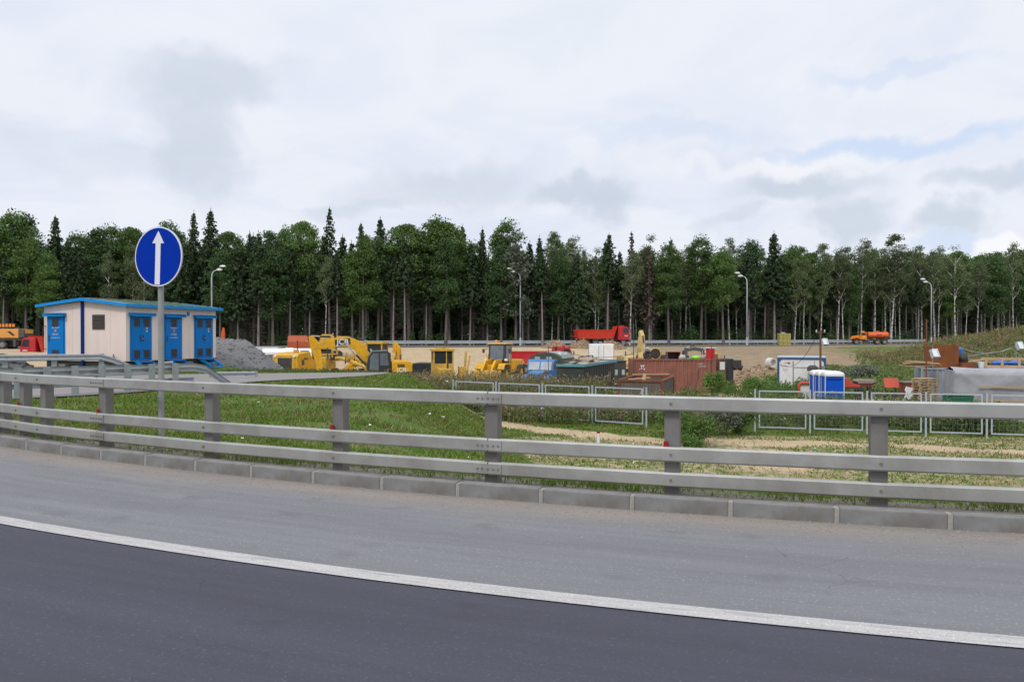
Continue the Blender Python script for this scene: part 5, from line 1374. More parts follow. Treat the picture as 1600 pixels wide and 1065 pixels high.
pt(t, 'drum_body', barrelred, ('cyl', (0, 0, 0), (0, 0, .86), .31, .31, 18), ('cyl', (0, 0, .27), (0, 0, .31), .325, .325, 18), ('cyl', (0, 0, .56), (0, 0, .60), .325, .325, 18)); pt(t, 'lid', offwhite, ('box', 0, 0, .88, .78, .6, .05))
for i, (px, r, lay, lab) in enumerate(((1012, .33, 0, 'black tyre lying on the container roof before the yellow excavator'), (1024, .4, 1, 'yellow-rimmed cable reel on the container roof'), (1038, .28, 0, 'black bundle of hose beside the cable reel'))):
    t = roof_thing('cable_reel' if i == 1 else ('old_tyre' if i == 0 else 'hose_bundle'), lab, ('tyre', 'cable reel', 'hose')[i], px)
    q = random.Random(i)
    def ring(R0, r0, n=20, k=8, flat=False):
        m = MB()
        for a in range(n):
            A = 2 * math.pi * a / n
            for b in range(k):
                B = 2 * math.pi * b / k; rr = R0 + r0 * math.cos(B)
                p = (rr * math.cos(A), r0 * 1.2 * math.sin(B), rr * math.sin(A)) if not flat else (rr * math.cos(A), rr * math.sin(A), r0 * 1.2 * math.sin(B))
                m.v.append((p[0], p[1], p[2] + (R0 + r0 if not flat else r0 * 1.2)))
        for a in range(n):
            for b in range(k): m.f.append((a * k + b, a * k + (b + 1) % k, ((a + 1) % n) * k + (b + 1) % k, ((a + 1) % n) * k + b))
        return m
    if i == 1:
        ring(.4, .05).build('rim', yellow2, t); pt(t, 'core', black, ('cyl', (0, -.12, .45), (0, .35, .45), .3), ('cyl', (0, .1, .45), (0, .25, .45), .38))
    elif i == 0:
        ring(.26, .1).build('tyre_body', rubber, t, smooth=True); pt(t, 'inner_tube', black, ('cyl', (0, -.03, .36), (0, .05, .36), .2))
    else:
        for k in range(3): o = ring(.27 - .02 * k, .05, flat=True).build('coil', rubber, t); o.location.z = .1 * k; o.rotation_euler = (R(8 * k), 0, 0)
t = roof_thing('metal_box', 'open dark metal box lying on its side on the container roof', 'box', 1053)
pt(t, 'shell', rust, ('box', 0, .35, .02, .98, .7, .04), ('box', 0, .35, .58, .98, .7, .04), ('box', -.47, .35, .3, .04, .7, .52), ('box', .47, .35, .3, .04, .7, .52)); pt(t, 'back', black, ('box', 0, .68, .3, .9, .04, .52))
def sack(name, label, cat, px, mat, r, Y=59.0, z=None, seed=1, base=None):
    t = roof_thing(name, label, cat, px, Y) if base is None else thing(name, label, cat, px, Y, 0, None, base)
    q = random.Random(seed); m = MB().ell((0, 0, r[2] * .9), r, 14, 9, .12, q)
    m.build('sack_body', mat, t, smooth=True); pt(t, 'knot', mat, ('cyl', (r[0] * .5, 0, r[2] * 1.5), (r[0] * .75, 0, r[2] * 1.95), r[2] * .25, r[2] * .12, 7))
sack('plastic_sack', 'lime green plastic sack on the container roof', 'sack', 1087, limebag, (.33, .25, .17), seed=2)
sack('plastic_sack', 'flat dark green sack beside the lime green one', 'sack', 1077, M('sack_green', (.03, .2, .08), (.02, .15, .06), 4, rough=.5), (.35, .2, .09), 58.8, seed=3)
sack('plastic_sack', 'grey-white sack on the container roof', 'sack', 1066, M('sack_grey', (.5, .48, .45), (.4, .38, .36), 4, rough=.7), (.26, .22, .2), seed=4)
sack('plastic_sack', 'black rubbish sack between the metal box and the lime sack', 'sack', 1072, black, (.26, .2, .18), 59.5, seed=5)
sack('rubble_sack', 'beige sack of stones at the foot of the red drum', 'sack', 1099, M('sack_beige', (.38, .32, .27), (.3, .25, .21), 4, rough=.8), (.45, .3, .18), 59.6, seed=6)

def site_cabin():
    t = thing('site_cabin', 'white site cabin with blue edge frame beside the toilets', 'cabin', 1215, 62, -19)
    L_, W_, H = 3.5, 2.4, 2.35
    pt(t, 'wall', white, ('box', L_ / 2, W_ / 2, H / 2 + .1, L_ - .04, W_ - .04, H))
    nb = M('frame_blue', (.02, .08, .22), (.02, .065, .18), 3, rough=.5)
    for x in (.06, L_ - .06):
        for y in (.06, W_ - .06): pt(t, 'corner_post', nb, ('box', x, y, H / 2 + .1, .16, .16, H + .04))
    for z in (.16, H + .06):
        for y in (.04, W_ - .04): pt(t, 'frame_rail', nb, ('box', L_ / 2, y, z, L_ - .2, .14, .14))
    for x, z, s_ in ((.17, .3, 45), (L_ - .17, .3, -45), (.17, H - .08, -45), (L_ - .17, H - .08, 45)): pt(t, 'corner_gusset', nb, ('box', x, -.022, z, .24, .02, .12, 0, 0, R(s_)))
    pt(t, 'roof', M('roof_pale', (.5, .56, .62), (.44, .5, .55), 3, rough=.5), ('box', L_ / 2, W_ / 2, H + .17, L_ + .04, W_ + .04, .08))
    pt(t, 'door_post', midgrey, ('box', 1.15, 0, 1.15, .07, .06, 2.1)); pt(t, 'wall_strip', midgrey, ('box', 2.3, .004, 1.72, 2.2, .02, .05), ('box', 2.7, .004, 2.0, .04, .022, .5))
    pt(t, 'emblem_flag', redpl, ('prism', [(.42, 2.04), (.75, 2.06), (.75, 1.98), (.92, 1.98), (.94, 2.1), (.8, 2.12)], 'y', .0, .012)); scribble(t, .4, .78, 1.84, .1, .006, blued, 5, 'x', 4)
    scribble(t, .4, .82, 1.58, .05, .006, M('print_pink', (.6, .35, .42), (.5, .3, .36), 4), 9, 'x', 6); scribble(t, .4, .82, 1.48, .05, .006, MATS['print_pink'], 9, 'x', 8)
    pt(t, 'skid', plinth, ('box', L_ / 2, .3, .04, L_, .2, .1), ('box', L_ / 2, W_ - .3, .04, L_, .2, .1))
    a = thing('heat_unit', 'round dark heat exchanger standing in front of the white site cabin', 'machine', 1270, 60.6)
    pt(a, 'drum', darkgrey, ('cyl', (0, 0, 1.55), (0, 0, 1.85), .42, .4, 18)); pt(a, 'cap', black, ('cyl', (0, 0, 1.84), (0, 0, 1.98), .4, .2, 18)); pt(a, 'grille', M('copper', (.2, .13, .08), (.14, .09, .06), 5), ('box', -.1, -.36, 1.35, .42, .1, .45))
    pt(a, 'duct', galv, ('box', .5, -.2, 1.5, .6, .3, .3), ('cyl', (.7, -.2, 1.3), (.7, -.2, 1.95), .16)); pt(a, 'stand', darkgrey, ('box', 0, 0, .75, .25, .25, 1.5))
    r_ = thing('concrete_ring', 'white concrete pipe ring lying on the slope left of the white cabin', 'pipe', 1205, 80)
    n = 22; m = MB(); sec = [(1.0, -.35), (1.0, .35), (.74, .35), (.74, -.35)]
    for i in range(n):
        A = 2 * math.pi * i / n; m.v += [(.5 * a_ * math.cos(A), b_, .5 + .5 * a_ * math.sin(A)) for a_, b_ in sec]
    for i in range(n):
        for j in range(4): m.f.append((i * 4 + j, i * 4 + (j + 1) % 4, ((i + 1) % n) * 4 + (j + 1) % 4, ((i + 1) % n) * 4 + j))
    m.build('ring_shell', M('pipe_white', (.6, .58, .55), (.5, .48, .45), 4, rough=.8), r_); r_.rotation_euler.z = R(25); r_.location.z += .9
    mound('soil_heap', 'clay bank carrying the white concrete ring', 'heap', 1205, 80.2, 1.6, 1.3, 1.0, soil, 77, lumps=40, rough_=.1)
site_cabin()

# portable toilets
def toilets():
    proto = None
    for k in range(3):
        lab = ('blue portable toilet with white roof, foremost of the row by the fence', 'middle blue portable toilet of the row, white roof', 'rearmost blue portable toilet of the row, beside the white cabin')[k]
        x0, Y0 = X(1301, 45) + .12 * k, 45 + 1.2 * k
        if proto is None:
            t = ob('portable_toilet', None, None, (x0, Y0, hz(x0, Y0)), R(-10)); proto = t; t.scale = (.96, .96, .92)
            pt(t, 'cabin', toilet, ('box', 0, 0, 1.05, 1.04, 1.1, 2.0)); trim = M('toilet_trim', (.6, .66, .75), (.52, .58, .68), 3, rough=.5)
            for x in (-.52, .52):
                for y in (-.55, .55): pt(t, 'corner_trim', trim, ('box', x, y, 1.05, .05, .05, 2.02))
            pt(t, 'side_panel', toilet, ('box', 0, -.56, .95, .8, .03, 1.5), bevel=.01); pt(t, 'vent_band', navy, ('box', 0, -.562, 1.85, .8, .02, .06))
            pt(t, 'door', toilet, ('box', -.53, 0, 1.0, .03, .8, 1.75)); pt(t, 'base', black, ('box', 0, 0, .03, 1.06, 1.12, .08))
            ro = MB(); rr = lambda s_, z: [(sx * .56 * s_ * a, sy * .6 * s_ * b, z) for sx, sy, a, b in ((-1, -1, 1, .86), (-1, -1, .86, 1), (1, -1, .86, 1), (1, -1, 1, .86), (1, 1, 1, .86), (1, 1, .86, 1), (-1, 1, .86, 1), (-1, 1, 1, .86))]
            ro = ro.loft([rr(1, 2.03), rr(1.0, 2.14), rr(.93, 2.24), rr(.7, 2.31), rr(.3, 2.34)]).build('roof', white, t, smooth=False)
            for i in range(5): pt(ro, 'roof_rib', white, ('box', -.36 + .18 * i, 0, 2.27, .05, .95, .09))
        else:
            t = proto.copy(); col.objects.link(t); t.location = (x0, Y0, hz(x0, Y0))
            for ch in list(proto.children):
                c_ = ch.copy(); col.objects.link(c_); c_.parent = t
                for g in list(ch.children): d = g.copy(); col.objects.link(d); d.parent = c_
        tag(t, lab, 'toilet', 'portable toilets by the fence')
toilets()

# scrap between toilets and pallets
t = thing('steel_hoop', 'orange-red steel frame standing left of the toilets', 'frame', 1258, 51)
pt(t, 'frame_tube', redpl, ('tube', [(-.38, 0, 0), (-.38, 0, 1.1), (-.3, 0, 1.22), (.5, 0, 1.25), (.6, 0, 1.15), (.6, 0, 0)], .085, 8)); pt(t, 'sheet', offwhite, ('box', .1, .1, .55, .75, .03, 1.0))
t = thing('machine_guard', 'red wedge-shaped steel guard on a trestle right of the toilets', 'scrap', 1329, 46)
pt(t, 'wedge', redpl, ('prism', [(-.45, 1.15), (.45, 1.15), (.42, 1.3), (0, 1.38), (-.2, 1.7), (-.36, 1.72)], 'y', -.3, .3), bevel=.03); pt(t, 'trestle', darkgrey, ('box', 0, 0, 1.1, 1.0, .6, .06), *[('box', x, y, .54, .06, .06, 1.08) for x in (-.4, .4) for y in (-.25, .25)])
t = thing('seat_bench', 'dark red padded bench seat lying on trestles right of the toilets', 'bench', 1351, 46.5)
pt(t, 'pad', M('pad_grey', (.32, .25, .22), (.26, .2, .18), 4, rough=.8), ('prism', [(-.56, 1.55), (-.5, 1.42), (.3, 1.42), (.56, 1.52), (.5, 1.64), (-.5, 1.66)], 'y', -.35, .35), bevel=.03); pt(t, 'shell', M('shell_maroon', (.2, .03, .03), (.15, .025, .025), 4, rough=.5), ('prism', [(-.56, 1.5), (-.42, 1.28), (.2, 1.25), (.56, 1.48), (.3, 1.40), (-.45, 1.40)], 'y', -.33, .33)); pt(t, 'trestle', darkgrey, *[('box', x, y, .62, .07, .07, 1.24) for x in (-.3, .25) for y in (-.2, .2)])
t = thing('sheet_panel', 'orange-red sheet leaning among rubble near the pallets', 'panel', 1393, 47, 4)
pt(t, 'sheet', M('sheet_red', (.66, .12, .07), (.58, .1, .06), 4, rough=.6), ('box', 0, 0, 1.45, .9, .03, .58, 0, R(-18))); pt(t, 'prop', darkgrey, ('bar', (-.3, .25, 0), (-.3, .05, 1.4), .05, .05), ('bar', (.3, .25, 0), (.3, .05, 1.4), .05, .05))
q = random.Random(9)
for k in range(9):
    px, Y = q.uniform(1366, 1432), q.uniform(44, 46.5); t = thing('scrap_board', 'grey scrap board in the rubble between toilets and pallets', 'board', px, Y, q.uniform(0, 180), 'scrap boards in the rubble')
    pt(t, 'board', woodg, ('box', 0, 0, .45 + .1 * (k % 4), q.uniform(.5, 1.3), .14, .04, 0, q.uniform(-.3, .3), q.uniform(-.9, .9)), ('box', .1, .05, .2, .08, .08, .4))
t = thing('broken_panel', 'broken white panel leaning on the pallet stack', 'panel', 1420, 43)
pt(t, 'sheet', white, ('prism', [(-.32, .75), (.1, .7), (.2, 1.0), (.12, 1.2), (.25, 1.4), (-.12, 1.5), (-.2, 1.3), (-.12, 1.1)], 'y', -.03, .03)); pt(t, 'foot', woodg, ('box', 0, .1, .36, .5, .1, .74))
# pallets
pal = []
for k in range(13):
    t = thing('wooden_pallet', ('bottom', 'second lowest', 'third lowest', 'fourth lowest', 'fifth lowest', 'sixth lowest', 'middle', 'sixth from top', 'fifth from top', 'fourth from top', 'third from top', 'second from top', 'topmost')[k] + ' wooden pallet of the stack before the grey container', 'pallet', 1445, 43.2, q.uniform(-4, 4), 'stacked pallets', z=-2.4 + .145 * k)
    for y in (-.36, -.12, .12, .36): pt(t, 'top_slat', woodp, ('box', 0, y, .125, 1.0, .16, .022))
    for x in (-.44, 0, .44):
        for y in (-.36, .36): pt(t, 'block', woodp, ('box', x, y, .07, .12, .12, .085))
    pt(t, 'bottom_slat', woodp, ('box', 0, -.36, .014, 1.0, .12, .022)); pt(t, 'bottom_slat', woodp, ('box', 0, .36, .014, 1.0, .12, .022))
t = thing('rusty_crate', 'rusty crate with papers on top left of the pallets', 'crate', 1423, 44.6)
pt(t, 'crate_side', rust, ('box', 0, 0, .8, .9, .8, 1.55)); pt(t, 'lid', M('crate_lid', (.3, .2, .18), (.22, .15, .14), 4, rough=.8), ('box', 0, 0, 1.6, 1.0, .9, .06)); pt(t, 'paper', offwhite, ('box', .2, -.1, 1.65, .4, .3, .03))

# grey container with timber and the rusty plate on top
def grey_store():
    t = thing('shipping_container', 'pale grey corrugated container under the timber and rusty plate', 'container', 1440, 46.0, -19)
    gm = M('container_grey', (.30, .33, .37), (.24, .265, .3), 2, rough=.55, stretch=(3, 3, .4), dirt=(.3, .22, .12), dscale=1.5, damt=.6)
    corrugated(t, gm, 6.0, 2.44, 2.44)
    return t.location.z + 2.44
gz = grey_store()
def on(name, label, cat, px, Y, rz=0, dz=0, group=None): return thing(name, label, cat, px, Y, rz, group, gz + dz)
t = on('timber_stack', 'loose stack of pale sawn boards on the grey container', 'timber', 1440, 46.9)
for k in range(11):
    b_ = pt(t, 'board', woodp, ('box', 0, 0, 0, 1.9, .16, .045)); b_.location = (q.uniform(-.28, .1), q.uniform(-.55, .5), .05 + .05 * (k // 2) + .004 * k); b_.rotation_euler = (0, R(q.uniform(-3, 3)), R(q.uniform(-9, 9)))
t = on('steel_plate', 'tall rust-brown steel plate box on the grey container', 'plate', 1478, 46.4, 1)
pt(t, 'plate', corten, ('box', 0, .0, .66, 1.5, .05, 1.32)); pt(t, 'side_plate', corten, ('box', -.73, .5, .62, .05, .94, 1.2), ('box', .73, .5, .62, .05, .94, 1.2)); pt(t, 'edge_strip', midgrey, ('box', -.78, -.01, .66, .04, .05, 1.3))
t = on('gas_bottle', 'blue gas bottle beside the rusty plate', 'bottle', 1500, 47.2)
pt(t, 'bottle_body', bluebag, ('cyl', (0, 0, .5), (0, 0, 1.05), .13, .13, 14), ('cyl', (0, 0, 1.05), (0, 0, 1.14), .13, .05, 14)); pt(t, 'stand', darkgrey, ('box', 0, 0, .25, .3, .3, .5))
sack('plastic_sack', 'black sack between the rusty plate and the boards', 'sack', 1505, black, (.28, .25, .32), 46.6, seed=8, base=gz + .2)
t = on('timber_stack', 'fan of pale boards beside the crate of blue sacks', 'timber', 1530, 46.8)
for k in range(10):
    b_ = pt(t, 'board', woodp, ('box', 0, 0, 0, 1.7, .15, .045)); b_.location = (q.uniform(-.25, .25), q.uniform(-.4, .5), .25 + .05 * (k // 2)); b_.rotation_euler = (0, R(q.uniform(-6, 4)), R(q.uniform(-12, 12)))
pt(t, 'bearer', woodg, ('box', -.4, 0, .11, .12, 1.0, .22), ('box', .4, 0, .11, .12, 1.0, .22))
t = on('rusty_box', 'low rusty box under the boards with a white bucket beside', 'box', 1512, 45.95)
t['label'] = 'low rusty steel box under the fan of boards'
pt(t, 'box_side', rust, ('box', 0, 0, .14, .75, .3, .28)); pt(t, 'box_rim', corten, ('box', 0, 0, .29, .8, .34, .03))
t = on('white_bucket', 'white bucket beside the low rusty box', 'bucket', 1534, 46.0)
pt(t, 'bucket_wall', white, ('cyl', (0, 0, 0), (0, 0, .32), .16, .2, 16)); pt(t, 'rim', white, ('cyl', (0, 0, .32), (0, 0, .35), .21, .21, 16))
t = on('timber_crate', 'long timber crate holding crumpled blue sacks on the covered stack', 'crate', 1592, 45.6, -19)
for z in (.1, .52): pt(t, 'crate_rail', woodp, ('box', .5, -.5, z, 4.6, .06, .14)); pt(t, 'crate_rail', woodp, ('box', .5, .5, z, 4.6, .06, .14))
for x in (-1.75, -.95, -.1, .8, 1.7, 2.7): pt(t, 'crate_post', woodp, ('box', x, -.535, .32, .12, .05, .56))
pt(t, 'crate_floor', woodg, ('box', .5, 0, .05, 4.5, 1.0, .04))
for k in range(5): sack('plastic_sack', ('first', 'second', 'third', 'fourth', 'fifth')[k] + ' crumpled blue sack in the timber crate, counted from the white bucket', 'sack', 1562 + 24 * k, bluebag, (.4, .3, .19), 46.0 - .28 * k, seed=30 + k, base=gz + .07); bpy.data.objects[[o.name for o in bpy.data.objects if o.name.startswith('plastic_sack')][-1]]['group'] = 'blue sacks in the crate'
t = on('metal_rods', 'pair of thin pale rods propped over the boards behind the rusty plate', 'rods', 1540, 47.6)
pt(t, 'rod', galv, ('tube', [(-1.6, 0, 1.2), (-1.0, 0, .95), (0, 0, .78), (.9, 0, .9), (1.5, 0, 1.1), (2.1, 0, .68), (2.3, 0, .05)], .025, 6)); pt(t, 'rod', galv, ('tube', [(-1.5, .1, .55), (1.2, .1, .92), (1.35, .1, .05)], .025, 6)); pt(t, 'rod_foot', galv, ('tube', [(-1.5, .1, .55), (-1.35, .1, .02)], .025, 6))

def tarp_stack():
    t = thing('covered_stack', 'long stack under a creased grey tarpaulin held by wooden battens', 'stack', 1491, 40.3, -20)
    L_, W_, H = 8.5, 2.6, 2.52; nu, nv = 110, 60; q = random.Random(3)
    # cross-section: down the back, over the top, down the front; the cloth sags and creases
    prof = [(W_, 0), (W_ - .05, H * .98), (W_ * .5, H + .06), (.25, H), (0, H - .12), (-.06, H * .6), (-.1, H * .3), (-.22, 0)]
    cum = [0]
    for a, b in zip(prof, prof[1:]): cum.append(cum[-1] + math.dist(a, b))
    def P(s_):
        s_ *= cum[-1]
        for i in range(len(cum) - 1):
            if s_ <= cum[i + 1] + 1e-9:
                k = (s_ - cum[i]) / (cum[i + 1] - cum[i]); return (prof[i][0] + (prof[i + 1][0] - prof[i][0]) * k, prof[i][1] + (prof[i + 1][1] - prof[i][1]) * k)
        return prof[-1]
    m = MB()
    for i in range(nu + 1):
        u = i / nu
        for j in range(nv + 1):
            y, z = P(j / nv); x = u * L_
            crease = .055 * abs(math.sin(x * 3.2 + 4 * z + math.sin(z * 2 + x))) * (.5 + .5 * math.sin(x * 1.3 + z)) + .06 * abs(math.sin(x * .9 - z * 1.6 + 1)) + .018 * abs(math.sin(x * 7 - z * 9))
            if z > H - .06: z += .03 * math.sin(x * 2.2 + y * 1.5) + .02 * math.sin(y * 6 + x); 
            else: y += crease * (1 if y < W_ / 2 else -1)
            if i == 0: x += .25 * (1 - z / H) * -1
            m.v.append((x + .02 * math.sin(7 * z + 3 * y), y, max(z, 0)))
    for i in range(nu):
        for j in range(nv): a = i * (nv + 1) + j; m.f.append((a, a + nv + 1, a + nv + 2, a + 1))
    # end flap towards the grey container, with folds
    o0 = len(m.v); ne, nz_ = 26, 16
    for i in range(ne + 1):
        for j in range(nz_ + 1):
            y = W_ * i / ne; z = H * .985 * j / nz_; m.v.append((-.25 * (1 - z / H) + .06 * math.sin(y * 8 + z) * (1 - .6 * z / H), y - .1 * (1 - i / ne) * (1 - z / H), z))
    for i in range(ne):
        for j in range(nz_): a = o0 + i * (nz_ + 1) + j; m.f.append((a, a + nz_ + 1, a + nz_ + 2, a + 1))
    m.build('tarpaulin', tarp, t, smooth=True)
    for z in (1.72, 1.05, .42): pt(t, 'batten', woodp, ('box', 4.9, -.15 - .07 * (1.7 - z), z, 7.6, .04, .085, 0, 0, R(-.35)))
    return t
tarp_stack()
t = thing('waste_bin', 'green waste bin standing in front of the tarpaulin stack', 'bin', 1497, 37.6)
pt(t, 'bin_body', bingreen, ('prism', [(-.46, .15), (.46, .15), (.52, 1.4), (-.52, 1.4)], 'y', -.4, .4), bevel=.03); pt(t, 'lid', M('bin_lid', (.05, .12, .04), (.04, .09, .03), 4, rough=.5), ('box', 0, 0, 1.44, 1.1, .88, .08), bevel=.03); pt(t, 'bin_rim', bingreen, ('box', 0, -.42, 1.33, 1.06, .05, .08))
for x in (-.38, .38): wheel(t, x, -.3, .09, .09, .06)
t = thing('work_table', 'low dark table with pipes in front of the tarpaulin stack', 'table', 1572, 35.5)
pt(t, 'table_top', darkgrey, ('box', 0, 0, .72, 1.6, .8, .05)); 
for x in (-.7, .7):
    for y in (-.3, .3): pt(t, 'leg', darkgrey, ('box', x, y, .35, .06, .06, .7))
t = thing('steel_pipe', 'pale bent pipe lying behind the mesh fence', 'pipe', 1530, 36.0)
pt(t, 'pipe_tube', galv, ('tube', [(-1.1, 0, 1.05), (-.4, .1, .8), (.4, .2, .7), (1.0, .2, .75)], .04, 7)); pt(t, 'prop', woodg, ('box', -1.0, .05, .5, .08, .08, 1.0), ('box', .8, .2, .35, .08, .08, .7))

# ------------------------------------------------------------------ poles, cables and small things
def mast(name, label, px, Y, ytop, mat, r, cross=False, lampy=None, cat='pole'):
    t = thing(name, label, cat, px, Y); top = CAM_Z + (522 - ytop) / FPX * Y - t.location.z
    pt(t, 'shaft', mat, ('cyl', (0, 0, -.3), (0, 0, top), r, r * .8, 10))
    if cross: pt(t, 'cross_arm', mat, ('box', 0, 0, top - .15, .7, .07, .07)); pt(t, 'insulator', offwhite, ('cyl', (-.3, 0, top - .12), (-.3, 0, top + .06), .04), ('cyl', (.3, 0, top - .12), (.3, 0, top + .06), .04))
    if lampy:
        z = CAM_Z + (522 - lampy[1]) / FPX * Y - t.location.z; dx = (lampy[0] - px) / FPX * Y
        l_ = pt(t, 'floodlight', M('flood_grey', (.5, .54, .58), (.42, .46, .5), 4, rough=.4), ('box', dx, -.1, z, .42, .25, .5, R(20), R(-25))); pt(l_, 'lens', lampw, ('box', dx - .05, -.25, z + .02, .34, .02, .4, R(20), R(-25)))
        pt(l_, 'bracket', mat, ('bar', (0, 0, z + .1), (dx, -.05, z), .05, .05))
    return t, top
polew = M('pole_wood', (.16, .10, .06), (.11, .07, .045), 4, rough=.9)
mast('utility_pole', 'brown wooden pole with cross arm and floodlight behind the toilets', 1282, 58, 516, polew, .085, True, (1288, 534))
mast('floodlight_mast', 'thin rusty mast with a floodlight before the grey container', 1447.5, 44.7, 498, rust, .04, False, (1459, 552))
mast('thin_mast', 'thin dark mast rising from the red container end', 990, 57.6, 506, darkgrey, .035)
mast('thin_mast', 'thin dark mast standing by the green van body', 857, 57, 540, darkgrey, .03)
mast('thin_mast', 'dark post at the right end of the red container', 1112, 57.3, 540, black, .035)
mast('floodlight_mast', 'pale floodlight on a short post above the blue sacks', 1588, 49.5, 534, midgrey, .04, False, (1592, 540))
def cable(label, a, b, sag, name='hanging_cable'):
    A = Vector((X(a[0], a[2]), a[2], CAM_Z + (522 - a[1]) / FPX * a[2])); B = Vector((X(b[0], b[2]), b[2], CAM_Z + (522 - b[1]) / FPX * b[2]))
    pts = [A.lerp(B, i / 14) - Vector((0, 0, sag * 4 * (i / 14) * (1 - i / 14))) - A for i in range(15)]
    o = MB().tube(pts, .018, 5).build(name, black); o.location = A; tag(o, label, 'cable')
cable('black cable hanging from the wooden pole to the white site cabin', (1279, 517, 58), (1216, 566, 62.2), 1.2)
cable('black cable sagging from the thin mast across the white box truck', (990, 552, 57.6), (857, 541, 57), .5)
cable('black cable running from the wooden pole towards the floodlight mast', (1285, 517, 58), (1447, 505, 44.7), .9)
cable('black cable running from the floodlight mast past the rusty plate', (1448, 511, 44.7), (1588, 536, 49.5), .5)
t = thing('brick_bundle', 'yellow-green wrapped bundle stack beside the far guard rail', 'stack', 1225, 127, 0, None, .05)
for k in range(5):
    for j in range(3): pt(t, 'bundle', pallidyel, ('box', -.6 + .6 * j, 0, .2 + .39 * k, .57, 1.2, .36), bevel=.02)
pt(t, 'top_bag', offwhite, ('box', -.2, 0, 2.05, .5, .5, .12))
t = thing('marker_post', 'short white post with red top beside the mesh fence', 'post', 935, 31.5)
pt(t, 'post_shaft', white, ('cyl', (0, 0, -.1), (0, 0, .42), .065, .065, 12)); pt(t, 'red_cap', reflr, ('cyl', (0, 0, .42), (0, 0, .5), .068, .066, 12))
t = thing('orange_panel', 'orange panel tip sticking out of the gravel heap', 'panel', 347.5, 53.2, 10, None, 1.0)
pt(t, 'panel_sheet', orange2, ('prism', [(-.14, 0), (.2, 0), (.14, 1.25), (.02, 1.32), (-.08, .9)], 'y', -.03, .03)); pt(t, 'edge', rust, ('box', .17, 0, .5, .03, .07, 1.0))
for k, (px, Y) in enumerate(((905, 29.5), (985, 28))):
    t = thing('fallen_board', ('brown board lying on the sand by the marker post', 'pale split board lying on the sand right of the marker post')[k], 'board', px, Y, 5 - 20 * k); pt(t, 'plank_body', (rust, woodp)[k], ('box', 0, 0, .03, .95 - .4 * k, .12, .05))
# litter on the grass
litm = M('litter_white', (.75, .76, .76), (.65, .67, .68), 6, rough=.5); litg = M('litter_green', (.25, .65, .45), (.2, .55, .38), 6, rough=.4)
q = random.Random(21)
for k in range(17):
    px = q.uniform(330, 780); Y = q.uniform(12.5, 30); x = X(px, Y)
    if k > 10: px = q.uniform(820, 1600); Y = q.uniform(25, 33); x = X(px, Y)
    s_ = q.uniform(.022, .05); m = MB().ell((0, 0, .05), (s_ * q.uniform(.8, 1.8), s_, s_ * .5), 7, 5, .35, q)
    o = m.build('litter_scrap', litg if k % 9 == 4 else litm); o.location = (x, Y, hz(x, Y)); o.rotation_euler = (0, 0, q.uniform(0, 6))
    tag(o, 'green plastic scrap lying on the grass bank' if k % 9 == 4 else ('white litter scrap lying on the grass bank' if k <= 10 else 'white litter scrap lying on the sandy ground before the fence'), 'litter', 'litter on the ground')

# ------------------------------------------------------------------ vegetation
def diamonds(C, A, B):
    """leaf-shaped quads: centres C, half-axes A and B, all (n,3)"""
    n = len(C); V = np.stack([C + A, C + B, C - A, C - B], 1).reshape(-1, 3)
    F = np.arange(4 * n).reshape(n, 4); return V, F
def rand_dirs(n, r, zs=1.0):
    v = r.normal(size=(n, 3)); v[:, 2] *= zs; return v / np.linalg.norm(v, axis=1, keepdims=True)
def leaf_cloud(C, size, r, asp=.6, zs=1.0):
    n = len(C); a = rand_dirs(n, r, zs); b = np.cross(a, rand_dirs(n, r)); b /= np.linalg.norm(b, axis=1, keepdims=True) + 1e-9
    s = size * r.uniform(.6, 1.3, (n, 1)); return diamonds(C, a * s, b * s * asp)
def join(parts):
    V, F, o = [], [], 0
    for v, f in parts: V.append(v); F.append(f + o); o += len(v)
    return np.concatenate(V), np.concatenate(F)
def trunk_mesh(name, H, r0, mat, r, bend=.25, limbs=(), seg=9, tip=.12, n=7):
    ph = r.uniform(0, 6); m = MB()
    cx = lambda z: bend * math.sin(z / H * 2.4 + ph) - bend * math.sin(ph); cy = lambda z: bend * math.cos(z / H * 2.0 + ph * 2) - bend * math.cos(ph * 2)
    zs = [H * i / seg for i in range(seg + 1)]
    m.tube([(cx(z), cy(z), z - .2 * (z == 0)) for z in zs], [r0 * (1.25 if i == 0 else 1) * (1 - (1 - tip) * i / seg) for i in range(seg + 1)], n, False)
    tips = []
    for z0, L_, az, up, rr in limbs:
        p = Vector((cx(z0), cy(z0), z0)); d = Vector((math.cos(az), math.sin(az), 0)); pts = [p]
        for k in range(1, 5): pts.append(p + d * (L_ * k / 4) + Vector((r.normal() * .06 * L_ * .3, r.normal() * .06 * L_ * .3, up * L_ * (k / 4) ** 1.25)))
        m.tube(pts, [rr * (1 - .85 * k / 4) for k in range(5)], 5, False); tips.append(pts)
    return m.mesh(name, mat, smooth=True), tips, cx, cy
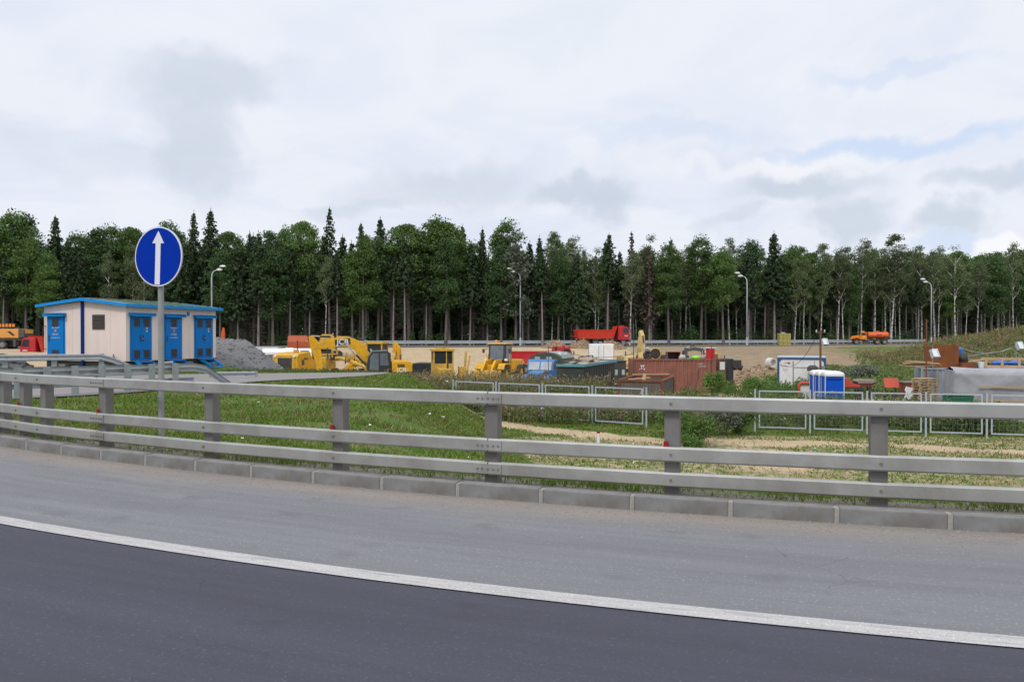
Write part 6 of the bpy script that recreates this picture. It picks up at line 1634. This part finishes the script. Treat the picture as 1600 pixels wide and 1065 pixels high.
def spruce(seed, H, h0, Rm, mat=None, dead=False, sparse=1.0):
    r = np.random.default_rng(seed); tm, _, cx, cy = trunk_mesh('trunk', H, .0095 * H + .03, bark, r, .12, seg=8, tip=.06)
    Cs, As, Bs = [], [], []; z = h0
    while z < H - .15:
        t = (z - h0) / (H - h0); rad = Rm * (1 - t) ** .85 * r.uniform(.75, 1.12) + .12
        if t < .15: rad *= .6 + 2.6 * t
        nb = max(4, int(8 * (1 - t * .4) * sparse))
        a0 = r.uniform(0, 6.28)
        for k in range(nb):
            az = a0 + 6.283 * k / nb + r.normal() * .2; L_ = rad * r.uniform(.65, 1.15); d = np.array([math.cos(az), math.sin(az), 0.0]); ns = max(3, int(L_ / .15 * sparse))
            s = np.linspace(.2, 1, ns) ** .9
            droop = -.42 * L_ * s ** 1.2 + .18 * L_ * s ** 3 if not dead else -.25 * L_ * s
            P = np.array([cx(z), cy(z), z]) + d * (s * L_)[:, None]; P[:, 2] += droop + r.normal(size=ns) * .03
            Cs.append(P); w_ = .24 * (1.05 - .45 * s) * (.75 + .25 * min(1, L_))
            side = np.array([-d[1], d[0], 0])
            A = d * .20 + np.array([0, 0, -.08]); As.append(np.repeat(A[None], ns, 0) * r.uniform(.8, 1.25, (ns, 1)))
            Bv = side[None] * w_[:, None] + r.normal(size=(ns, 3)) * [0, 0, .09]; Bs.append(Bv)
            # hanging secondary sprays
            P2 = P + r.normal(size=(ns, 3)) * .09; P2[:, 2] -= .10
            Cs.append(P2); As.append(np.repeat(np.array([[0, 0, -.2]]), ns, 0) + r.normal(size=(ns, 3)) * .07); Bs.append(side[None] * .16 + r.normal(size=(ns, 3)) * .08)
        z += r.uniform(.24, .38) * (1 if sparse >= 1 else 1.4)
    # leader
    Cs.append(np.array([[cx(H), cy(H), H - .1 + .15 * k] for k in range(2)])); As.append(np.array([[0, 0, .35]] * 2)); Bs.append(np.array([[.06, 0, 0], [0, .06, 0]]))
    V, F = diamonds(np.concatenate(Cs), np.concatenate(As), np.concatenate(Bs))
    crown = fast_mesh('crown', V, F, mat or lf_spruce)
    # bare dead branches below the green crown
    tw = []; n = int(170 + 80 * r.random()); zz = r.uniform(1.2, h0 + 1.5, n); az = r.uniform(0, 6.28, n); L_ = r.uniform(.5, 1.7, n) * (Rm / 2.2)
    base = np.stack([np.zeros(n), np.zeros(n), zz], 1); d = np.stack([np.cos(az), np.sin(az), r.uniform(-.55, .05, n)], 1) * L_[:, None]
    parts = [diamonds(base + d * .5, d * .5, np.stack([np.zeros(n), np.zeros(n), np.full(n, .022)], 1))]
    for k in (.5, .75, .95):
        m_ = n; e = base + d * k; q_ = rand_dirs(m_, r) * .28 * L_[:, None]; parts.append(diamonds(e + q_ * .5, q_ * .5, rand_dirs(m_, r) * .02))
    V, F = join(parts); twm = fast_mesh('dead_branches', V, F, twigm)
    return tm, crown, twm
def broad(seed, H, h0, Rx, mat, trunkm, leaf=.24, ncl=46, per=70, shape=1.0, limbs=8, clr=.95, slim=False, r0=None):
    r = np.random.default_rng(seed)
    lb = []
    for k in range(limbs):
        z0 = h0 * .75 + (H * .86 - h0 * .75) * (k + r.uniform(0, .8)) / limbs; lb.append((z0, Rx * r.uniform(.6, 1.0) * (1.1 - .6 * z0 / H), 2.4 * k + r.uniform(-.4, .4), r.uniform(.5, 1.3) if not slim else r.uniform(1.0, 2.0), .05 + .05 * r.random()))
    tm, tips, cx, cy = trunk_mesh('trunk', H * .96, r0 or (.013 * H + .04), trunkm, r, .28 if slim else .2, lb, tip=.1)
    Cs = []
    anchors = [np.array(p[j]) for p in tips for j in (2, 3, 4)]
    for k in range(ncl):
        if k < len(anchors) and r.random() < .8: c_ = anchors[k] + r.normal(size=3) * .25
        else:
            t = r.random() ** .8; z = h0 + (H - h0) * t; prof = (math.sin(math.pi * min(1, .12 + .88 * t) ** shape) ** .6) if t < .97 else .25
            a = r.uniform(0, 6.28); q_ = Rx * prof * math.sqrt(r.uniform(.15, 1)); c_ = np.array([cx(z) + q_ * math.cos(a), cy(z) + q_ * math.sin(a), z])
        n = int(per * r.uniform(.6, 1.4)); rad = clr * r.uniform(.6, 1.25)
        p = rand_dirs(n, r) * (r.random((n, 1)) ** .45) * rad; p[:, 2] *= .72; Cs.append(c_ + p)
    top = np.array([cx(H), cy(H), H - .35]); Cs.append(top + r.normal(size=(per // 2, 3)) * [.3, .3, .3])
    C = np.concatenate(Cs); V, F = leaf_cloud(C, leaf, r)
    return tm, fast_mesh('crown', V, F, mat), None
def birch(seed, H, h0, Rx, dens=1.0):
    tm, cr, _ = broad(seed, H, h0, Rx, lf_birch, birchb, leaf=.125, ncl=int(70 * dens), per=int(95 * dens), limbs=11, clr=.9, slim=True, r0=.065 + .003 * H)
    # drooping outer twigs
    return tm, cr, None
VAR = {
 'spruce': [spruce(100 + i, H, h0, Rm) for i, (H, h0, Rm) in enumerate(((20, 10, 2.5), (18.5, 7.5, 2.7), (17, 9.5, 2.1), (19, 11, 2.3), (16, 4.5, 2.7)))],
 'tall_spruce': [spruce(140, 22.5, 8, 3.0, sparse=.8), spruce(141, 21, 5, 3.3)],
 'dead_spruce': [spruce(150, 19, 4.5, 1.7, lf_dead, True, .6), spruce(151, 17.5, 4, 2.0, lf_dead, True, .5)],
 'broad': [broad(200 + i, H, h0, Rx, m_, barkd, ncl=int(n_ * 1.25), per=120, limbs=10, leaf=.155, clr=1.2) for i, (H, h0, Rx, m_, n_) in enumerate(((18, 7, 2.8, lf_broad, 78), (17, 6, 2.4, lf_broad2, 70), (18.5, 8.5, 3.1, lf_broad, 84), (15.5, 4.5, 2.3, lf_broad2, 62)))],
 'birch': [birch(300 + i, H, h0, Rx, d_) for i, (H, h0, Rx, d_) in enumerate(((18.5, 8.8, 2.1, .95), (17.5, 8.0, 1.9, .9), (18, 10.0, 2.3, .8), (16.5, 8, 1.8, .85)))],
 'bare_birch': [birch(340, 17.5, 10, 2.2, .42)],
 'willow': [broad(360, 13.5, 3.5, 2.5, lf_willow, barkd, leaf=.2, ncl=54, per=60)],
}
HEI = {'spruce': (20, 18.5, 17, 19, 16), 'tall_spruce': (22.5, 21), 'dead_spruce': (19, 17.5), 'broad': (18, 17, 18.5, 15.5), 'birch': (18.5, 17.5, 18, 16.5), 'bare_birch': (17.5,), 'willow': (13.5,)}
NAME = {'spruce': 'spruce_tree', 'tall_spruce': 'spruce_tree', 'dead_spruce': 'dead_spruce_tree', 'broad': 'broadleaf_tree', 'birch': 'birch_tree', 'bare_birch': 'birch_tree', 'willow': 'willow_tree'}
GEN = {'spruce': 'dark green spruce with bare lower trunk in the forest edge', 'dead_spruce': 'brown dead spruce standing among the forest trees', 'broad': 'leafy green broadleaf tree in the forest edge', 'birch': 'slender white-stemmed birch in the forest edge', 'bare_birch': 'thin-crowned white birch in the forest edge', 'willow': 'pale grey-green willow in the forest edge', 'tall_spruce': 'tall spruce topping the forest edge'}
def plant_tree(kind, x, y, H, label=None, var=None, spread=1.0):
    k = rng.randrange(len(VAR[kind])) if var is None else var
    s = H / HEI[kind][k]; z = hz(x, y) - .05
    t = ob(NAME[kind], None, None, (x, y, z), rng.uniform(0, 6.28)); t.scale = (s * spread, s * spread, s)
    tag(t, label or GEN[kind], 'tree', 'trees of the forest edge')
    tm, cr, tw = VAR[kind][k]
    ob('trunk', tm, t); ob('crown', cr, t)
    if tw: ob('dead_branches', tw, t)
    return t
# trees that stand out against the sky: (photo column, top row, kind, variant, how far behind the far road, label, spread)
SKY = [(10, 336, 'broad', 0, 13, 'tall leafy tree whose crown rises above the orange crane', 1.2), (38, 338, 'broad', 1, 16, 'leafy tree with a ragged top left of the pointed spruce', 1.0), (90, 338, 'spruce', 0, 15, 'pointed dark spruce above the door end of the transformer house', 1.0),
 (150, 362, 'broad', 3, 13, 'low rounded tree above the transformer house ridge', 1.1), (178, 356, 'broad', 0, 14, 'leafy tree just left of the blue sign', 1.0), (212, 358, 'broad', 2, 15, 'leafy tree partly behind the blue sign, its left side', 1.0), (262, 350, 'broad', 1, 15, 'leafy tree partly behind the blue sign, its top', 1.0),
 (302, 330, 'tall_spruce', 1, 15, 'pointed spruce right of the blue sign', .8), (328, 327, 'tall_spruce', 1, 13, 'wide dark spruce standing above the left street lamp', 1.1), (362, 364, 'broad', 2, 14, 'leafy tree above the grey bus', 1.0), (391, 362, 'spruce', 2, 16, 'small spruce tip above the grey bus', .8), (408, 368, 'spruce', 3, 15, 'low spruce tip above the white minibus', .8),
 (440, 360, 'broad', 0, 14, 'leafy tree above the yellow roller', .9), (478, 348, 'broad', 2, 13, 'tall leafy tree left of the tallest spruce', .95), (515, 325, 'tall_spruce', 0, 13, 'tallest sparse spruce, above the excavator arm', 1.0), (562, 349, 'spruce', 0, 14, 'spruce with a narrow spire above the excavator boom', .85), (597, 341, 'spruce', 3, 14, 'dense spruce spire left of the big round tree', 1.0),
 (640, 352, 'broad', 2, 12, 'left dome of the big round broadleaf group', 1.25), (672, 345, 'broad', 0, 13, 'middle dome of the big round broadleaf group', 1.35), (702, 350, 'broad', 2, 12, 'right dome of the big round broadleaf group', 1.2), (722, 352, 'spruce', 2, 15, 'spruce tip right of the big round group', .8), (755, 355, 'spruce', 1, 15, 'thin spruce tip between two leafy trees', .7), (788, 350, 'broad', 0, 13, 'leafy tree rising left of the middle street lamp', 1.1),
 (806, 385, 'willow', 0, 9, 'pale grey-green willow behind the middle street lamp', 1.0), (842, 369, 'spruce', 1, 13, 'spruce right of the middle street lamp', .9), (862, 365, 'birch', 0, 12, 'white birch with two stems left of the red dump truck', .9), (903, 373, 'birch', 2, 11, 'forked birch above the tail of the red dump truck', 1.1), (949, 365, 'spruce', 3, 12, 'spruce above the cab of the red dump truck', 1.0),
 (985, 363, 'dead_spruce', 0, 10, 'brownish dead spruce right of the red dump truck', 1.0), (1018, 370, 'birch', 1, 11, 'birch with a reddish crown beside the dead spruce', 1.0), (1015, 384, 'dead_spruce', 1, 9, 'bushy dead spruce with bare brown branches', 1.1), (1050, 372, 'spruce', 4, 13, 'short dark spruce tip above the rusty container', .8), (1095, 374, 'broad', 0, 12, 'leafy tree above the red drum', 1.0), (1140, 375, 'birch', 3, 11, 'birch pair left of the right-hand street lamp', 1.0), (1172, 378, 'broad', 1, 12, 'leafy tree behind the lamp above the rusty container', 1.0),
 (1210, 362, 'spruce', 1, 11, 'single dark spruce rising above the yellow bundle', 1.15), (1240, 392, 'broad', 0, 12, 'rounded leafy tree right of the single spruce', 1.0), (1282, 383, 'birch', 0, 10, 'birch above the white site cabin', 1.0), (1318, 388, 'birch', 1, 10, 'birch left of the orange tank truck', 1.0), (1346, 377, 'birch', 2, 11, 'birch with twin white stems above the tank truck cab', 1.0), (1392, 369, 'birch', 0, 9, 'large full birch right of the tank truck', 1.3),
 (1440, 387, 'birch', 3, 10, 'birch before the farthest street lamp', 1.1), (1466, 387, 'birch', 1, 11, 'birch right of the farthest street lamp', .9), (1493, 385, 'bare_birch', 0, 8, 'nearly bare forked white birch', 1.2), (1550, 398, 'broad', 1, 11, 'broad leafy tree over the weedy hill', 1.3), (1584, 382, 'birch', 2, 8, 'slim white birch over the weedy hill', .9)]
def forest():
    used = []
    for px, top, kind, var, back, lab, sp in SKY:
        # walk outwards until the tree stands the given distance behind the far road
        Y = 118.0
        for _ in range(8): Y = float(Yf(X(px, Y))) + back
        x = X(px, Y); H = CAM_Z + (522 - top) / FPX * Y - hz(x, Y)
        plant_tree(kind, x, Y, H, lab, var, sp); used.append((x, Y))
    # the rest of the front rows
    for row, (back, step) in enumerate(((9.5, 2.9), (13, 3.0), (18, 2.8))):
        x = -112.0
        while x < 128:
            x += step * rng.uniform(.6, 1.4); y = float(Yf(x)) + back + rng.uniform(-1.6, 2.2)
            if abs(x) > .70 * y: continue
            if any(math.hypot(x - a, y - b) < 1.7 for a, b in used): continue
            px = 800 + x / y * FPX; g = rng.random()
            # kinds change along the edge as in the picture
            if px < 420: kind = 'broad' if g < .55 else ('spruce' if g < .9 else 'birch')
            elif px < 800: kind = 'spruce' if g < .62 else ('broad' if g < .9 else 'birch')
            elif px < 1230: kind = 'spruce' if g < .42 else ('birch' if g < .78 else 'broad')
            else: kind = 'birch' if g < .55 else ('broad' if g < .82 else 'spruce')
            lim = np.interp(px, [0, 300, 520, 800, 1000, 1200, 1600], [368, 366, 370, 376, 383, 390, 400]); top = lim + rng.uniform(-6, 22 if row else 34)
            H = CAM_Z + (522 - top) / FPX * y - hz(x, y)
            plant_tree(kind, x, y, H); used.append((x, y))
    # deeper wood: one mass of stems and leaves
    r = np.random.default_rng(5); CL, T = [], MB(); CN = []
    for k in range(520):
        x = r.uniform(-150, 170); y = float(Yf(x)) + r.uniform(22, 60); H = r.uniform(12.5, 15.5) * (1 + .1 * (y - Yf(x) - 22) / 40)
        z = hz(x, y); n = 190; h = r.uniform(.08, 1, n) ** .8; rad = r.uniform(1.6, 2.8) * np.sqrt(r.random(n)) * (1.05 - h * .55); a = r.uniform(0, 6.28, n)
        (CN if r.random() < .5 else CL).append(np.stack([x + rad * np.cos(a), y + rad * np.sin(a), z + .5 + h * H], 1))
        T.cyl((x, y, z), (x + r.normal() * .2, y, z + H * .9), .16, .05, 5, False)
    C = np.concatenate(CL); V, F = leaf_cloud(C, .55, r); o = ob('forest', fast_mesh('forest', V, F, lf_broad2)); tag(o, 'deep dark wood behind the forest edge, leafy part', 'forest', kind='stuff')
    C = np.concatenate(CN); V, F = leaf_cloud(C, .6, r, .5); o = ob('forest_conifers', fast_mesh('forest_conifers', V, F, lf_spruce)); tag(o, 'deep dark wood behind the forest edge, conifer part', 'forest', kind='stuff')
    o = T.build('forest_stems', bark); tag(o, 'stems of the deep wood behind the forest edge', 'forest', kind='stuff')
    CL = []
    for k in range(900):
        x = r.uniform(-150, 170); y = float(Yf(x)) + r.uniform(24, 66); n = 150; c_ = rand_dirs(n, r) * (r.random((n, 1)) ** .5) * [2.6, 2.6, 5.2]; c_[:, 2] += 4.8; CL.append(c_ + [x, y, hz(x, y)])
    V, F = leaf_cloud(np.concatenate(CL), .62, r, .7); o = ob('thicket', fast_mesh('thicket', V, F, lf_spruce)); tag(o, 'dense dark thicket filling the wood behind the stems', 'forest', kind='stuff')
    # undergrowth along the edge
    CL = []
    for k in range(420):
        x = r.uniform(-95, 115); y = float(Yf(x)) + r.uniform(10, 21)
        n = 130; hh = r.uniform(.8, 3.4); rad = r.uniform(.5, 1.4); c_ = rand_dirs(n, r) * (r.random((n, 1)) ** .5) * [rad, rad, hh * .5]; c_[:, 2] += hh * .5
        CL.append(c_ + [x, y, hz(x, y)])
    V, F = leaf_cloud(np.concatenate(CL), .17, r); o = ob('undergrowth', fast_mesh('undergrowth', V, F, lf_broad2)); tag(o, 'dark green undergrowth along the foot of the forest', 'undergrowth', kind='stuff')
forest()

# ------------------------------------------------------------------ grass and weeds
def blades(name, label, P, h, w_, mat, r, lean=.5):
    """triangular blades at points P (n,2)"""
    n = len(P); z = hgt(P[:, 0], P[:, 1]); a = r.uniform(0, 6.28, n); hh = h * r.uniform(.5, 1.4, n); ww = w_ * r.uniform(.6, 1.4, n)
    s = np.stack([np.cos(a), np.sin(a), np.zeros(n)], 1) * ww[:, None]; b = np.stack([P[:, 0], P[:, 1], z - .02], 1)
    l_ = r.normal(size=(n, 2)) * lean * hh[:, None] if np.ndim(hh) else 0
    tip = b + np.stack([l_[:, 0], l_[:, 1], hh], 1)
    V = np.stack([b - s, b + s, tip], 1).reshape(-1, 3); F = np.arange(3 * n).reshape(n, 3)
    o = ob(name, fast_mesh(name, V, F, mat)); return tag(o, label, 'grass', kind='stuff')
def wedge(n, y0, y1, r, k=.74, p=1.0):
    """points in a wedge in front of the camera, denser near"""
    y = y0 + (y1 - y0) * r.random(n) ** p; x = (r.random(n) * 2 - 1) * k * y; return np.stack([x, y], 1)
def cover():
    r = np.random.default_rng(8)
    def dist(P): return (P[:, 1] - Yk(P[:, 0])) / np.sqrt(1 + Sk(P[:, 0]) ** 2)
    def clump(P, f=.9): return .5 + .5 * wav(P[:, 0], P[:, 1], f, .3) * .6 + .2 * wav(P[:, 0], P[:, 1], f * 3.1, 1.1)
    def on_side(P):
        n_ = np.interp(P[:, 0], [q[0] for q in SIDE_N], [q[1] for q in SIDE_N]); f_ = np.interp(P[:, 0], [q[0] for q in SIDE_F], [q[1] for q in SIDE_F]); return (P[:, 1] > n_ - .25) & (P[:, 1] < f_ + .2) & (P[:, 0] < -5.7)
    # bank and mound
    P = wedge(420000, 8, 46, r, .74, .9); d = dist(P); s_, b_, g_ = masks(P[:, 0], P[:, 1])
    keep = (d > .8) & ~on_side(P) & (P[:, 0] > -30) & (r.random(len(P)) < (1 - np.clip(s_ * 1.35, 0, .97)) * np.clip(clump(P) * 2.0 - .35, .06, 1)) & (P[:, 1] < 43)
    P = P[keep]; P = P[:230000]
    hh = .035 + .045 * clump(P, .6) + .0012 * P[:, 1]
    blades('grass', 'green grass on the road bank and mound', P, hh, .010 + .0007 * P[:, 1], grassm, r, .6)
    # yellowed blades in the same turf
    Q = wedge(120000, 9, 40, r, .74, .9); d = dist(Q); s_, b_, g_ = masks(Q[:, 0], Q[:, 1]); Q = Q[(d > .8) & ~on_side(Q) & (r.random(len(Q)) < .45 * clump(Q, .45)) & (s_ < .9) & (Q[:, 0] > -30)]
    blades('dry_grass', 'yellowed grass mixed into the road bank', Q, .10 + 0 * Q[:, 0], .009 + .0006 * Q[:, 1], drym, r, .8)
    # tufts behind the kerb
    T = np.stack([r.uniform(-11, 9, 9000), np.zeros(9000)], 1); dd = r.uniform(.45, 1.4, 9000) ** 1.0
    for i in range(0): pass
    s0 = Sk(T[:, 0]); nn = np.sqrt(1 + s0 ** 2); T2 = np.stack([T[:, 0] - s0 / nn * dd, Yk(T[:, 0]) + dd / nn], 1); cl = .5 + .5 * np.sin(T[:, 0] * 2.1) * np.sin(T[:, 0] * .77 + 1)
    k_ = r.random(9000) < cl; T2 = T2[k_]; n = len(T2); a = r.uniform(0, 6.28, n)
    zz = np.interp(dd[k_], [.15, .9, 1.65], [.13, .05, -.03]); hh = r.uniform(.05, .16, n) * (.4 + cl[k_]); b = np.stack([T2[:, 0], T2[:, 1], zz - .01], 1); sv = np.stack([np.cos(a), np.sin(a), 0 * a], 1) * .008
    tip = b + np.stack([r.normal(size=n) * .05, r.normal(size=n) * .05, hh], 1); V = np.stack([b - sv, b + sv, tip], 1).reshape(-1, 3)
    tag(ob('verge_grass', fast_mesh('verge_grass', V, np.arange(3 * n).reshape(n, 3), grassm)), 'sparse grass tufts on the verge under the barrier', 'grass', kind='stuff')
cover()
def weeds(name, label, P, h, mat, r, leaves=9, leaf=.07, stemw=.012, heads=None):
    """upright weeds: a bent stem with leaves along it"""
    n = len(P); z = hgt(P[:, 0], P[:, 1]); hh = h * r.uniform(.45, 1.25, n); b = np.stack([P[:, 0], P[:, 1], z - .03], 1)
    ln = r.normal(size=(n, 2)) * .16 * hh[:, None]; tip = b + np.stack([ln[:, 0], ln[:, 1], hh], 1); a = r.uniform(0, 6.28, n); sv = np.stack([np.cos(a), np.sin(a), 0 * a], 1) * stemw
    parts = [(np.stack([b - sv, b + sv, tip + sv * .3, tip - sv * .3], 1).reshape(-1, 3), np.arange(4 * n).reshape(n, 4))]
    t = r.uniform(.25, 1.0, (n, leaves)); C = b[:, None] + (tip - b)[:, None] * t[..., None] + r.normal(size=(n, leaves, 3)) * [.07, .07, .03]
    parts.append(leaf_cloud(C.reshape(-1, 3), leaf, r, .4, 1.4))
    V, F = join(parts); tag(ob(name, fast_mesh(name, V, F, mat)), label, 'weeds', kind='stuff')
    if heads:
        k = r.random(n) < heads; C = (tip[k][:, None] + r.normal(size=(k.sum(), 5, 3)) * [.06, .06, .02]).reshape(-1, 3); V, F = leaf_cloud(C, .045, r, .8); tag(ob(name + '_flowers', fast_mesh(name + '_flowers', V, F, flowerw)), 'pale flower heads among the weeds', 'flowers', kind='stuff')
def patch(n, x0, x1, y0, y1, r, thin=None):
    P = np.stack([r.uniform(x0, x1, n), r.uniform(y0, y1, n)], 1)
    return P if thin is None else P[thin(P)]
def all_weeds():
    r = np.random.default_rng(12)
    cl = lambda P, f, ph=.0: .5 + .5 * wav(P[:, 0], P[:, 1], f, ph)
    left = lambda P: (P[:, 0] - XL(P[:, 1]) > 2.2)
    # tall dry weeds between mound, machines and fence
    P = patch(9000, -9, 8.8, 42.5, 50, r); P = P[left(P) & (r.random(len(P)) < .35 + .65 * cl(P, .8))]; P = P[~((P[:, 0] > 2.4) & (P[:, 1] > 45.2)) & (P[:, 0] < 5.4)]
    weeds('dry_weeds', 'tall brown dry weeds between the grassy mound and the machines', P, 1.75, drym, r, 12, .075)
    P = patch(3600, -8, 8.5, 41, 49.5, r); P = P[left(P)]; P = P[~((P[:, 0] > 2.4) & (P[:, 1] > 45.2)) & (P[:, 0] < 5.4)]
    weeds('tall_weeds', 'green weeds among the brown ones behind the mesh fence', P, 1.5, weedg, r, 14, .08, heads=.02)
    P = patch(2600, -1.5, 9, 37.2, 44, r); P = P[(P[:, 1] > 39.0 - .65 * (P[:, 0] + 1.5) * .55 - .2) & left(P)]
    weeds('fence_weeds_dry', 'brown weeds right behind the mesh fence by the mound', P[::2] + .13, 1.15, drym, r, 9, .08)
    weeds('fence_weeds', 'mixed weeds right behind the mesh fence by the mound', P[1::2], .9, weedg, r, 12, .08, heads=.03)
    P = patch(3000, 5, 12, 44, 56.5, r); P = P[(r.random(len(P)) < cl(P, .5, 1)) & (P[:, 0] > 9.2 + .3 * (P[:, 1] - 46)) & (P[:, 0] > 8.9)]
    weeds('yard_weeds', 'green weeds in front of the rusty container', P, .9, weedg, r, 12, .09)
    # behind the second fence and up the slope
    P = patch(5200, 10.5, 27, 33, 44, r); P = P[(P[:, 1] > 36.2 - .267 * (P[:, 0] - 10.66)) & (P[:, 1] < 41.5) & ~((P[:, 0] > 20) & (P[:, 1] > 38.5)) & (r.random(len(P)) < .3 + .7 * cl(P, .6, 2)) & ~((P[:, 0] > 22) & (P[:, 1] > 34.5))]
    weeds('fence_plants', 'weeds and white umbels behind the mesh fence by the toilets', P, 1.15, weedg, r, 12, .08, heads=.03)
    P = patch(5200, 9, 22, 46, 60, r); P = P[(r.random(len(P)) < .6 * cl(P, .45, .5)) & ~((P[:, 0] > 16.4) & (P[:, 1] < 50.5)) & (P[:, 0] > 14.8)]
    weeds('yard_plants', 'green weeds around the white site cabin', P, .85, lf_shrub, r, 12, .09)
    P = patch(13000, 20, 46, 52, 88, r); P = P[(P[:, 0] > .36 * P[:, 1]) & (r.random(len(P)) < .15 + .85 * cl(P, .3, 1.3))]
    weeds('slope_weeds', 'green weeds covering the slope behind the toilets', P, .95, weedg, r, 9, .14, .02)
    P = patch(4200, 22, 36, 54, 74, r); P = P[r.random(len(P)) < cl(P, .5, 2.2)]
    weeds('slope_leaves', 'bright leafy plants on the slope right of the white cabin', P, .8, lf_shrub, r, 11, .13, .02)
    P = patch(15000, 46, 86, 74, 108, r); P = P[r.random(len(P)) < .4 + .6 * cl(P, .25, .8)]
    weeds('hill_grass', 'tall straw-coloured grass on the hill beside the far road', P, 1.05, drym, r, 4, .12, .03)
    P = patch(5000, 44, 84, 66, 104, r); weeds('hill_weeds', 'green weeds on the hill beside the far road', P, .9, weedg, r, 7, .15, .03)
    P = patch(1200, -14.5, -7, 39.6, 41.3, r); P = P[left(P) | (r.random(len(P)) < .5)]
    weeds('road_edge_weeds', 'short weeds along the far edge of the side road', P, .2, weedg, r, 7, .04)
    P = patch(1000, -11.5, -7.0, 50, 58, r); weeds('machine_weeds', 'brown weeds around the excavator and grader', P, .6, drym, r, 10, .08)
all_weeds()
def shrub(label, x, y, rx, h, mat, seed, n=900, leaf=.07):
    r = np.random.default_rng(seed); t = ob('leafy_shrub', None, None, (x, y, hz(x, y))); tag(t, label, 'shrub')
    m = MB(); C = []
    for k in range(9):
        a = r.uniform(0, 6.28); L_ = r.uniform(.4, 1) ; tip = Vector((math.cos(a) * rx * L_ * .8, math.sin(a) * rx * L_ * .8, h * r.uniform(.55, .95)))
        m.tube([(0, 0, -.05), tip * .5 + Vector((0, 0, h * .1)), tip], [.025, .018, .008], 5, False)
        q_ = rand_dirs(n // 9, r) * (r.random((n // 9, 1)) ** .5) * [rx * .5, rx * .5, h * .3]; C.append(q_ + np.array(tip) * [1, 1, .85]); q2 = np.array(tip) * r.uniform(.2, 1, (n // 18, 1)) + r.normal(size=(n // 18, 3)) * .12; C.append(q2)
    C = np.concatenate(C); C = C[C[:, 2] > .02]; V, F = leaf_cloud(C, leaf, r, .5)
    m.build('stems', barkd, t); ob('foliage', fast_mesh('foliage', V, F, mat), t)
shrub('bright green bush in the gap between the two mesh fences', X(1092, 31), 31, .9, 1.25, lf_shrub, 1, 1500, .06)
shrub('grey-green willow bush in the fence gap', X(1128, 33), 33, .9, 1.6, lf_willow, 2, 1600, .06)
shrub('dark bush at the left edge of the fence gap', X(1060, 34), 34, .8, 1.2, lf_broad, 3, 1300, .06)
shrub('low bush beside the right fence end post', X(1155, 33.5), 33.5, .8, 1.2, lf_shrub, 4, 1200, .06)
shrub('low yellow-green bush nearest the sandy spot', X(1083, 28), 28, .6, .7, lf_shrub, 5, 900, .05)
shrub('climbing green bush in front of the brown shed', X(1117, 54), 54, .9, 1.7, lf_shrub, 6, 1300, .08)
shrub('bush at the corner of the wooden skip', X(1052, 46), 46, .7, .95, lf_broad, 7, 1000, .07)
shrub('bush at the left side of the white site cabin', X(1192, 56), 56, 1.3, 1.3, lf_shrub, 8, 1300, .09)
shrub('dense dark bush behind the fence before the waste bin', X(1500, 35), 35, 1.6, 1.35, lf_broad, 9, 2200, .07)
shrub('grey-green bush behind the fence left of the pallets', X(1400, 37), 37, 1.3, 1.3, lf_birch, 10, 1800, .07)
shrub('tall grey bush on the slope behind the toilets', X(1340, 66), 66, 1.6, 1.9, lf_willow, 11, 1700, .11)
